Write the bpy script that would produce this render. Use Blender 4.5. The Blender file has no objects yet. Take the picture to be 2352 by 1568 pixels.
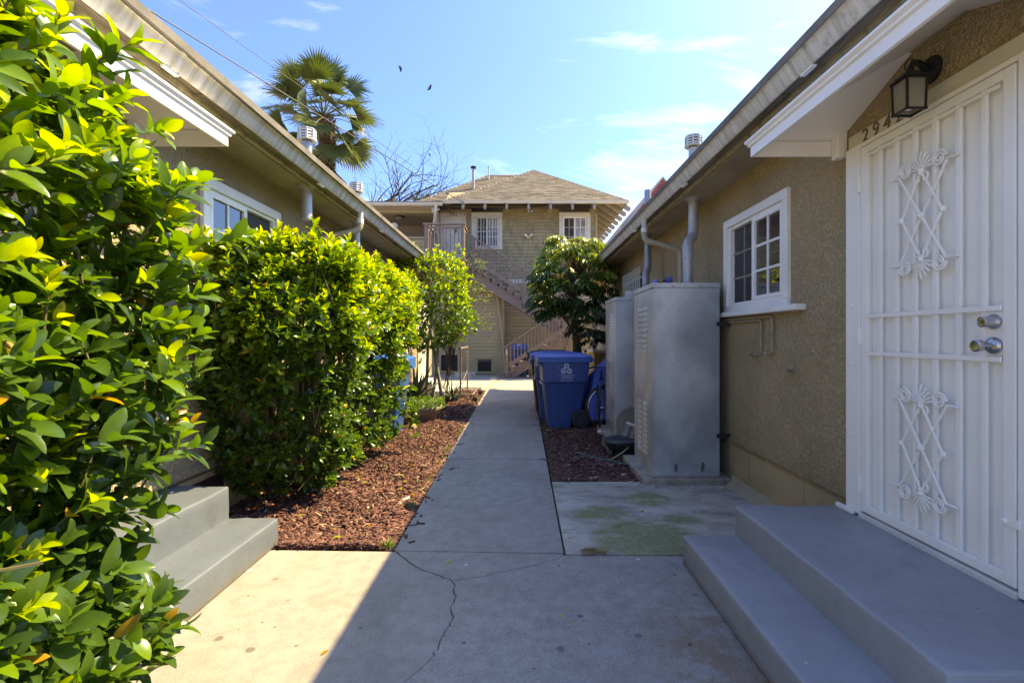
import bpy, bmesh, math, random
import numpy as np
from mathutils import Vector, Matrix
R = math.radians
random.seed(7)
rng = np.random.default_rng(11)
S = bpy.context.scene
COL = S.collection

# ------------------------------------------------------------------ camera, sky, sun, exposure
CAM_Z = 1.32
FPX = 1110.0 / 2352.0            # focal length over picture width
cd = bpy.data.cameras.new("camera"); cam = bpy.data.objects.new("camera", cd); COL.objects.link(cam)
cam.location = (0, 0, CAM_Z); cam.rotation_euler = (R(90), 0, 0)
cd.sensor_width = 36.0; cd.lens = 36.0 * FPX
cd.shift_x = (1176 - 1196) / 2352.0; cd.shift_y = (775 - 784) / 2352.0
cd.clip_start = 0.05; cd.clip_end = 1000
S.camera = cam

SUN = Vector((1.0, 0.41, 1.28)).normalized()
world = bpy.data.worlds.new("World"); S.world = world; world.use_nodes = True
wn = world.node_tree.nodes; wl = world.node_tree.links
bg = wn["Background"]
sky = wn.new("ShaderNodeTexSky"); sky.sky_type = 'NISHITA'; sky.sun_disc = False
sky.sun_elevation = math.asin(SUN.z); sky.sun_rotation = math.atan2(SUN.x, SUN.y)
sky.altitude = 60; sky.air_density = 1.0; sky.dust_density = 2.2; sky.ozone_density = 6.0
bg.inputs[1].default_value = 0.15
tc = wn.new("ShaderNodeTexCoord")
mp = wn.new("ShaderNodeMapping"); mp.inputs['Rotation'].default_value = (R(12), R(-22), R(35)); mp.inputs['Scale'].default_value = (1.0, 3.2, 5.0)
nz = wn.new("ShaderNodeTexNoise"); nz.inputs['Scale'].default_value = 1.7; nz.inputs['Detail'].default_value = 9; nz.inputs['Roughness'].default_value = 0.62; nz.inputs['Distortion'].default_value = 0.7
cr = wn.new("ShaderNodeValToRGB"); cr.color_ramp.elements[0].position = 0.50; cr.color_ramp.elements[0].color = (0, 0, 0, 1)
cr.color_ramp.elements[1].position = 0.92; cr.color_ramp.elements[1].color = (0.24, 0.24, 0.24, 1)
mx = wn.new("ShaderNodeMix"); mx.data_type = 'RGBA'
tint = wn.new("ShaderNodeMix"); tint.data_type = 'RGBA'; tint.blend_type = 'MULTIPLY'; tint.inputs[0].default_value = 1.0
tint.inputs[7].default_value = (0.16, 0.338, 0.83, 1)
wl.new(tc.outputs['Generated'], mp.inputs[0]); wl.new(mp.outputs[0], nz.inputs['Vector']); wl.new(nz.outputs[0], cr.inputs[0])
wl.new(sky.outputs[0], tint.inputs[6])
wl.new(cr.outputs[0], mx.inputs[0]); wl.new(tint.outputs[2], mx.inputs[6]); mx.inputs[7].default_value = (6.2, 6.6, 7.2, 1)
wl.new(mx.outputs[2], bg.inputs[0])

sd = bpy.data.lights.new("sun", 'SUN'); sun = bpy.data.objects.new("sun", sd); COL.objects.link(sun)
sd.energy = 2.0; sd.angle = R(0.5); sd.color = (1.0, 1.0, 0.995)
sun.location = (8, 4, 12); sun.rotation_euler = SUN.to_track_quat('Z', 'Y').to_euler()
S.view_settings.view_transform = 'Standard'; S.view_settings.look = 'None'
S.view_settings.exposure = 2.65; S.view_settings.gamma = 1.0; S.view_settings.use_curve_mapping = False
S.view_settings.use_white_balance = True; S.view_settings.white_balance_temperature = 30000; S.view_settings.white_balance_tint = 1
S.render.engine = 'CYCLES'
S.cycles.max_bounces = 8; S.cycles.diffuse_bounces = 6; S.cycles.transparent_max_bounces = 8
S.cycles.use_denoising = True
S.cycles.sample_clamp_indirect = 8

# ------------------------------------------------------------------ materials
def newmat(name):
    m = bpy.data.materials.new(name); m.use_nodes = True
    return m, m.node_tree.nodes, m.node_tree.links, m.node_tree.nodes["Principled BSDF"]
def N(n, t, **kw):
    x = n.new(t)
    for k, v in kw.items():
        if k in x.inputs: x.inputs[k].default_value = v
        else: setattr(x, k, v)
    return x
def ramp(n, stops):
    r = n.new("ShaderNodeValToRGB"); e = r.color_ramp.elements
    while len(e) < len(stops): e.new(0.5)
    for i, (p, c) in enumerate(stops):
        e[i].position = p; e[i].color = (c[0], c[1], c[2], 1) if hasattr(c, '__len__') else (c, c, c, 1)
    return r
def mixc(n, l, fac, a, b, mode='MIX'):
    m = n.new("ShaderNodeMix"); m.data_type = 'RGBA'; m.blend_type = mode
    for sock, v in ((0, fac), (6, a), (7, b)):
        if hasattr(v, 'links'): l.new(v, m.inputs[sock])
        elif sock == 0: m.inputs[0].default_value = v
        else: m.inputs[sock].default_value = (v[0], v[1], v[2], 1)
    return m.outputs[2]
def mth(n, l, op, a, b=None, c=None):
    m = n.new("ShaderNodeMath"); m.operation = op
    for i, v in enumerate((a, b, c)):
        if v is None: continue
        if hasattr(v, 'links'): l.new(v, m.inputs[i])
        else: m.inputs[i].default_value = v
    return m.outputs[0]
def worldpos(n): return n.new("ShaderNodeNewGeometry").outputs['Position']
def noise(n, l, vec, scale, detail=4, rough=0.55, dist=0.0):
    x = N(n, "ShaderNodeTexNoise", Scale=scale, Detail=detail, Roughness=rough, Distortion=dist)
    if vec is not None: l.new(vec, x.inputs['Vector'])
    return x.outputs[0]
def mapped(n, l, vec, scale=(1, 1, 1), rot=(0, 0, 0), loc=(0, 0, 0)):
    m = n.new("ShaderNodeMapping"); m.inputs['Scale'].default_value = scale; m.inputs['Rotation'].default_value = rot; m.inputs['Location'].default_value = loc
    l.new(vec, m.inputs[0]); return m.outputs[0]
def bump(n, l, b, h, strength, dist=0.01, chain=None):
    x = N(n, "ShaderNodeBump", Strength=strength, Distance=dist); l.new(h, x.inputs['Height'])
    if chain is not None: l.new(chain, x.inputs['Normal'])
    l.new(x.outputs[0], b.inputs['Normal']); return x.outputs[0]
def simple(name, col, rough=0.6, metal=0.0, var=0.12, scale=6.0, bs=0.0, bscale=60, spec=0.5, vec_scale=(1, 1, 1), dirt=None, piece=0.0):
    m, n, l, b = newmat(name)
    p = mapped(n, l, worldpos(n), vec_scale)
    f = noise(n, l, p, scale, 5, 0.6)
    lo = [c * (1 - var * 1.6) for c in col]; hi = [min(1, c * (1 + var)) for c in col]
    r = ramp(n, [(0.3, lo), (0.7, hi)]); l.new(f, r.inputs[0]); c = r.outputs[0]
    if dirt:
        f2 = noise(n, l, p, dirt[1], 6, 0.65); r2 = ramp(n, [(dirt[2], 0), (dirt[3], 1)]); l.new(f2, r2.inputs[0])
        c = mixc(n, l, r2.outputs[0], c, dirt[0])
    if piece:                                                     # every loose piece a little lighter or darker
        oi = n.new("ShaderNodeObjectInfo").outputs['Random']; isl = n.new("ShaderNodeNewGeometry").outputs['Random Per Island']
        q = mth(n, l, 'FRACT', mth(n, l, 'ADD', oi, isl)); rp = ramp(n, [(0, 1 - piece), (1, 1 + piece * .6)]); l.new(q, rp.inputs[0])
        c = mixc(n, l, 1.0, c, rp.outputs[0], 'MULTIPLY')
    l.new(c, b.inputs['Base Color'])
    b.inputs['Roughness'].default_value = rough; b.inputs['Metallic'].default_value = metal
    b.inputs['Specular IOR Level'].default_value = spec
    if bs: bump(n, l, b, noise(n, l, p, bscale, 4, 0.6), bs, 0.004)
    return m

M = {}
def stucco(name, col, strength):
    m, n, l, b = newmat(name); p = worldpos(n)
    big = noise(n, l, p, 1.3, 5, 0.6)
    r = ramp(n, [(0.3, [c * 0.86 for c in col]), (0.72, [c * 1.1 for c in col])]); l.new(big, r.inputs[0])
    str_ = noise(n, l, mapped(n, l, p, (5, 5, 0.5)), 1.6, 5, 0.65)
    r2 = ramp(n, [(0.56, 0), (0.8, 0.5)]); l.new(str_, r2.inputs[0])
    c = mixc(n, l, r2.outputs[0], r.outputs[0], [col[0] * 0.62, col[1] * 0.6, col[2] * 0.55])
    sz = n.new("ShaderNodeSeparateXYZ"); l.new(p, sz.inputs[0])
    lo = mth(n, l, 'MULTIPLY', mth(n, l, 'MAXIMUM', mth(n, l, 'SUBTRACT', 0.75, sz.outputs[2]), 0.0), mth(n, l, 'MULTIPLY', noise(n, l, p, 4.5, 6, 0.7), 1.5))
    c = mixc(n, l, mth(n, l, 'MINIMUM', lo, 0.55), c, [col[0] * 0.55, col[1] * 0.52, col[2] * 0.48])
    pt = noise(n, l, mapped(n, l, p, (1, 1, 1), loc=(2, 7, 1)), 0.9, 3, 0.5); rpt = ramp(n, [(0.50, 0), (0.56, 0.30)]); l.new(pt, rpt.inputs[0])
    c = mixc(n, l, rpt.outputs[0], c, [col[0] * 1.16, col[1] * 1.13, col[2] * 1.08])
    l.new(c, b.inputs['Base Color']); b.inputs['Roughness'].default_value = 0.92; b.inputs['Specular IOR Level'].default_value = 0.2
    v = N(n, "ShaderNodeTexVoronoi", Scale=85.0, feature='SMOOTH_F1'); v.inputs['Smoothness'].default_value = 0.6
    l.new(mixc(n, l, 0.03, p, N(n, "ShaderNodeTexNoise", Scale=14.0).outputs[1]), v.inputs['Vector'])
    h1 = noise(n, l, p, 46, 3, 0.5, 0.8)
    rr = ramp(n, [(0.42, 0), (0.6, 1)]); l.new(h1, rr.inputs[0])
    h = mth(n, l, 'ADD', mth(n, l, 'MULTIPLY', rr.outputs[0], 0.8), mth(n, l, 'MULTIPLY', v.outputs[0], 0.7))
    rc = ramp(n, [(0.2, 0.80), (0.8, 1.06)]); l.new(h, rc.inputs[0])  # relief shade put into the colour: hollows darker, raised spots lighter
    l.new(mixc(n, l, min(1.0, strength * 1.6), c, rc.outputs[0], 'MULTIPLY'), b.inputs['Base Color'])
    bump(n, l, b, h, min(1.0, strength * 1.5), 0.016)
    return m
M['stucco'] = stucco('tan stucco', (0.47, 0.345, 0.20), 0.55)
M['stucco_smooth'] = stucco('tan smooth plaster', (0.48, 0.36, 0.212), 0.07)
M['stucco_left'] = stucco('tan stucco of left house', (0.42, 0.33, 0.215), 0.5)
M['soffit'] = simple('tan eave paint', (0.36, 0.30, 0.21), 0.8, var=0.15, scale=3, bs=0.1, dirt=((0.10, 0.075, 0.045), 7, 0.6, 0.85))
M['eave_wood'] = simple('stained eave boards', (0.25, 0.195, 0.135), 0.8, var=0.35, scale=5, bs=0.15, vec_scale=(9, 1, 1), dirt=((0.07, 0.055, 0.045), 4, 0.5, 0.75))
M['eave_trim'] = simple('cream eave trim', (0.45, 0.39, 0.26), 0.75, var=0.2, scale=8, dirt=((0.13, 0.115, 0.06), 9, 0.52, 0.72))
M['white'] = simple('white gloss paint', (0.82, 0.81, 0.78), 0.38, var=0.03, scale=2.5, bs=0.05, bscale=45)
M['white_door'] = simple('white door paint', (0.84, 0.82, 0.765), 0.42, var=0.03, scale=3, bs=0.08, bscale=38)
M['white_trim'] = simple('white trim paint', (0.78, 0.76, 0.72), 0.5, var=0.06, scale=5, bs=0.06, dirt=((0.42, 0.38, 0.31), 13, 0.66, 0.82))
M['cream'] = simple('cream header paint', (0.62, 0.57, 0.44), 0.6, var=0.06)
M['oldwhite'] = simple('aged white paint', (0.62, 0.59, 0.52), 0.6, var=0.08, dirt=((0.36, 0.31, 0.25), 8, 0.6, 0.85))
def gutter_mat():
    m, n, l, b = newmat('weathered white gutter'); p = worldpos(n)
    s1 = noise(n, l, mapped(n, l, p, (1.5, 17, 1.5)), 1.0, 5, 0.7)
    r = ramp(n, [(0.36, (0.40, 0.37, 0.31)), (0.55, (0.62, 0.60, 0.55)), (0.75, (0.70, 0.69, 0.65))]); l.new(s1, r.inputs[0])
    s2 = noise(n, l, p, 9, 6, 0.7); r2 = ramp(n, [(0.58, 0), (0.75, 0.75)]); l.new(s2, r2.inputs[0])
    l.new(mixc(n, l, r2.outputs[0], r.outputs[0], (0.22, 0.20, 0.16)), b.inputs['Base Color'])
    b.inputs['Roughness'].default_value = 0.55; bump(n, l, b, s1, 0.08, 0.01); return m
M['gutter'] = gutter_mat()
def concrete(name, base, moss=False, rust=False, ring=False, tone=1.0):
    m, n, l, b = newmat(name); p = worldpos(n); base = [c * tone for c in base]
    big = noise(n, l, p, 0.9, 6, 0.6, 0.3)
    r = ramp(n, [(0.28, [c * 0.80 for c in base]), (0.5, base), (0.75, [c * 1.13 for c in base])]); l.new(big, r.inputs[0]); c = r.outputs[0]
    gr = noise(n, l, p, 190, 3, 0.7); rg = ramp(n, [(0.3, 0.52), (0.7, 1.32)]); l.new(gr, rg.inputs[0])
    c = mixc(n, l, 0.8, c, rg.outputs[0], 'MULTIPLY')
    mid = noise(n, l, p, 11, 6, 0.72); rm = ramp(n, [(0.33, 0.70), (0.62, 1.07)]); l.new(mid, rm.inputs[0])
    c = mixc(n, l, 0.7, c, rm.outputs[0], 'MULTIPLY')
    # chewing-gum spots and paint drips: discs of random size at voronoi points
    for sc, thr, colr, wob in ((2.6, 0.058, (0.075, 0.072, 0.070), 30), (5.5, 0.085, (0.10, 0.09, 0.08), 45), (4.1, 0.055, (0.62, 0.60, 0.57), 60), (9.0, 0.075, (0.15, 0.095, 0.06), 60), (13.0, 0.09, (0.09, 0.08, 0.07), 70)):
        pp = mixc(n, l, 0.025, p, N(n, "ShaderNodeTexNoise", Scale=float(wob)).outputs[1])
        v = N(n, "ShaderNodeTexVoronoi", Scale=sc); l.new(pp, v.inputs['Vector']); v.inputs['Randomness'].default_value = 1
        sep = n.new("ShaderNodeSeparateColor"); l.new(v.outputs['Color'], sep.inputs[0])
        rad = mth(n, l, 'MULTIPLY', mth(n, l, 'POWER', sep.outputs[0], 2.6), thr * 1.6)
        k = mth(n, l, 'SUBTRACT', rad, v.outputs['Distance'])
        kk = mth(n, l, 'MULTIPLY', k, 70.0); kk = mth(n, l, 'MINIMUM', mth(n, l, 'MAXIMUM', kk, 0.0), 0.75)
        c = mixc(n, l, kk, c, colr)
    st1 = noise(n, l, mapped(n, l, p, (1, 0.6, 1), loc=(5, 2, 0)), 2.2, 6, 0.68, 0.6); rs1 = ramp(n, [(0.52, 0), (0.72, 0.55)]); l.new(st1, rs1.inputs[0])
    c = mixc(n, l, rs1.outputs[0], c, [base[0] * .62, base[1] * .58, base[2] * .55])
    sp = n.new("ShaderNodeSeparateXYZ"); l.new(p, sp.inputs[0])
    def blob(cx, cy, rx, ry, soft=1.0):
        dx = mth(n, l, 'DIVIDE', mth(n, l, 'SUBTRACT', sp.outputs[0], cx), rx); dy = mth(n, l, 'DIVIDE', mth(n, l, 'SUBTRACT', sp.outputs[1], cy), ry)
        d = mth(n, l, 'SQRT', mth(n, l, 'ADD', mth(n, l, 'MULTIPLY', dx, dx), mth(n, l, 'MULTIPLY', dy, dy)))
        return mth(n, l, 'MAXIMUM', mth(n, l, 'MULTIPLY', mth(n, l, 'SUBTRACT', 1.0, d), soft), 0.0)
    if rust:
        f = noise(n, l, p, 7, 6, 0.75); g = blob(0.83, 1.85, 0.34, 0.85, 1.2)
        q = mth(n, l, 'MULTIPLY', g, mth(n, l, 'MAXIMUM', mth(n, l, 'MULTIPLY', mth(n, l, 'SUBTRACT', f, 0.42), 6.0), 0.0))
        c = mixc(n, l, mth(n, l, 'MINIMUM', q, 0.6), c, (0.22, 0.12, 0.06))
    if moss:
        f = noise(n, l, mapped(n, l, p, (1, 1.6, 1)), 2.6, 7, 0.7, 0.5); rr = ramp(n, [(0.45, 0), (0.68, 1)]); l.new(f, rr.inputs[0])
        c = mixc(n, l, mth(n, l, 'MULTIPLY', rr.outputs[0], 0.75), c, (0.52, 0.49, 0.44))
        f = noise(n, l, mapped(n, l, p, (1, 2.0, 1), loc=(3, 1, 0)), 3.1, 7, 0.72, 0.4); rr = ramp(n, [(0.48, 0), (0.66, 1)]); l.new(f, rr.inputs[0])
        c = mixc(n, l, mth(n, l, 'MULTIPLY', rr.outputs[0], 0.7), c, (0.19, 0.155, 0.13))
        f = noise(n, l, mapped(n, l, p, (1, 1.5, 1), loc=(1.3, 0, 0)), 5.5, 7, 0.75, 0.5)
        mf = noise(n, l, p, 26, 5, 0.75); rmf = ramp(n, [(0.30, 0.45), (0.55, 1.0)]); l.new(mf, rmf.inputs[0]); mossf = rmf.outputs[0]
        g1 = blob(0.83, 3.16, 0.40, 0.42, 1.9); g2 = blob(1.03, 3.95, 0.24, 0.22, 1.3); g3 = blob(0.6, 3.62, 0.3, 0.2, 1.2); g4 = blob(1.15, 3.5, 0.2, 0.12, 1.2)
        g = mth(n, l, 'MAXIMUM', mth(n, l, 'MAXIMUM', g1, g2), mth(n, l, 'MAXIMUM', g3, g4))
        q = mth(n, l, 'MULTIPLY', g, mth(n, l, 'MAXIMUM', mth(n, l, 'MULTIPLY', mth(n, l, 'SUBTRACT', f, 0.33), 7.5), 0.0))
        c = mixc(n, l, mth(n, l, 'MULTIPLY', mth(n, l, 'MINIMUM', q, 0.8), mossf), c, (0.165, 0.172, 0.05))
        # rubbed arcs left by a pot
        for cx, cy, rr0 in ((0.62, 4.55, 0.50), (0.62, 4.55, 0.545), (0.70, 4.60, 0.62)):
            dx = mth(n, l, 'SUBTRACT', sp.outputs[0], cx); dy = mth(n, l, 'SUBTRACT', sp.outputs[1], cy)
            d = mth(n, l, 'SQRT', mth(n, l, 'ADD', mth(n, l, 'MULTIPLY', dx, dx), mth(n, l, 'MULTIPLY', dy, dy)))
            k = mth(n, l, 'SUBTRACT', 1.0, mth(n, l, 'MULTIPLY', mth(n, l, 'ABSOLUTE', mth(n, l, 'SUBTRACT', d, rr0)), 90.0))
            c = mixc(n, l, mth(n, l, 'MULTIPLY', mth(n, l, 'MAXIMUM', k, 0.0), 0.55), c, (0.17, 0.13, 0.11))
    l.new(c, b.inputs['Base Color']); b.inputs['Roughness'].default_value = 0.85; b.inputs['Specular IOR Level'].default_value = 0.25
    h = mth(n, l, 'ADD', mth(n, l, 'MULTIPLY', gr, 0.5), mid); bump(n, l, b, h, 0.16, 0.006)
    return m
CONC = (0.315, 0.285, 0.264)
M['concrete'] = concrete('grey walk concrete', CONC)
M['concrete_rust'] = concrete('grey walk concrete with rust', CONC, rust=True)
M['concrete_moss'] = concrete('mossy old concrete', (0.42, 0.385, 0.335), moss=True)
M['concrete_court'] = concrete('pale court concrete', (0.37, 0.335, 0.30))
M['kerb_concrete'] = simple('rough concrete pad', (0.35, 0.29, 0.23), 0.9, var=0.2, scale=9, bs=0.5, bscale=40, dirt=((0.14, 0.10, 0.08), 6, 0.5, 0.75))
M['mortar'] = simple('crumbling mortar', (0.38, 0.31, 0.21), 0.95, var=0.12, scale=6, bs=0.4, bscale=40)
def step_paint(name, col, wear):
    m, n, l, b = newmat(name); p = worldpos(n)
    f = noise(n, l, p, 3.2, 6, 0.65); r = ramp(n, [(0.3, [c * 0.88 for c in col]), (0.7, [c * 1.08 for c in col])]); l.new(f, r.inputs[0]); c = r.outputs[0]
    sc = noise(n, l, mapped(n, l, p, (2.5, 14, 6), (0, 0, 0.4)), 2.0, 6, 0.75); rs = ramp(n, [(0.60, 0), (0.72, 0.5)]); l.new(sc, rs.inputs[0])
    c = mixc(n, l, rs.outputs[0], c, [min(1, q * 1.32) for q in col])
    gr = noise(n, l, p, 5.5, 7, 0.72, 0.5); rg = ramp(n, [(0.55, 0), (0.78, 0.6)]); l.new(gr, rg.inputs[0]); c = mixc(n, l, rg.outputs[0], c, (col[0] * .62, col[1] * .56, col[2] * .48))
    for sc_, thr, colr in ((7.0, .06, (.55, .54, .52)), (5.0, .055, (.07, .06, .05)), (11.0, .07, (.10, .085, .07))):
        v = N(n, "ShaderNodeTexVoronoi", Scale=sc_); l.new(mixc(n, l, 0.03, p, N(n, "ShaderNodeTexNoise", Scale=50.0).outputs[1]), v.inputs['Vector'])
        se = n.new("ShaderNodeSeparateColor"); l.new(v.outputs['Color'], se.inputs[0]); rad = mth(n, l, 'MULTIPLY', mth(n, l, 'POWER', se.outputs[0], 5.0), thr * 1.3)
        k = mth(n, l, 'MULTIPLY', mth(n, l, 'SUBTRACT', rad, v.outputs['Distance']), 60.0); c = mixc(n, l, mth(n, l, 'MINIMUM', mth(n, l, 'MAXIMUM', k, 0.0), 0.7), c, colr)
    pn = n.new("ShaderNodeNewGeometry").outputs['Pointiness']; rp = ramp(n, [(0.515, 0), (0.60, wear)]); l.new(pn, rp.inputs[0])
    c = mixc(n, l, mth(n, l, 'MULTIPLY', rp.outputs[0], noise(n, l, p, 12, 5, 0.7)), c, [min(1, q * 1.7) for q in col])
    sz = n.new("ShaderNodeSeparateXYZ"); l.new(p, sz.inputs[0]); lo = mth(n, l, 'MULTIPLY', mth(n, l, 'MAXIMUM', mth(n, l, 'SUBTRACT', 0.055, sz.outputs[2]), 0.0), mth(n, l, 'MULTIPLY', noise(n, l, p, 9, 5, 0.7), 32.0))
    c = mixc(n, l, mth(n, l, 'MINIMUM', lo, 0.7), c, (0.16, 0.13, 0.10))
    l.new(c, b.inputs['Base Color']); rr = ramp(n, [(0.3, 0.42), (0.7, 0.62)]); l.new(gr, rr.inputs[0]); l.new(rr.outputs[0], b.inputs['Roughness'])
    bump(n, l, b, mth(n, l, 'ADD', noise(n, l, p, 70, 4, 0.6), mth(n, l, 'MULTIPLY', noise(n, l, p, 14, 4, 0.6), 1.5)), 0.3, 0.005)
    return m
M['step_paint'] = step_paint('slate grey step paint lightened for shade', (0.258, 0.275, 0.288), 0.5); M['step_paint_sunlit'] = step_paint('grey step paint darkened for sun', (0.098, 0.122, 0.155), 0.8)  # same grey paint: right copy lightened for its shade, left darkened for sun
M['block'] = simple('cinder block', (0.42, 0.40, 0.37), 0.95, var=0.15, scale=12, bs=0.5, bscale=120)
def galv(name, tone):
    m, n, l, b = newmat(name); p = worldpos(n)
    f = noise(n, l, mapped(n, l, p, (1.2, 1.2, 0.8)), 1.7, 4, 0.5, 0.4)
    r = ramp(n, [(0.36, [0.34 * tone, 0.36 * tone, 0.375 * tone]), (0.64, [0.68 * tone, 0.69 * tone, 0.68 * tone])]); l.new(f, r.inputs[0]); c = r.outputs[0]
    v = N(n, "ShaderNodeTexVoronoi", Scale=170.0); l.new(p, v.inputs['Vector'])
    sp = n.new("ShaderNodeSeparateColor"); l.new(v.outputs['Color'], sp.inputs[0]); rs = ramp(n, [(0, 0.86), (1, 1.1)]); l.new(sp.outputs[0], rs.inputs[0])
    c = mixc(n, l, 0.8, c, rs.outputs[0], 'MULTIPLY')
    sm = noise(n, l, mapped(n, l, p, (6, 6, 0.7)), 1.5, 6, 0.7); r2 = ramp(n, [(0.60, 0), (0.82, 0.4)]); l.new(sm, r2.inputs[0])
    c = mixc(n, l, r2.outputs[0], c, (0.55, 0.56, 0.55))
    l.new(c, b.inputs['Base Color']); b.inputs['Metallic'].default_value = 0.4
    rr = ramp(n, [(0.3, 0.36), (0.7, 0.56)]); l.new(f, rr.inputs[0]); l.new(rr.outputs[0], b.inputs['Roughness'])
    bump(n, l, b, noise(n, l, p, 2.3, 3, 0.5), 0.25, 0.03)
    return m
M['galv'] = galv('galvanised sheet', 0.92); M['pipe'] = galv('galvanised pipe', 0.72)
M['tape'] = simple('old tape residue', (0.13, 0.11, 0.10), 0.7, var=0.5, scale=45)
M['black'] = simple('black metal', (0.018, 0.017, 0.016), 0.5, var=0.2)
M['rubber'] = simple('black rubber', (0.025, 0.025, 0.025), 0.75, var=0.25, scale=20)
M['black_plastic'] = simple('black plastic', (0.028, 0.031, 0.036), 0.45, var=0.2, scale=9)
M['chrome'] = simple('worn chrome', (0.60, 0.60, 0.60), 0.22, 1.0, var=0.08)
M['nickel'] = simple('satin nickel', (0.46, 0.45, 0.45), 0.27, 1.0, var=0.06, scale=20)
M['brass'] = simple('dull brass', (0.30, 0.25, 0.14), 0.4, 0.9)
M['rustpipe'] = simple('rusty pipe', (0.24, 0.17, 0.13), 0.7, 0.2, var=0.3, scale=12)
M['tanpipe'] = simple('tan painted pipe', (0.33, 0.265, 0.17), 0.6, var=0.12, scale=12)
M['tandown'] = simple('tan downspout', (0.40, 0.33, 0.225), 0.6, var=0.1, scale=5)
M['bin'] = simple('blue bin plastic', (0.005, 0.066, 0.235), 0.42, var=0.12, scale=5, bs=0.05, bscale=90, dirt=((0.08, 0.12, 0.20), 5, 0.62, 0.85), vec_scale=(2, 2, 0.7))
M['lid'] = simple('blue lid plastic', (0.007, 0.115, 0.40), 0.4, var=0.1, scale=5, dirt=((0.09, 0.13, 0.09), 7, 0.66, 0.8))
M['bin_black'] = simple('black bin plastic', (0.016, 0.018, 0.015), 0.5, var=0.2, scale=5)
M['print'] = simple('white print', (0.62, 0.64, 0.68), 0.6, var=0.05)
def tarp_mat():
    m, n, l, b = newmat('blue tarpaulin'); p = worldpos(n)
    f = noise(n, l, p, 6, 5, 0.6); r = ramp(n, [(0.3, (0.008, 0.07, 0.33)), (0.7, (0.02, 0.14, 0.55))]); l.new(f, r.inputs[0]); l.new(r.outputs[0], b.inputs['Base Color'])
    b.inputs['Roughness'].default_value = 0.33; bump(n, l, b, noise(n, l, p, 24, 5, 0.7, 1.2), 0.9, 0.03); return m
M['tarp'] = tarp_mat()
M['bluefade'] = simple('faded blue plastic', (0.06, 0.15, 0.40), 0.5, var=0.3, scale=9)
M['orange'] = simple('orange label', (0.45, 0.14, 0.03), 0.6)
M['hose'] = simple('green hose', (0.035, 0.07, 0.075), 0.45, var=0.15)
M['hose_yellow'] = simple('yellow hose', (0.30, 0.29, 0.14), 0.5, var=0.15)
M['stair'] = simple('mauve brown deck paint', (0.215, 0.152, 0.130), 0.6, var=0.09, scale=6, bs=0.12, bscale=40)
M['stair_edge'] = simple('mauve brown tread paint', (0.245, 0.178, 0.152), 0.6, var=0.12, scale=9, bs=0.1)
M['shingle'] = simple('olive tan wall shingle', (0.37, 0.295, 0.175), 0.8, var=0.16, scale=2.2, bs=0.25, bscale=30, vec_scale=(4, 1, 1), piece=0.16)
M['siding'] = simple('tan lap siding', (0.43, 0.345, 0.195), 0.7, var=0.07, scale=2, bs=0.1, bscale=30, piece=0.06)
M['siding_trim'] = simple('tan siding trim', (0.40, 0.32, 0.185), 0.7, var=0.08)
M['tail'] = simple('cream rafter paint', (0.34, 0.30, 0.25), 0.7, var=0.1)
M['porch'] = simple('porch plaster', (0.42, 0.36, 0.30), 0.8, var=0.05)
M['roof_a'] = simple('tan roof shingle', (0.155, 0.128, 0.104), 0.95, var=0.22, scale=3.0, bs=0.3, bscale=140, piece=0.28)
M['roof_grey'] = simple('grey roofing', (0.16, 0.145, 0.13), 0.95, var=0.25, scale=4, bs=0.3, bscale=90)
M['tar'] = simple('dark tar roofing', (0.055, 0.05, 0.05), 0.9, var=0.3)
M['redpaint'] = simple('red barge paint', (0.33, 0.055, 0.035), 0.6, var=0.15)
M['redroof'] = simple('pale grey far roof', (0.42, 0.38, 0.34), 0.9, var=0.12)
def glass_mat(name, col, rough=0.03, spec=0.85, ior=1.7):
    m, n, l, b = newmat(name); p = worldpos(n); f = noise(n, l, p, 2.5, 3)
    r = ramp(n, [(0.35, [c * 0.6 for c in col]), (0.7, [c * 1.4 for c in col])]); l.new(f, r.inputs[0]); l.new(r.outputs[0], b.inputs['Base Color'])
    b.inputs['Roughness'].default_value = rough; b.inputs['IOR'].default_value = ior; b.inputs['Specular IOR Level'].default_value = spec
    bump(n, l, b, noise(n, l, p, 1.6, 2), 0.02, 0.02); return m
M['glass'] = glass_mat('dark window glass', (0.022, 0.022, 0.024))
M['screen'] = glass_mat('insect screen', (0.055, 0.052, 0.05), 0.55, 0.3, 1.4)
M['glass_far'] = glass_mat('curtained window glass', (0.30, 0.30, 0.32), 0.35, 0.3, 1.4)
M['lampglass'] = glass_mat('seeded lamp glass', (0.26, 0.255, 0.225), 0.3, 0.5, 1.5)
M['bulb'] = simple('white bulb glass', (0.75, 0.74, 0.70), 0.25, var=0.02)
M['void'] = simple('dark void', (0.012, 0.011, 0.010), 0.9)
M['mesh'] = simple('dark vent mesh', (0.022, 0.020, 0.018), 0.8, var=0.4, scale=60)
M['digits'] = simple('brown digits', (0.17, 0.10, 0.055), 0.6)
M['digits_dark'] = simple('black digits', (0.02, 0.018, 0.016), 0.5)
M['shield'] = simple('teal sticker', (0.02, 0.11, 0.16), 0.5)
M['bark'] = simple('brown bark', (0.11, 0.082, 0.06), 0.9, var=0.3, scale=9, bs=0.6, bscale=30, vec_scale=(2, 2, 0.5))
M['bark_grey'] = simple('grey bark', (0.25, 0.225, 0.20), 0.9, var=0.2, scale=9, bs=0.4, bscale=35, vec_scale=(2, 2, 0.6))
M['twig'] = simple('young twig', (0.17, 0.14, 0.06), 0.8, var=0.25, scale=20)
M['palm_bark'] = simple('palm boots', (0.125, 0.075, 0.045), 0.95, var=0.4, scale=8, bs=0.6, bscale=25)
M['dead_twig'] = simple('bare branch', (0.075, 0.058, 0.05), 0.9, var=0.2)
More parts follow.
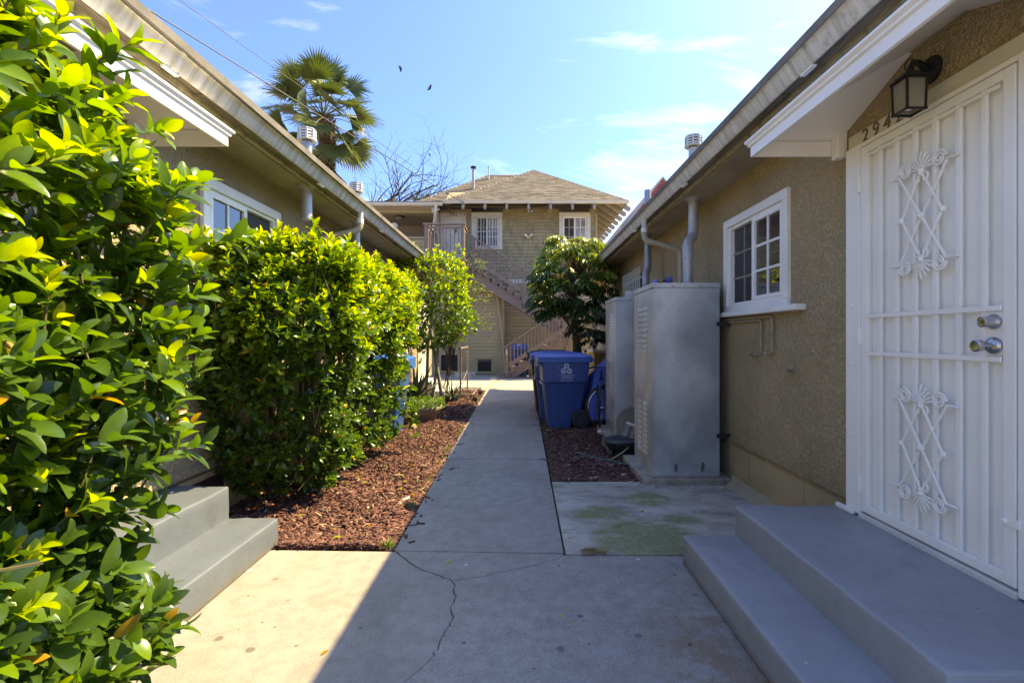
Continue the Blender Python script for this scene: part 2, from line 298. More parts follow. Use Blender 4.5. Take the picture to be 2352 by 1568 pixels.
M['soil'] = simple('dark soil', (0.055, 0.036, 0.027), 0.95, var=0.35, scale=12, bs=0.6, bscale=45)
M['pot'] = simple('stone coloured bowl', (0.24, 0.205, 0.17), 0.6, var=0.12)
M['whitewash'] = simple('white washed concrete', (0.55, 0.56, 0.56), 0.7, var=0.08, bs=0.25, bscale=30)
M['wood'] = simple('weathered wood', (0.24, 0.19, 0.14), 0.85, var=0.25, scale=6, bs=0.2)
M['logbark'] = simple('log bark', (0.12, 0.095, 0.075), 0.9, var=0.25, scale=15, bs=0.5)
M['bristle'] = simple('grey bristle', (0.36, 0.36, 0.35), 0.7, var=0.15, scale=40)
M['cardboard'] = simple('rusty disc', (0.22, 0.17, 0.13), 0.7, 0.1, var=0.25)
M['whiteplastic'] = simple('white plastic', (0.62, 0.64, 0.66), 0.45, var=0.1, bs=0.2, bscale=14)
M['cable'] = simple('black cable', (0.012, 0.012, 0.014), 0.6)
M['bird'] = simple('dark feathers', (0.02, 0.018, 0.018), 0.8)
M['dry_leaf'] = simple('dry leaf', (0.30, 0.20, 0.10), 0.8, var=0.3)
M['house_pink'] = simple('far house wall', (0.45, 0.34, 0.26), 0.85, var=0.08)

def leaf_mat(name, stops, rough=0.33, transl=0.4, tcol=(1.15, 1.15, 0.6), coat=0.0):
    m, n, l, b = newmat(name)
    a = n.new("ShaderNodeAttribute"); a.attribute_name = "tint"
    r = ramp(n, stops); l.new(a.outputs['Fac'], r.inputs[0]); c = r.outputs[0]
    f = noise(n, l, worldpos(n), 55, 3, 0.6); rr = ramp(n, [(0.3, 0.82), (0.7, 1.12)]); l.new(f, rr.inputs[0]); c = mixc(n, l, 0.7, c, rr.outputs[0], 'MULTIPLY')
    l.new(c, b.inputs['Base Color']); b.inputs['Roughness'].default_value = rough; b.inputs['Specular IOR Level'].default_value = 0.5
    t = n.new("ShaderNodeBsdfTranslucent"); l.new(mixc(n, l, 1.0, c, tcol, 'MULTIPLY'), t.inputs[0])
    mx = n.new("ShaderNodeMixShader"); mx.inputs[0].default_value = transl
    l.new(b.outputs[0], mx.inputs[1]); l.new(t.outputs[0], mx.inputs[2]); l.new(mx.outputs[0], n["Material Output"].inputs[0])
    return m
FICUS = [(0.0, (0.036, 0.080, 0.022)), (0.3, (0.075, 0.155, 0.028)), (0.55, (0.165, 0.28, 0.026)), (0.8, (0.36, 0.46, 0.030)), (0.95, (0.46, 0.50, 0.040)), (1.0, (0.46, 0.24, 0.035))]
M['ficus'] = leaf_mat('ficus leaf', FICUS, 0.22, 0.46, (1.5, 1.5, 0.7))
M['sapote'] = leaf_mat('dark drooping leaf', [(0, (0.032, 0.064, 0.028)), (0.5, (0.07, 0.135, 0.03)), (0.8, (0.16, 0.235, 0.03)), (1, (0.36, 0.38, 0.06))], 0.24, 0.28)
M['palmleaf'] = leaf_mat('palm leaf', [(0, (0.05, 0.08, 0.022)), (0.6, (0.11, 0.15, 0.04)), (0.85, (0.24, 0.24, 0.085)), (1, (0.36, 0.28, 0.13))], 0.45, 0.3)
M['aloe'] = leaf_mat('aloe leaf', [(0, (0.06, 0.085, 0.05)), (0.6, (0.13, 0.16, 0.09)), (1, (0.24, 0.13, 0.07))], 0.5, 0.1)
M['herb'] = leaf_mat('small herb leaf', [(0, (0.05, 0.12, 0.02)), (1, (0.17, 0.30, 0.04))], 0.5, 0.4)
M['wispy'] = leaf_mat('grey green wispy leaf', [(0, (0.07, 0.095, 0.035)), (0.7, (0.15, 0.17, 0.05)), (1, (0.27, 0.19, 0.07))], 0.6, 0.35)
def chip_mat():
    m, n, l, b = newmat('red brown bark chip'); a = n.new("ShaderNodeAttribute"); a.attribute_name = "tint"
    r = ramp(n, [(0, (0.045, 0.016, 0.013)), (0.45, (0.120, 0.040, 0.034)), (0.78, (0.195, 0.082, 0.067)), (0.93, (0.34, 0.22, 0.145)), (1.0, (0.50, 0.40, 0.29))]); l.new(a.outputs['Fac'], r.inputs[0])
    f = noise(n, l, mapped(n, l, worldpos(n), (1, 1, 1)), 70, 3); rr = ramp(n, [(0.3, 0.7), (0.7, 1.2)]); l.new(f, rr.inputs[0])
    l.new(mixc(n, l, 0.8, r.outputs[0], rr.outputs[0], 'MULTIPLY'), b.inputs['Base Color']); b.inputs['Roughness'].default_value = 0.75; return m
M['chip'] = chip_mat()
# ------------------------------------------------------------------ mesh helpers
WL = {}                                  # object name -> world offset of its children's frame
def off(o):
    return WL.get(o.name, Vector((0, 0, 0))) if o is not None else Vector((0, 0, 0))
def props(o, label=None, cat=None, group=None, kind=None):
    if label: o["label"] = label
    if cat: o["category"] = cat
    if group: o["group"] = group
    if kind: o["kind"] = kind
    return o
def thing(name, label, cat, loc=(0, 0, 0), group=None, rz=None):
    o = bpy.data.objects.new(name, None); COL.objects.link(o); o.empty_display_size = 0.1
    o.location = loc
    if rz is not None: o.rotation_euler = (0, 0, rz); WL[o.name] = Vector((0, 0, 0))      # children in local coordinates
    else: WL[o.name] = Vector(loc)                                                        # children given in world coordinates
    return props(o, label, cat, group)
def place(name, mesh, parent, world_c):
    o = bpy.data.objects.new(name, mesh); COL.objects.link(o)
    o.location = Vector(world_c) - off(parent); o.parent = parent
    WL[o.name] = Vector(world_c)
    return o
class MB:
    def __init__(s): s.v = []; s.f = []
    def add(s, verts, faces):
        k = len(s.v); s.v += [tuple(v) for v in verts]; s.f += [tuple(i + k for i in f) for f in faces]; return s
    def box(s, x0, x1, y0, y1, z0, z1):
        if x1 < x0: x0, x1 = x1, x0
        if y1 < y0: y0, y1 = y1, y0
        if z1 < z0: z0, z1 = z1, z0
        return s.add([(x0, y0, z0), (x1, y0, z0), (x1, y1, z0), (x0, y1, z0), (x0, y0, z1), (x1, y0, z1), (x1, y1, z1), (x0, y1, z1)],
                     [(0, 3, 2, 1), (4, 5, 6, 7), (0, 1, 5, 4), (1, 2, 6, 5), (2, 3, 7, 6), (3, 0, 4, 7)])
    def prism(s, poly, axis, a, b):
        """poly: 2-D points; extruded along axis (0,1,2) from a to b. The 2-D axes are the other two in order."""
        def P(p, t):
            r = [0, 0, 0]; o = [i for i in range(3) if i != axis]; r[o[0]] = p[0]; r[o[1]] = p[1]; r[axis] = t; return tuple(r)
        n = len(poly); vs = [P(p, a) for p in poly] + [P(p, b) for p in poly]
        fs = [tuple(range(n)), tuple(range(2 * n - 1, n - 1, -1))] + [(i, i + n, (i + 1) % n + n, (i + 1) % n) for i in range(n)]
        return s.add(vs, fs)
    def bar(s, p, q, w, h, up=(0, 0, 1)):
        p = Vector(p); q = Vector(q); d = (q - p).normalized(); u = Vector(up)
        if abs(d.dot(u)) > 0.99: u = Vector((0, 1, 0))
        a = d.cross(u).normalized() * (w / 2); b = a.cross(d).normalized() * (h / 2)
        vs = [p - a - b, p + a - b, p + a + b, p - a + b, q - a - b, q + a - b, q + a + b, q - a + b]
        return s.add(vs, [(0, 1, 2, 3), (7, 6, 5, 4), (0, 4, 5, 1), (1, 5, 6, 2), (2, 6, 7, 3), (3, 7, 4, 0)])
    def tube(s, pts, r, n=8, cap=True, closed=False):
        pts = [Vector(p) for p in pts]; m = len(pts)
        rs = r if hasattr(r, '__len__') else [r] * m
        k = len(s.v); u = None
        for i, p in enumerate(pts):
            if closed: d = pts[(i + 1) % m] - pts[i - 1]
            else: d = pts[min(i + 1, m - 1)] - pts[max(i - 1, 0)]
            d = d.normalized() if d.length > 1e-9 else Vector((0, 0, 1))
            if u is None:
                u = d.orthogonal().normalized()
            else:
                u = (u - d * u.dot(d)); u = u.normalized() if u.length > 1e-6 else d.orthogonal().normalized()
            w = d.cross(u)
            for j in range(n):
                a = 2 * math.pi * j / n
                s.v.append(tuple(p + (u * math.cos(a) + w * math.sin(a)) * rs[i]))
        for i in range(m if closed else m - 1):
            i2 = (i + 1) % m
            for j in range(n):
                s.f.append((k + i * n + j, k + i * n + (j + 1) % n, k + i2 * n + (j + 1) % n, k + i2 * n + j))
        if cap and not closed:
            s.f.append(tuple(k + j for j in range(n - 1, -1, -1))); s.f.append(tuple(k + (m - 1) * n + j for j in range(n)))
        return s
    def lathe(s, prof, c, axis=(0, 0, 1), n=20):
        ax = Vector(axis).normalized(); u = ax.orthogonal().normalized(); w = ax.cross(u); c = Vector(c); k = len(s.v)
        for r, t in prof:
            for j in range(n):
                a = 2 * math.pi * j / n; s.v.append(tuple(c + ax * t + (u * math.cos(a) + w * math.sin(a)) * r))
        for i in range(len(prof) - 1):
            for j in range(n): s.f.append((k + i * n + j, k + i * n + (j + 1) % n, k + (i + 1) * n + (j + 1) % n, k + (i + 1) * n + j))
        s.f.append(tuple(k + j for j in range(n - 1, -1, -1))); s.f.append(tuple(k + (len(prof) - 1) * n + j for j in range(n)))
        return s
    def ball(s, c, r, n=10, sq=(1, 1, 1)):
        k = len(s.v); c = Vector(c); m = max(4, n // 2)
        for i in range(m + 1):
            th = math.pi * i / m
            for j in range(n):
                a = 2 * math.pi * j / n; s.v.append((c.x + r * sq[0] * math.sin(th) * math.cos(a), c.y + r * sq[1] * math.sin(th) * math.sin(a), c.z + r * sq[2] * math.cos(th)))
        for i in range(m):
            for j in range(n): s.f.append((k + i * n + j, k + (i + 1) * n + j, k + (i + 1) * n + (j + 1) % n, k + i * n + (j + 1) % n))
        return s
    def build(s, name, mat, parent=None, kind=None, smooth=False, bevel=0.0, label=None, seg=2):
        vs = np.array(s.v, dtype=float); c = (vs.min(0) + vs.max(0)) / 2
        me = bpy.data.meshes.new(name); me.from_pydata((vs - c).tolist(), [], s.f); me.update()
        bm = bmesh.new(); bm.from_mesh(me); bmesh.ops.recalc_face_normals(bm, faces=bm.faces); bm.to_mesh(me); bm.free()
        me.materials.append(M[mat] if isinstance(mat, str) else mat)
        if smooth:
            me.polygons.foreach_set('use_smooth', [True] * len(me.polygons))
            try: me.set_sharp_from_angle(angle=R(40))
            except Exception: pass
        o = place(name, me, parent, c)
        if bevel:
            b = o.modifiers.new('bevel', 'BEVEL'); b.width = bevel; b.segments = seg; b.limit_method = 'ANGLE'; b.angle_limit = R(35)
        if kind: o["kind"] = kind
        if label: o["label"] = label
        return o
def box(name, mat, parent, x0, x1, y0, y1, z0, z1, bevel=0.0, **k):
    return MB().box(x0, x1, y0, y1, z0, z1).build(name, mat, parent, bevel=bevel, **k)
def kids(o): return [c for c in o.children]
def copy_tree(o, parent=None):
    c = o.copy(); COL.objects.link(c); c.parent = parent
    WL[c.name] = WL.get(o.name, Vector((0, 0, 0)))
    for ch in kids(o): copy_tree(ch, c)
    return c
def raw_mesh(name, verts, faces, mat, tint=None):
    """numpy verts (n,3), faces (m,k) all with the same k"""
    me = bpy.data.meshes.new(name); nv = len(verts); nf, k = faces.shape
    me.vertices.add(nv); me.vertices.foreach_set('co', np.ascontiguousarray(verts, dtype=np.float32).ravel())
    me.loops.add(nf * k); me.loops.foreach_set('vertex_index', np.ascontiguousarray(faces, dtype=np.int32).ravel())
    me.polygons.add(nf); me.polygons.foreach_set('loop_start', np.arange(0, nf * k, k, dtype=np.int32)); me.polygons.foreach_set('loop_total', np.full(nf, k, dtype=np.int32))
    me.update(calc_edges=True)
    if tint is not None:
        a = me.attributes.new('tint', 'FLOAT', 'POINT'); a.data.foreach_set('value', np.ascontiguousarray(tint, dtype=np.float32))
    me.materials.append(M[mat] if isinstance(mat, str) else mat)
    return me
def text(name, body, size, mat, parent, loc, xa, ya, extrude=0.002, align='CENTER'):
    cu = bpy.data.curves.new(name, 'FONT'); cu.body = body; cu.size = size; cu.extrude = extrude; cu.align_x = align; cu.align_y = 'CENTER'; cu.resolution_u = 3
    t = bpy.data.objects.new(name, cu); COL.objects.link(t)
    bpy.context.view_layer.update()
    me = bpy.data.meshes.new_from_object(t.evaluated_get(bpy.context.evaluated_depsgraph_get()))
    bpy.data.objects.remove(t)
    xa = Vector(xa); ya = Vector(ya); za = xa.cross(ya)
    me.transform(Matrix((xa, ya, za)).transposed().to_4x4()); me.materials.clear(); me.materials.append(M[mat])
    return place(name, me, parent, loc)
# wedge pieces sharing one mesh: (matrix 4x4 in world), the first `limit` as parts, the rest as one stuff part
def pieces(name, mats4, unit, mat, parent, limit=300):
    verts, faces = unit
    me = bpy.data.meshes.new(name); me.from_pydata(verts, [], faces); me.update(); me.materials.append(M[mat])
    for m in mats4[:limit]:
        o = bpy.data.objects.new(name, me); COL.objects.link(o); o.parent = parent
        mm = m.copy(); mm.translation = mm.translation - off(parent); o.matrix_local = mm
    rest = mats4[limit:]
    if rest:
        v = np.array(verts); vs = []; fs = []
        for i, m in enumerate(rest):
            a = np.array(m); vs.append(v @ a[:3, :3].T + a[:3, 3]); fs += [tuple(j + i * len(verts) for j in f) for f in faces]
        b = MB(); b.v = [tuple(p) for p in np.concatenate(vs)]; b.f = fs
        me2 = bpy.data.meshes.new(name); c = Vector(np.mean(b.v, axis=0)); me2.from_pydata([tuple(Vector(p) - c) for p in b.v], [], b.f); me2.update(); me2.materials.append(M[mat])
        o = place(name, me2, parent, c); o["kind"] = "stuff"
# unit wedge: x 0..1 (width), y 0..1 (thickness outward, fat at z=0), z 0..1 (height)
WEDGE = ([(0, 0, 0), (1, 0, 0), (1, 0.25, 1), (0, 0.25, 1), (0, 1, 0), (1, 1, 0), (1, .5, 1), (0, .5, 1)],
         [(0, 1, 2, 3), (4, 7, 6, 5), (0, 4, 5, 1), (1, 5, 6, 2), (2, 6, 7, 3), (3, 7, 4, 0)])

# ------------------------------------------------------------------ ground
box('ground', 'kerb_concrete', None, -150, 150, -150, 250, -0.30, -0.10, kind='structure')
def slab_group(name, mat, polys, top=0.0, thick=0.09, inset=0.004, nm='slab'):
    root = bpy.data.objects.new(name, None); COL.objects.link(root); root["kind"] = 'structure'; WL[root.name] = Vector((0, 0, 0))
    for i, (mt, poly) in enumerate(polys):
        c = np.mean(poly, axis=0)
        b = MB().prism(poly, 2, top - thick, top + 0.0015 * (i % 3))
        b.build(nm, mt or mat, root, bevel=0.003, seg=1)
    return root
slab_group('added_front_yard', 'concrete_court', [(None, [(-14, -14), (14, -14), (14, -3.01), (-14, -3.01)]), (None, [(-14, -3.0), (-2.31, -3.0), (-2.31, 0.7), (-14, 0.7)]), (None, [(2.11, -3.0), (14, -3.0), (14, 0.7), (2.11, 0.7)])])  # unseen open yard, added as pale sunlit ground to bounce light into the walk
crack1 = [(-0.77, 2.985), (-0.606, 2.79), (-0.48, 2.70), (-0.369, 2.625)]
crack2 = [(-0.369, 2.625), (-0.185, 2.685), (0.01, 2.775), (0.19, 2.87), (0.262, 2.935)]
crack3 = [(-0.369, 2.625), (-0.347, 2.57), (-0.336, 2.44), (-0.345, 2.36), (-0.318, 2.27), (-0.343, 2.17), (-0.352, 2.08), (-0.372, 1.99), (-0.40, 1.92), (-0.455, 1.84), (-0.50, 1.6), (-0.56, 1.2), (-0.55, 0.6), (-0.62, -0.4), (-0.60, -3.0)]
def jag(pl, amp, n=4):
    out = []; rr = random.Random(3)
    for a, b in zip(pl[:-1], pl[1:]):
        for k in range(n):
            t = k / n; out.append((a[0] + (b[0] - a[0]) * t + (rr.uniform(-amp, amp) if k else 0), a[1] + (b[1] - a[1]) * t + (rr.uniform(-amp, amp) if k else 0)))
    return out + [pl[-1]]
crack1 = jag(crack1, 0.010); crack2 = jag(crack2, 0.008); crack3 = jag(crack3, 0.010)
g = 0.0022
def sh(pl, dx, dy): return [(x + dx, y + dy) for x, y in pl]
A = [(-2.3, -3.0), (-2.3, 3.03), (-0.80, 2.985)] + sh(crack1, -g, -g) + sh(crack3[1:], -g, 0)
B = [(-0.77 + 2 * g, 2.99)] + [(0.256, 2.95)] + sh(crack2[::-1], 0, g) + sh(crack1[::-1][1:-1], g, g)
C_ = sh(crack2, 0, -g * 2.6) + [(0.30, 2.93), (2.1, 2.90), (2.1, -3.0)] + [(x + g, y) for x, y in crack3[::-1][:-1]]
slab_group('front_pavement', 'concrete', [('concrete', A), ('concrete', B), ('concrete_rust', C_)])
py = [2.998, 5.25, 7.35, 9.8, 12.19]
def pl_(y): return -0.785 - (y - 3.0) * 0.0095
def pr_(y): return 0.264 + (y - 3.0) * 0.0058
slab_group('path', 'concrete', [('concrete', [(pl_(a) + .0, a + .004), (pr_(a), a + .004 - (0.035 if a < 3 else 0)), (pr_(b), b - .004), (pl_(b), b - .004)]) for a, b in zip(py[:-1], py[1:])])
slab_group('side_slab', 'concrete_moss', [(None, [(0.275, 2.945), (2.1, 2.915), (2.1, 4.42), (0.285, 4.42)])], top=0.004)
slab_group('back_court', 'concrete_court', [(None, [(-9, 12.20), (-0.98, 12.20), (-0.92, 13.6), (-0.80, 14.6), (-0.62, 17.9), (-9, 17.9)]),
                                            (None, [(-0.86, 12.20), (0.36, 12.20), (0.36, 18.2), (-0.50, 18.2), (-0.66, 14.6), (-0.80, 13.4)]),
                                            (None, [(0.368, 12.20), (6.0, 12.20), (6.0, 18.2), (0.368, 18.2)])])
MB().prism([(-0.977, 12.21), (-0.863, 12.21), (-0.803, 13.4), (-0.663, 14.6), (-0.505, 18.1), (-0.615, 18.1), (-0.797, 14.6), (-0.917, 13.6)], 2, -0.09, -0.006).build('mortar_strip', 'mortar', None, kind='structure')
MB().prism([(-2.3, 3.035), (-0.80, 2.995), (-0.875, 12.19), (-2.3, 12.19)], 2, -0.10, -0.022).build('mulch_soil', 'soil', None, kind='structure')
MB().prism([(0.287, 4.43), (2.0, 4.43), (2.0, 12.19), (0.318, 12.19)], 2, -0.10, -0.022).build('mulch_soil', 'soil', None, kind='structure')

# ------------------------------------------------------------------ right house
HR = thing('stucco_house', 'tan stucco bungalow on the right with the white barred door and slate grey steps', 'house', (4.4, 5.0, 0))
XW = 1.90
Y0, Y1 = 0.9, 12.75
# wall with window hole (y 3.47..4.40, z 1.60..2.31) and door hole (y 1.80..2.70, z .36..2.42)
def wall_strip(b, x0, x1, ya, yb, za, zb, holes):
    ys = sorted({ya, yb, *[h[0] for h in holes], *[h[1] for h in holes]}); zs = sorted({za, zb, *[h[2] for h in holes], *[h[3] for h in holes]})
    for a, c in zip(ys[:-1], ys[1:]):
        run = None
        for e, f in zip(zs[:-1], zs[1:]):
            inside = any(h[0] <= (a + c) / 2 <= h[1] and h[2] <= (e + f) / 2 <= h[3] for h in holes)
            if not inside: run = [e, f] if run is None else [run[0], f]
            if (inside or f == zs[-1]) and run: b.box(x0, x1, a, c, run[0], run[1]); run = None
    return b
holes = [(3.47, 4.40, 1.60, 2.31), (1.80, 2.70, 0.36, 2.365)]
wall_strip(MB(), XW, XW + 0.18, Y0, Y1, 0.40, 2.72, holes).build('wall', 'stucco', HR)
b = MB(); b.box(XW, 6.9, Y1 - 0.18, Y1 + 0.0, 0.40, 2.72); b.box(6.72, 6.9, Y0, Y1 - 0.18, 0.40, 2.72); b.box(XW, 6.9, Y0 - 0.18, Y0, 0.40, 2.72)
b.build('wall', 'stucco', HR)
b = MB(); b.prism([(XW - 0.022, 0.396), (XW - 0.018, 0.418), (XW, 0.44), (XW, 0.396)], 1, 2.80, Y1); b.build('stucco_lip', 'stucco', HR)
for a, c in ((4.05, Y1), (3.27, 4.043), (2.0, 3.263), (0.9, 1.993)):
    box('foundation_panel', 'stucco_smooth', HR, XW + 0.012, XW + 0.20, a, c, -0.05, 0.398, bevel=0.004)
MB().prism([(XW + 0.012, 0.085), (XW - 0.02, 0.045), (XW - 0.075, 0.0), (XW + 0.012, -0.03)], 1, 2.86, 4.36).build('mortar_fillet', 'mortar', HR, smooth=False, bevel=0.01)
# roof + eave
def eave_roof(H, s, xw, xe, ya, yb, zsof, ridge_x, ridge_z, soffit_mat, roofmat):
    """s=+1: house to the right (eave toward -x); s=-1 mirrored. x measured outward positive from the courtyard axis."""
    X = lambda x: s * x
    sl = (ridge_z - 2.80) / (ridge_x - xe)
    top = [(xe - 0.02, 2.80), (ridge_x, ridge_z), (2 * ridge_x - xe, 2.80), (2 * ridge_x - xe, 2.76), (ridge_x, ridge_z - 0.05), (xe - 0.02, 2.755)]
    MB().prism([(X(x), z) for x, z in top], 1, ya - 0.35, yb + 0.40).build('roof', roofmat, H)
    gl = [(xw, zsof + 0.03), (ridge_x, ridge_z - 0.12), (2 * ridge_x - xw, zsof + 0.03)]
    MB().prism([(X(x), z) for x, z in gl], 1, yb - 0.12, yb - 0.01).build('gable', 'stucco', H)
    MB().prism([(X(x), z) for x, z in gl], 1, ya + 0.01, ya + 0.12).build('gable', 'stucco', H)
    b = MB(); x0, x1 = sorted((X(xw + 0.02), X(xw - 0.31))); b.box(x0, x1, ya - 0.2, yb + 0.3, zsof, zsof + 0.02); b.build('soffit', soffit_mat, H)
    # cream strip at the soffit's outer edge
    b = MB(); x0, x1 = sorted((X(xw - 0.311), X(xw - 0.345))); b.box(x0, x1, ya - 0.25, yb + 0.35, zsof - 0.012, zsof + 0.05)
    b.build('eave_trim', 'eave_trim', H, bevel=0.006)
    b = MB(); x0, x1 = sorted((X(xw - 0.29), X(xw - 0.306))); b.box(x0, x1, ya - 0.25, yb + 0.35, zsof - 0.022, zsof - 0.002); b.build('eave_cable', 'soffit', H, bevel=0.004)
    # boards above the gutter
    y = ya - 0.25; k = 0
    rr = random.Random(5)
    while y < yb + 0.35:
        e = min(y + rr.choice((0.62, 0.9, 1.22)), yb + 0.35); x0, x1 = sorted((X(xw - 0.347), X(xw - 0.435)))
        box('eave_board', 'eave_wood', H, x0, x1, y + 0.003, e - 0.003, zsof + 0.012 + 0.004 * (k % 2), zsof + 0.034); y = e; k += 1
    # gutter sections (half-moulded trough)
    prof = [(xw - 0.437, zsof - 0.014), (xw - 0.452, zsof - 0.022), (xw - 0.466, zsof - 0.012), (xw - 0.478, zsof + 0.012), (xw - 0.492, zsof + 0.034), (xw - 0.502, zsof + 0.052), (xw - 0.512, zsof + 0.056), (xw - 0.512, zsof + 0.066), (xw - 0.496, zsof + 0.066), (xw - 0.484, zsof + 0.044), (xw - 0.462, zsof + 0.004), (xw - 0.444, zsof + 0.0), (xw - 0.444, zsof + 0.03), (xw - 0.436, zsof + 0.03)]
    cuts = [ya - 0.3, 2.45, 4.3, 6.15, 8.6, yb + 0.36]
    for a, c in zip(cuts[:-1], cuts[1:]):
        MB().prism([(X(x), z) for x, z in prof], 1, a + 0.002, c - 0.002).build('gutter', 'gutter', H, smooth=True)
    for yy in cuts[1:-1]:
        p2 = [(x - 0.004 if x < xw - 0.45 else x, z - 0.004 if z < zsof + 0.03 else z + 0.003) for x, z in prof]
        MB().prism([(X(x), z) for x, z in p2], 1, yy - 0.022, yy + 0.022).build('gutter_joint', 'gutter', H, smooth=True)
        x0, x1 = sorted((X(xw - 0.43), X(xw - 0.455))); box('gutter_bracket', 'white_trim', H, x0, x1, yy - 0.05, yy + 0.05, zsof - 0.034, zsof - 0.0225)
    # row of shingle ends above the gutter
    y = ya - 0.3; b = MB()
    while y < yb + 0.4:
        w = rr.uniform(0.17, 0.3); x0 = xw - 0.50 - rr.uniform(0.0, 0.014); z = zsof + 0.078
        xs = sorted((X(x0), X(x0 + 0.2)))
        zz = 0.02; b.add([(X(x0), y + .003, z), (X(x0), y + w - .003, z), (X(x0 + .25), y + w - .003, z + .25 * sl), (X(x0 + .25), y + .003, z + .25 * sl),
               (X(x0), y + .003, z + zz), (X(x0), y + w - .003, z + zz), (X(x0 + .25), y + w - .003, z + zz + .25 * sl), (X(x0 + .25), y + .003, z + zz + .25 * sl)],
              [(0, 1, 2, 3), (4, 5, 6, 7), (0, 1, 5, 4), (1, 2, 6, 5), (2, 3, 7, 6), (3, 0, 4, 7)]); y += w
    o = b.build('roof_edge_shingle', 'roof_grey', H); o["kind"] = 'stuff'
eave_roof(HR, 1, XW, 1.40, Y0, Y1, 2.70, 4.4, 3.95, 'soffit', 'roof_grey')

# window helper on an x-plane wall. n = outward direction (+1/-1 along x)
def side_window(H, xw, n, ya, yb, za, zb, trim=0.07, far_is_sash=True, screen=True):
    fr = MB()
    X = lambda d: xw + n * d
    fr.box(X(-0.06), X(0.028), ya - trim, yb + trim, zb, zb + trim)
    fr.box(X(-0.06), X(0.028), ya - trim, ya, za, zb); fr.box(X(-0.06), X(0.028), yb, yb + trim, za, zb)
    fr.box(X(-0.06), X(0.024), ya - trim, yb + trim, za - trim * 0.75, za)
    w = fr.build('window', 'white_trim', H, bevel=0.004)
    b = MB(); s = 0.026
    for d0, d1, k in ((-0.05, 0.006, s),):
        b.box(X(d0), X(d1), ya, yb, za, za + k); b.box(X(d0), X(d1), ya, yb, zb - k, zb); b.box(X(d0), X(d1), ya, ya + k, za + k, zb - k); b.box(X(d0), X(d1), yb - k, yb, za + k, zb - k)
    b.build('frame', 'white', w, bevel=0.003)
    ym = (ya + yb) / 2
    b = MB(); k = 0.03                                            # sliding sash nearer the street
    b.box(X(-0.03), X(0.012), ya + s, ym + 0.02, za + s, za + s + k); b.box(X(-0.03), X(0.012), ya + s, ym + 0.02, zb - s - k, zb - s)
    b.box(X(-0.03), X(0.012), ya + s, ya + s + k, za + s + k, zb - s - k); b.box(X(-0.03), X(0.012), ym - 0.022, ym + 0.02, za + s + k, zb - s - k)
    b.build('sash', 'white', w, bevel=0.003)
    a0, a1, z0, z1 = ya + s + k, ym - 0.022, za + s + k, zb - s - k
    b0, b1, y0_, y1_ = ym + 0.02, yb - s, za + s, zb - s
    def lights(c0, c1, e0, e1, dep, mat, ncol, nrow, mm='white'):
        for i in range(ncol):
            for j in range(nrow):
                box('pane', mat, w, X(dep - 0.004), X(dep), c0 + (c1 - c0) * i / ncol + .001, c0 + (c1 - c0) * (i + 1) / ncol - .001, e0 + (e1 - e0) * j / nrow + .001, e0 + (e1 - e0) * (j + 1) / nrow - .001)
        for i in range(1, ncol): box('muntin', mm, w, X(dep - 0.002), X(dep + 0.010), c0 + (c1 - c0) * i / ncol - 0.009, c0 + (c1 - c0) * i / ncol + 0.009, e0, e1)
        for j in range(1, nrow):
            for i in range(ncol): box('muntin', mm, w, X(dep - 0.002), X(dep + 0.009), c0 + (c1 - c0) * i / ncol + (0.009 if i else 0), c0 + (c1 - c0) * (i + 1) / ncol - (0.009 if i < ncol - 1 else 0), e0 + (e1 - e0) * j / nrow - 0.009, e0 + (e1 - e0) * j / nrow + 0.009)
    lights(a0, a1, z0, z1, -0.008, 'glass', 2, 3)
    lights(b0, b1, y0_, y1_, -0.036, 'glass' if screen else 'screen', 2, 3, 'white' if screen else 'pot')
    if screen: box('insect_screen', 'screen', w, X(-0.026), X(-0.024), b0 + 0.004, b1 - 0.004, y0_ + .004, y1_ - .004)
    return w
side_window(HR, XW, -1, 3.47, 4.40, 1.60, 2.31, screen=False)
box('window_sill', 'white_trim', HR, XW - 0.075, XW + 0.02, 3.22, 4.62, 1.505, 1.547, bevel=0.006)
MB().box(XW + 0.15, XW + 0.17, 3.3, 4.6, 1.5, 2.4).build('dark_room', 'void', HR)

# door casing, inner door sheet, security door
b = MB(); b.box(XW - 0.035, XW + 0.05, 2.66, 2.775, 0.345, 2.385); b.box(XW - 0.035, XW + 0.05, 1.70, 1.815, 0.345, 2.385); b.box(XW - 0.035, XW + 0.05, 1.815, 2.66, 2.362, 2.385)
b.build('door_casing', 'white_door', HR, bevel=0.005)
box('door_header', 'cream', HR, XW - 0.018, XW, 1.70, 2.775, 2.3855, 2.462, bevel=0.003)
box('door_foot', 'white_door', HR, XW - 0.06, XW - 0.036, 2.69, 2.83, 0.338, 0.362, bevel=0.005)
box('threshold', 'oldwhite', HR, XW - 0.045, XW + 0.05, 1.815, 2.66, 0.33, 0.362, bevel=0.006)
SD = MB().box(XW - 0.004, XW + 0.006, 1.82, 2.655, 0.37, 2.358).build('security_door', 'white_door', HR)
XB = XW - 0.034                                                   # bar face
b = MB()
b.box(XB, XW - 0.005, 2.605, 2.655, 0.372, 2.357); b.box(XB, XW - 0.005, 1.822, 1.872, 0.372, 2.357)
b.box(XB, XW - 0.005, 1.872, 2.605, 0.372, 0.415); b.box(XB, XW - 0.005, 1.872, 2.605, 2.318, 2.357); b.build('door_frame', 'white_door', SD, bevel=0.004)
BY = [2.52, 2.408, 2.295, 2.183, 2.066, 1.952]
for y in BY: box('bar', 'white_door', SD, XB + 0.002, XW - 0.017, y - 0.0125, y + 0.0125, 0.415, 2.318, bevel=0.003)
for z in (1.235, 1.435): box('cross_bar', 'white_door', SD, XB - 0.006, XB + 0.0015, 1.874, 2.603, z - 0.011, z + 0.011, bevel=0.002)
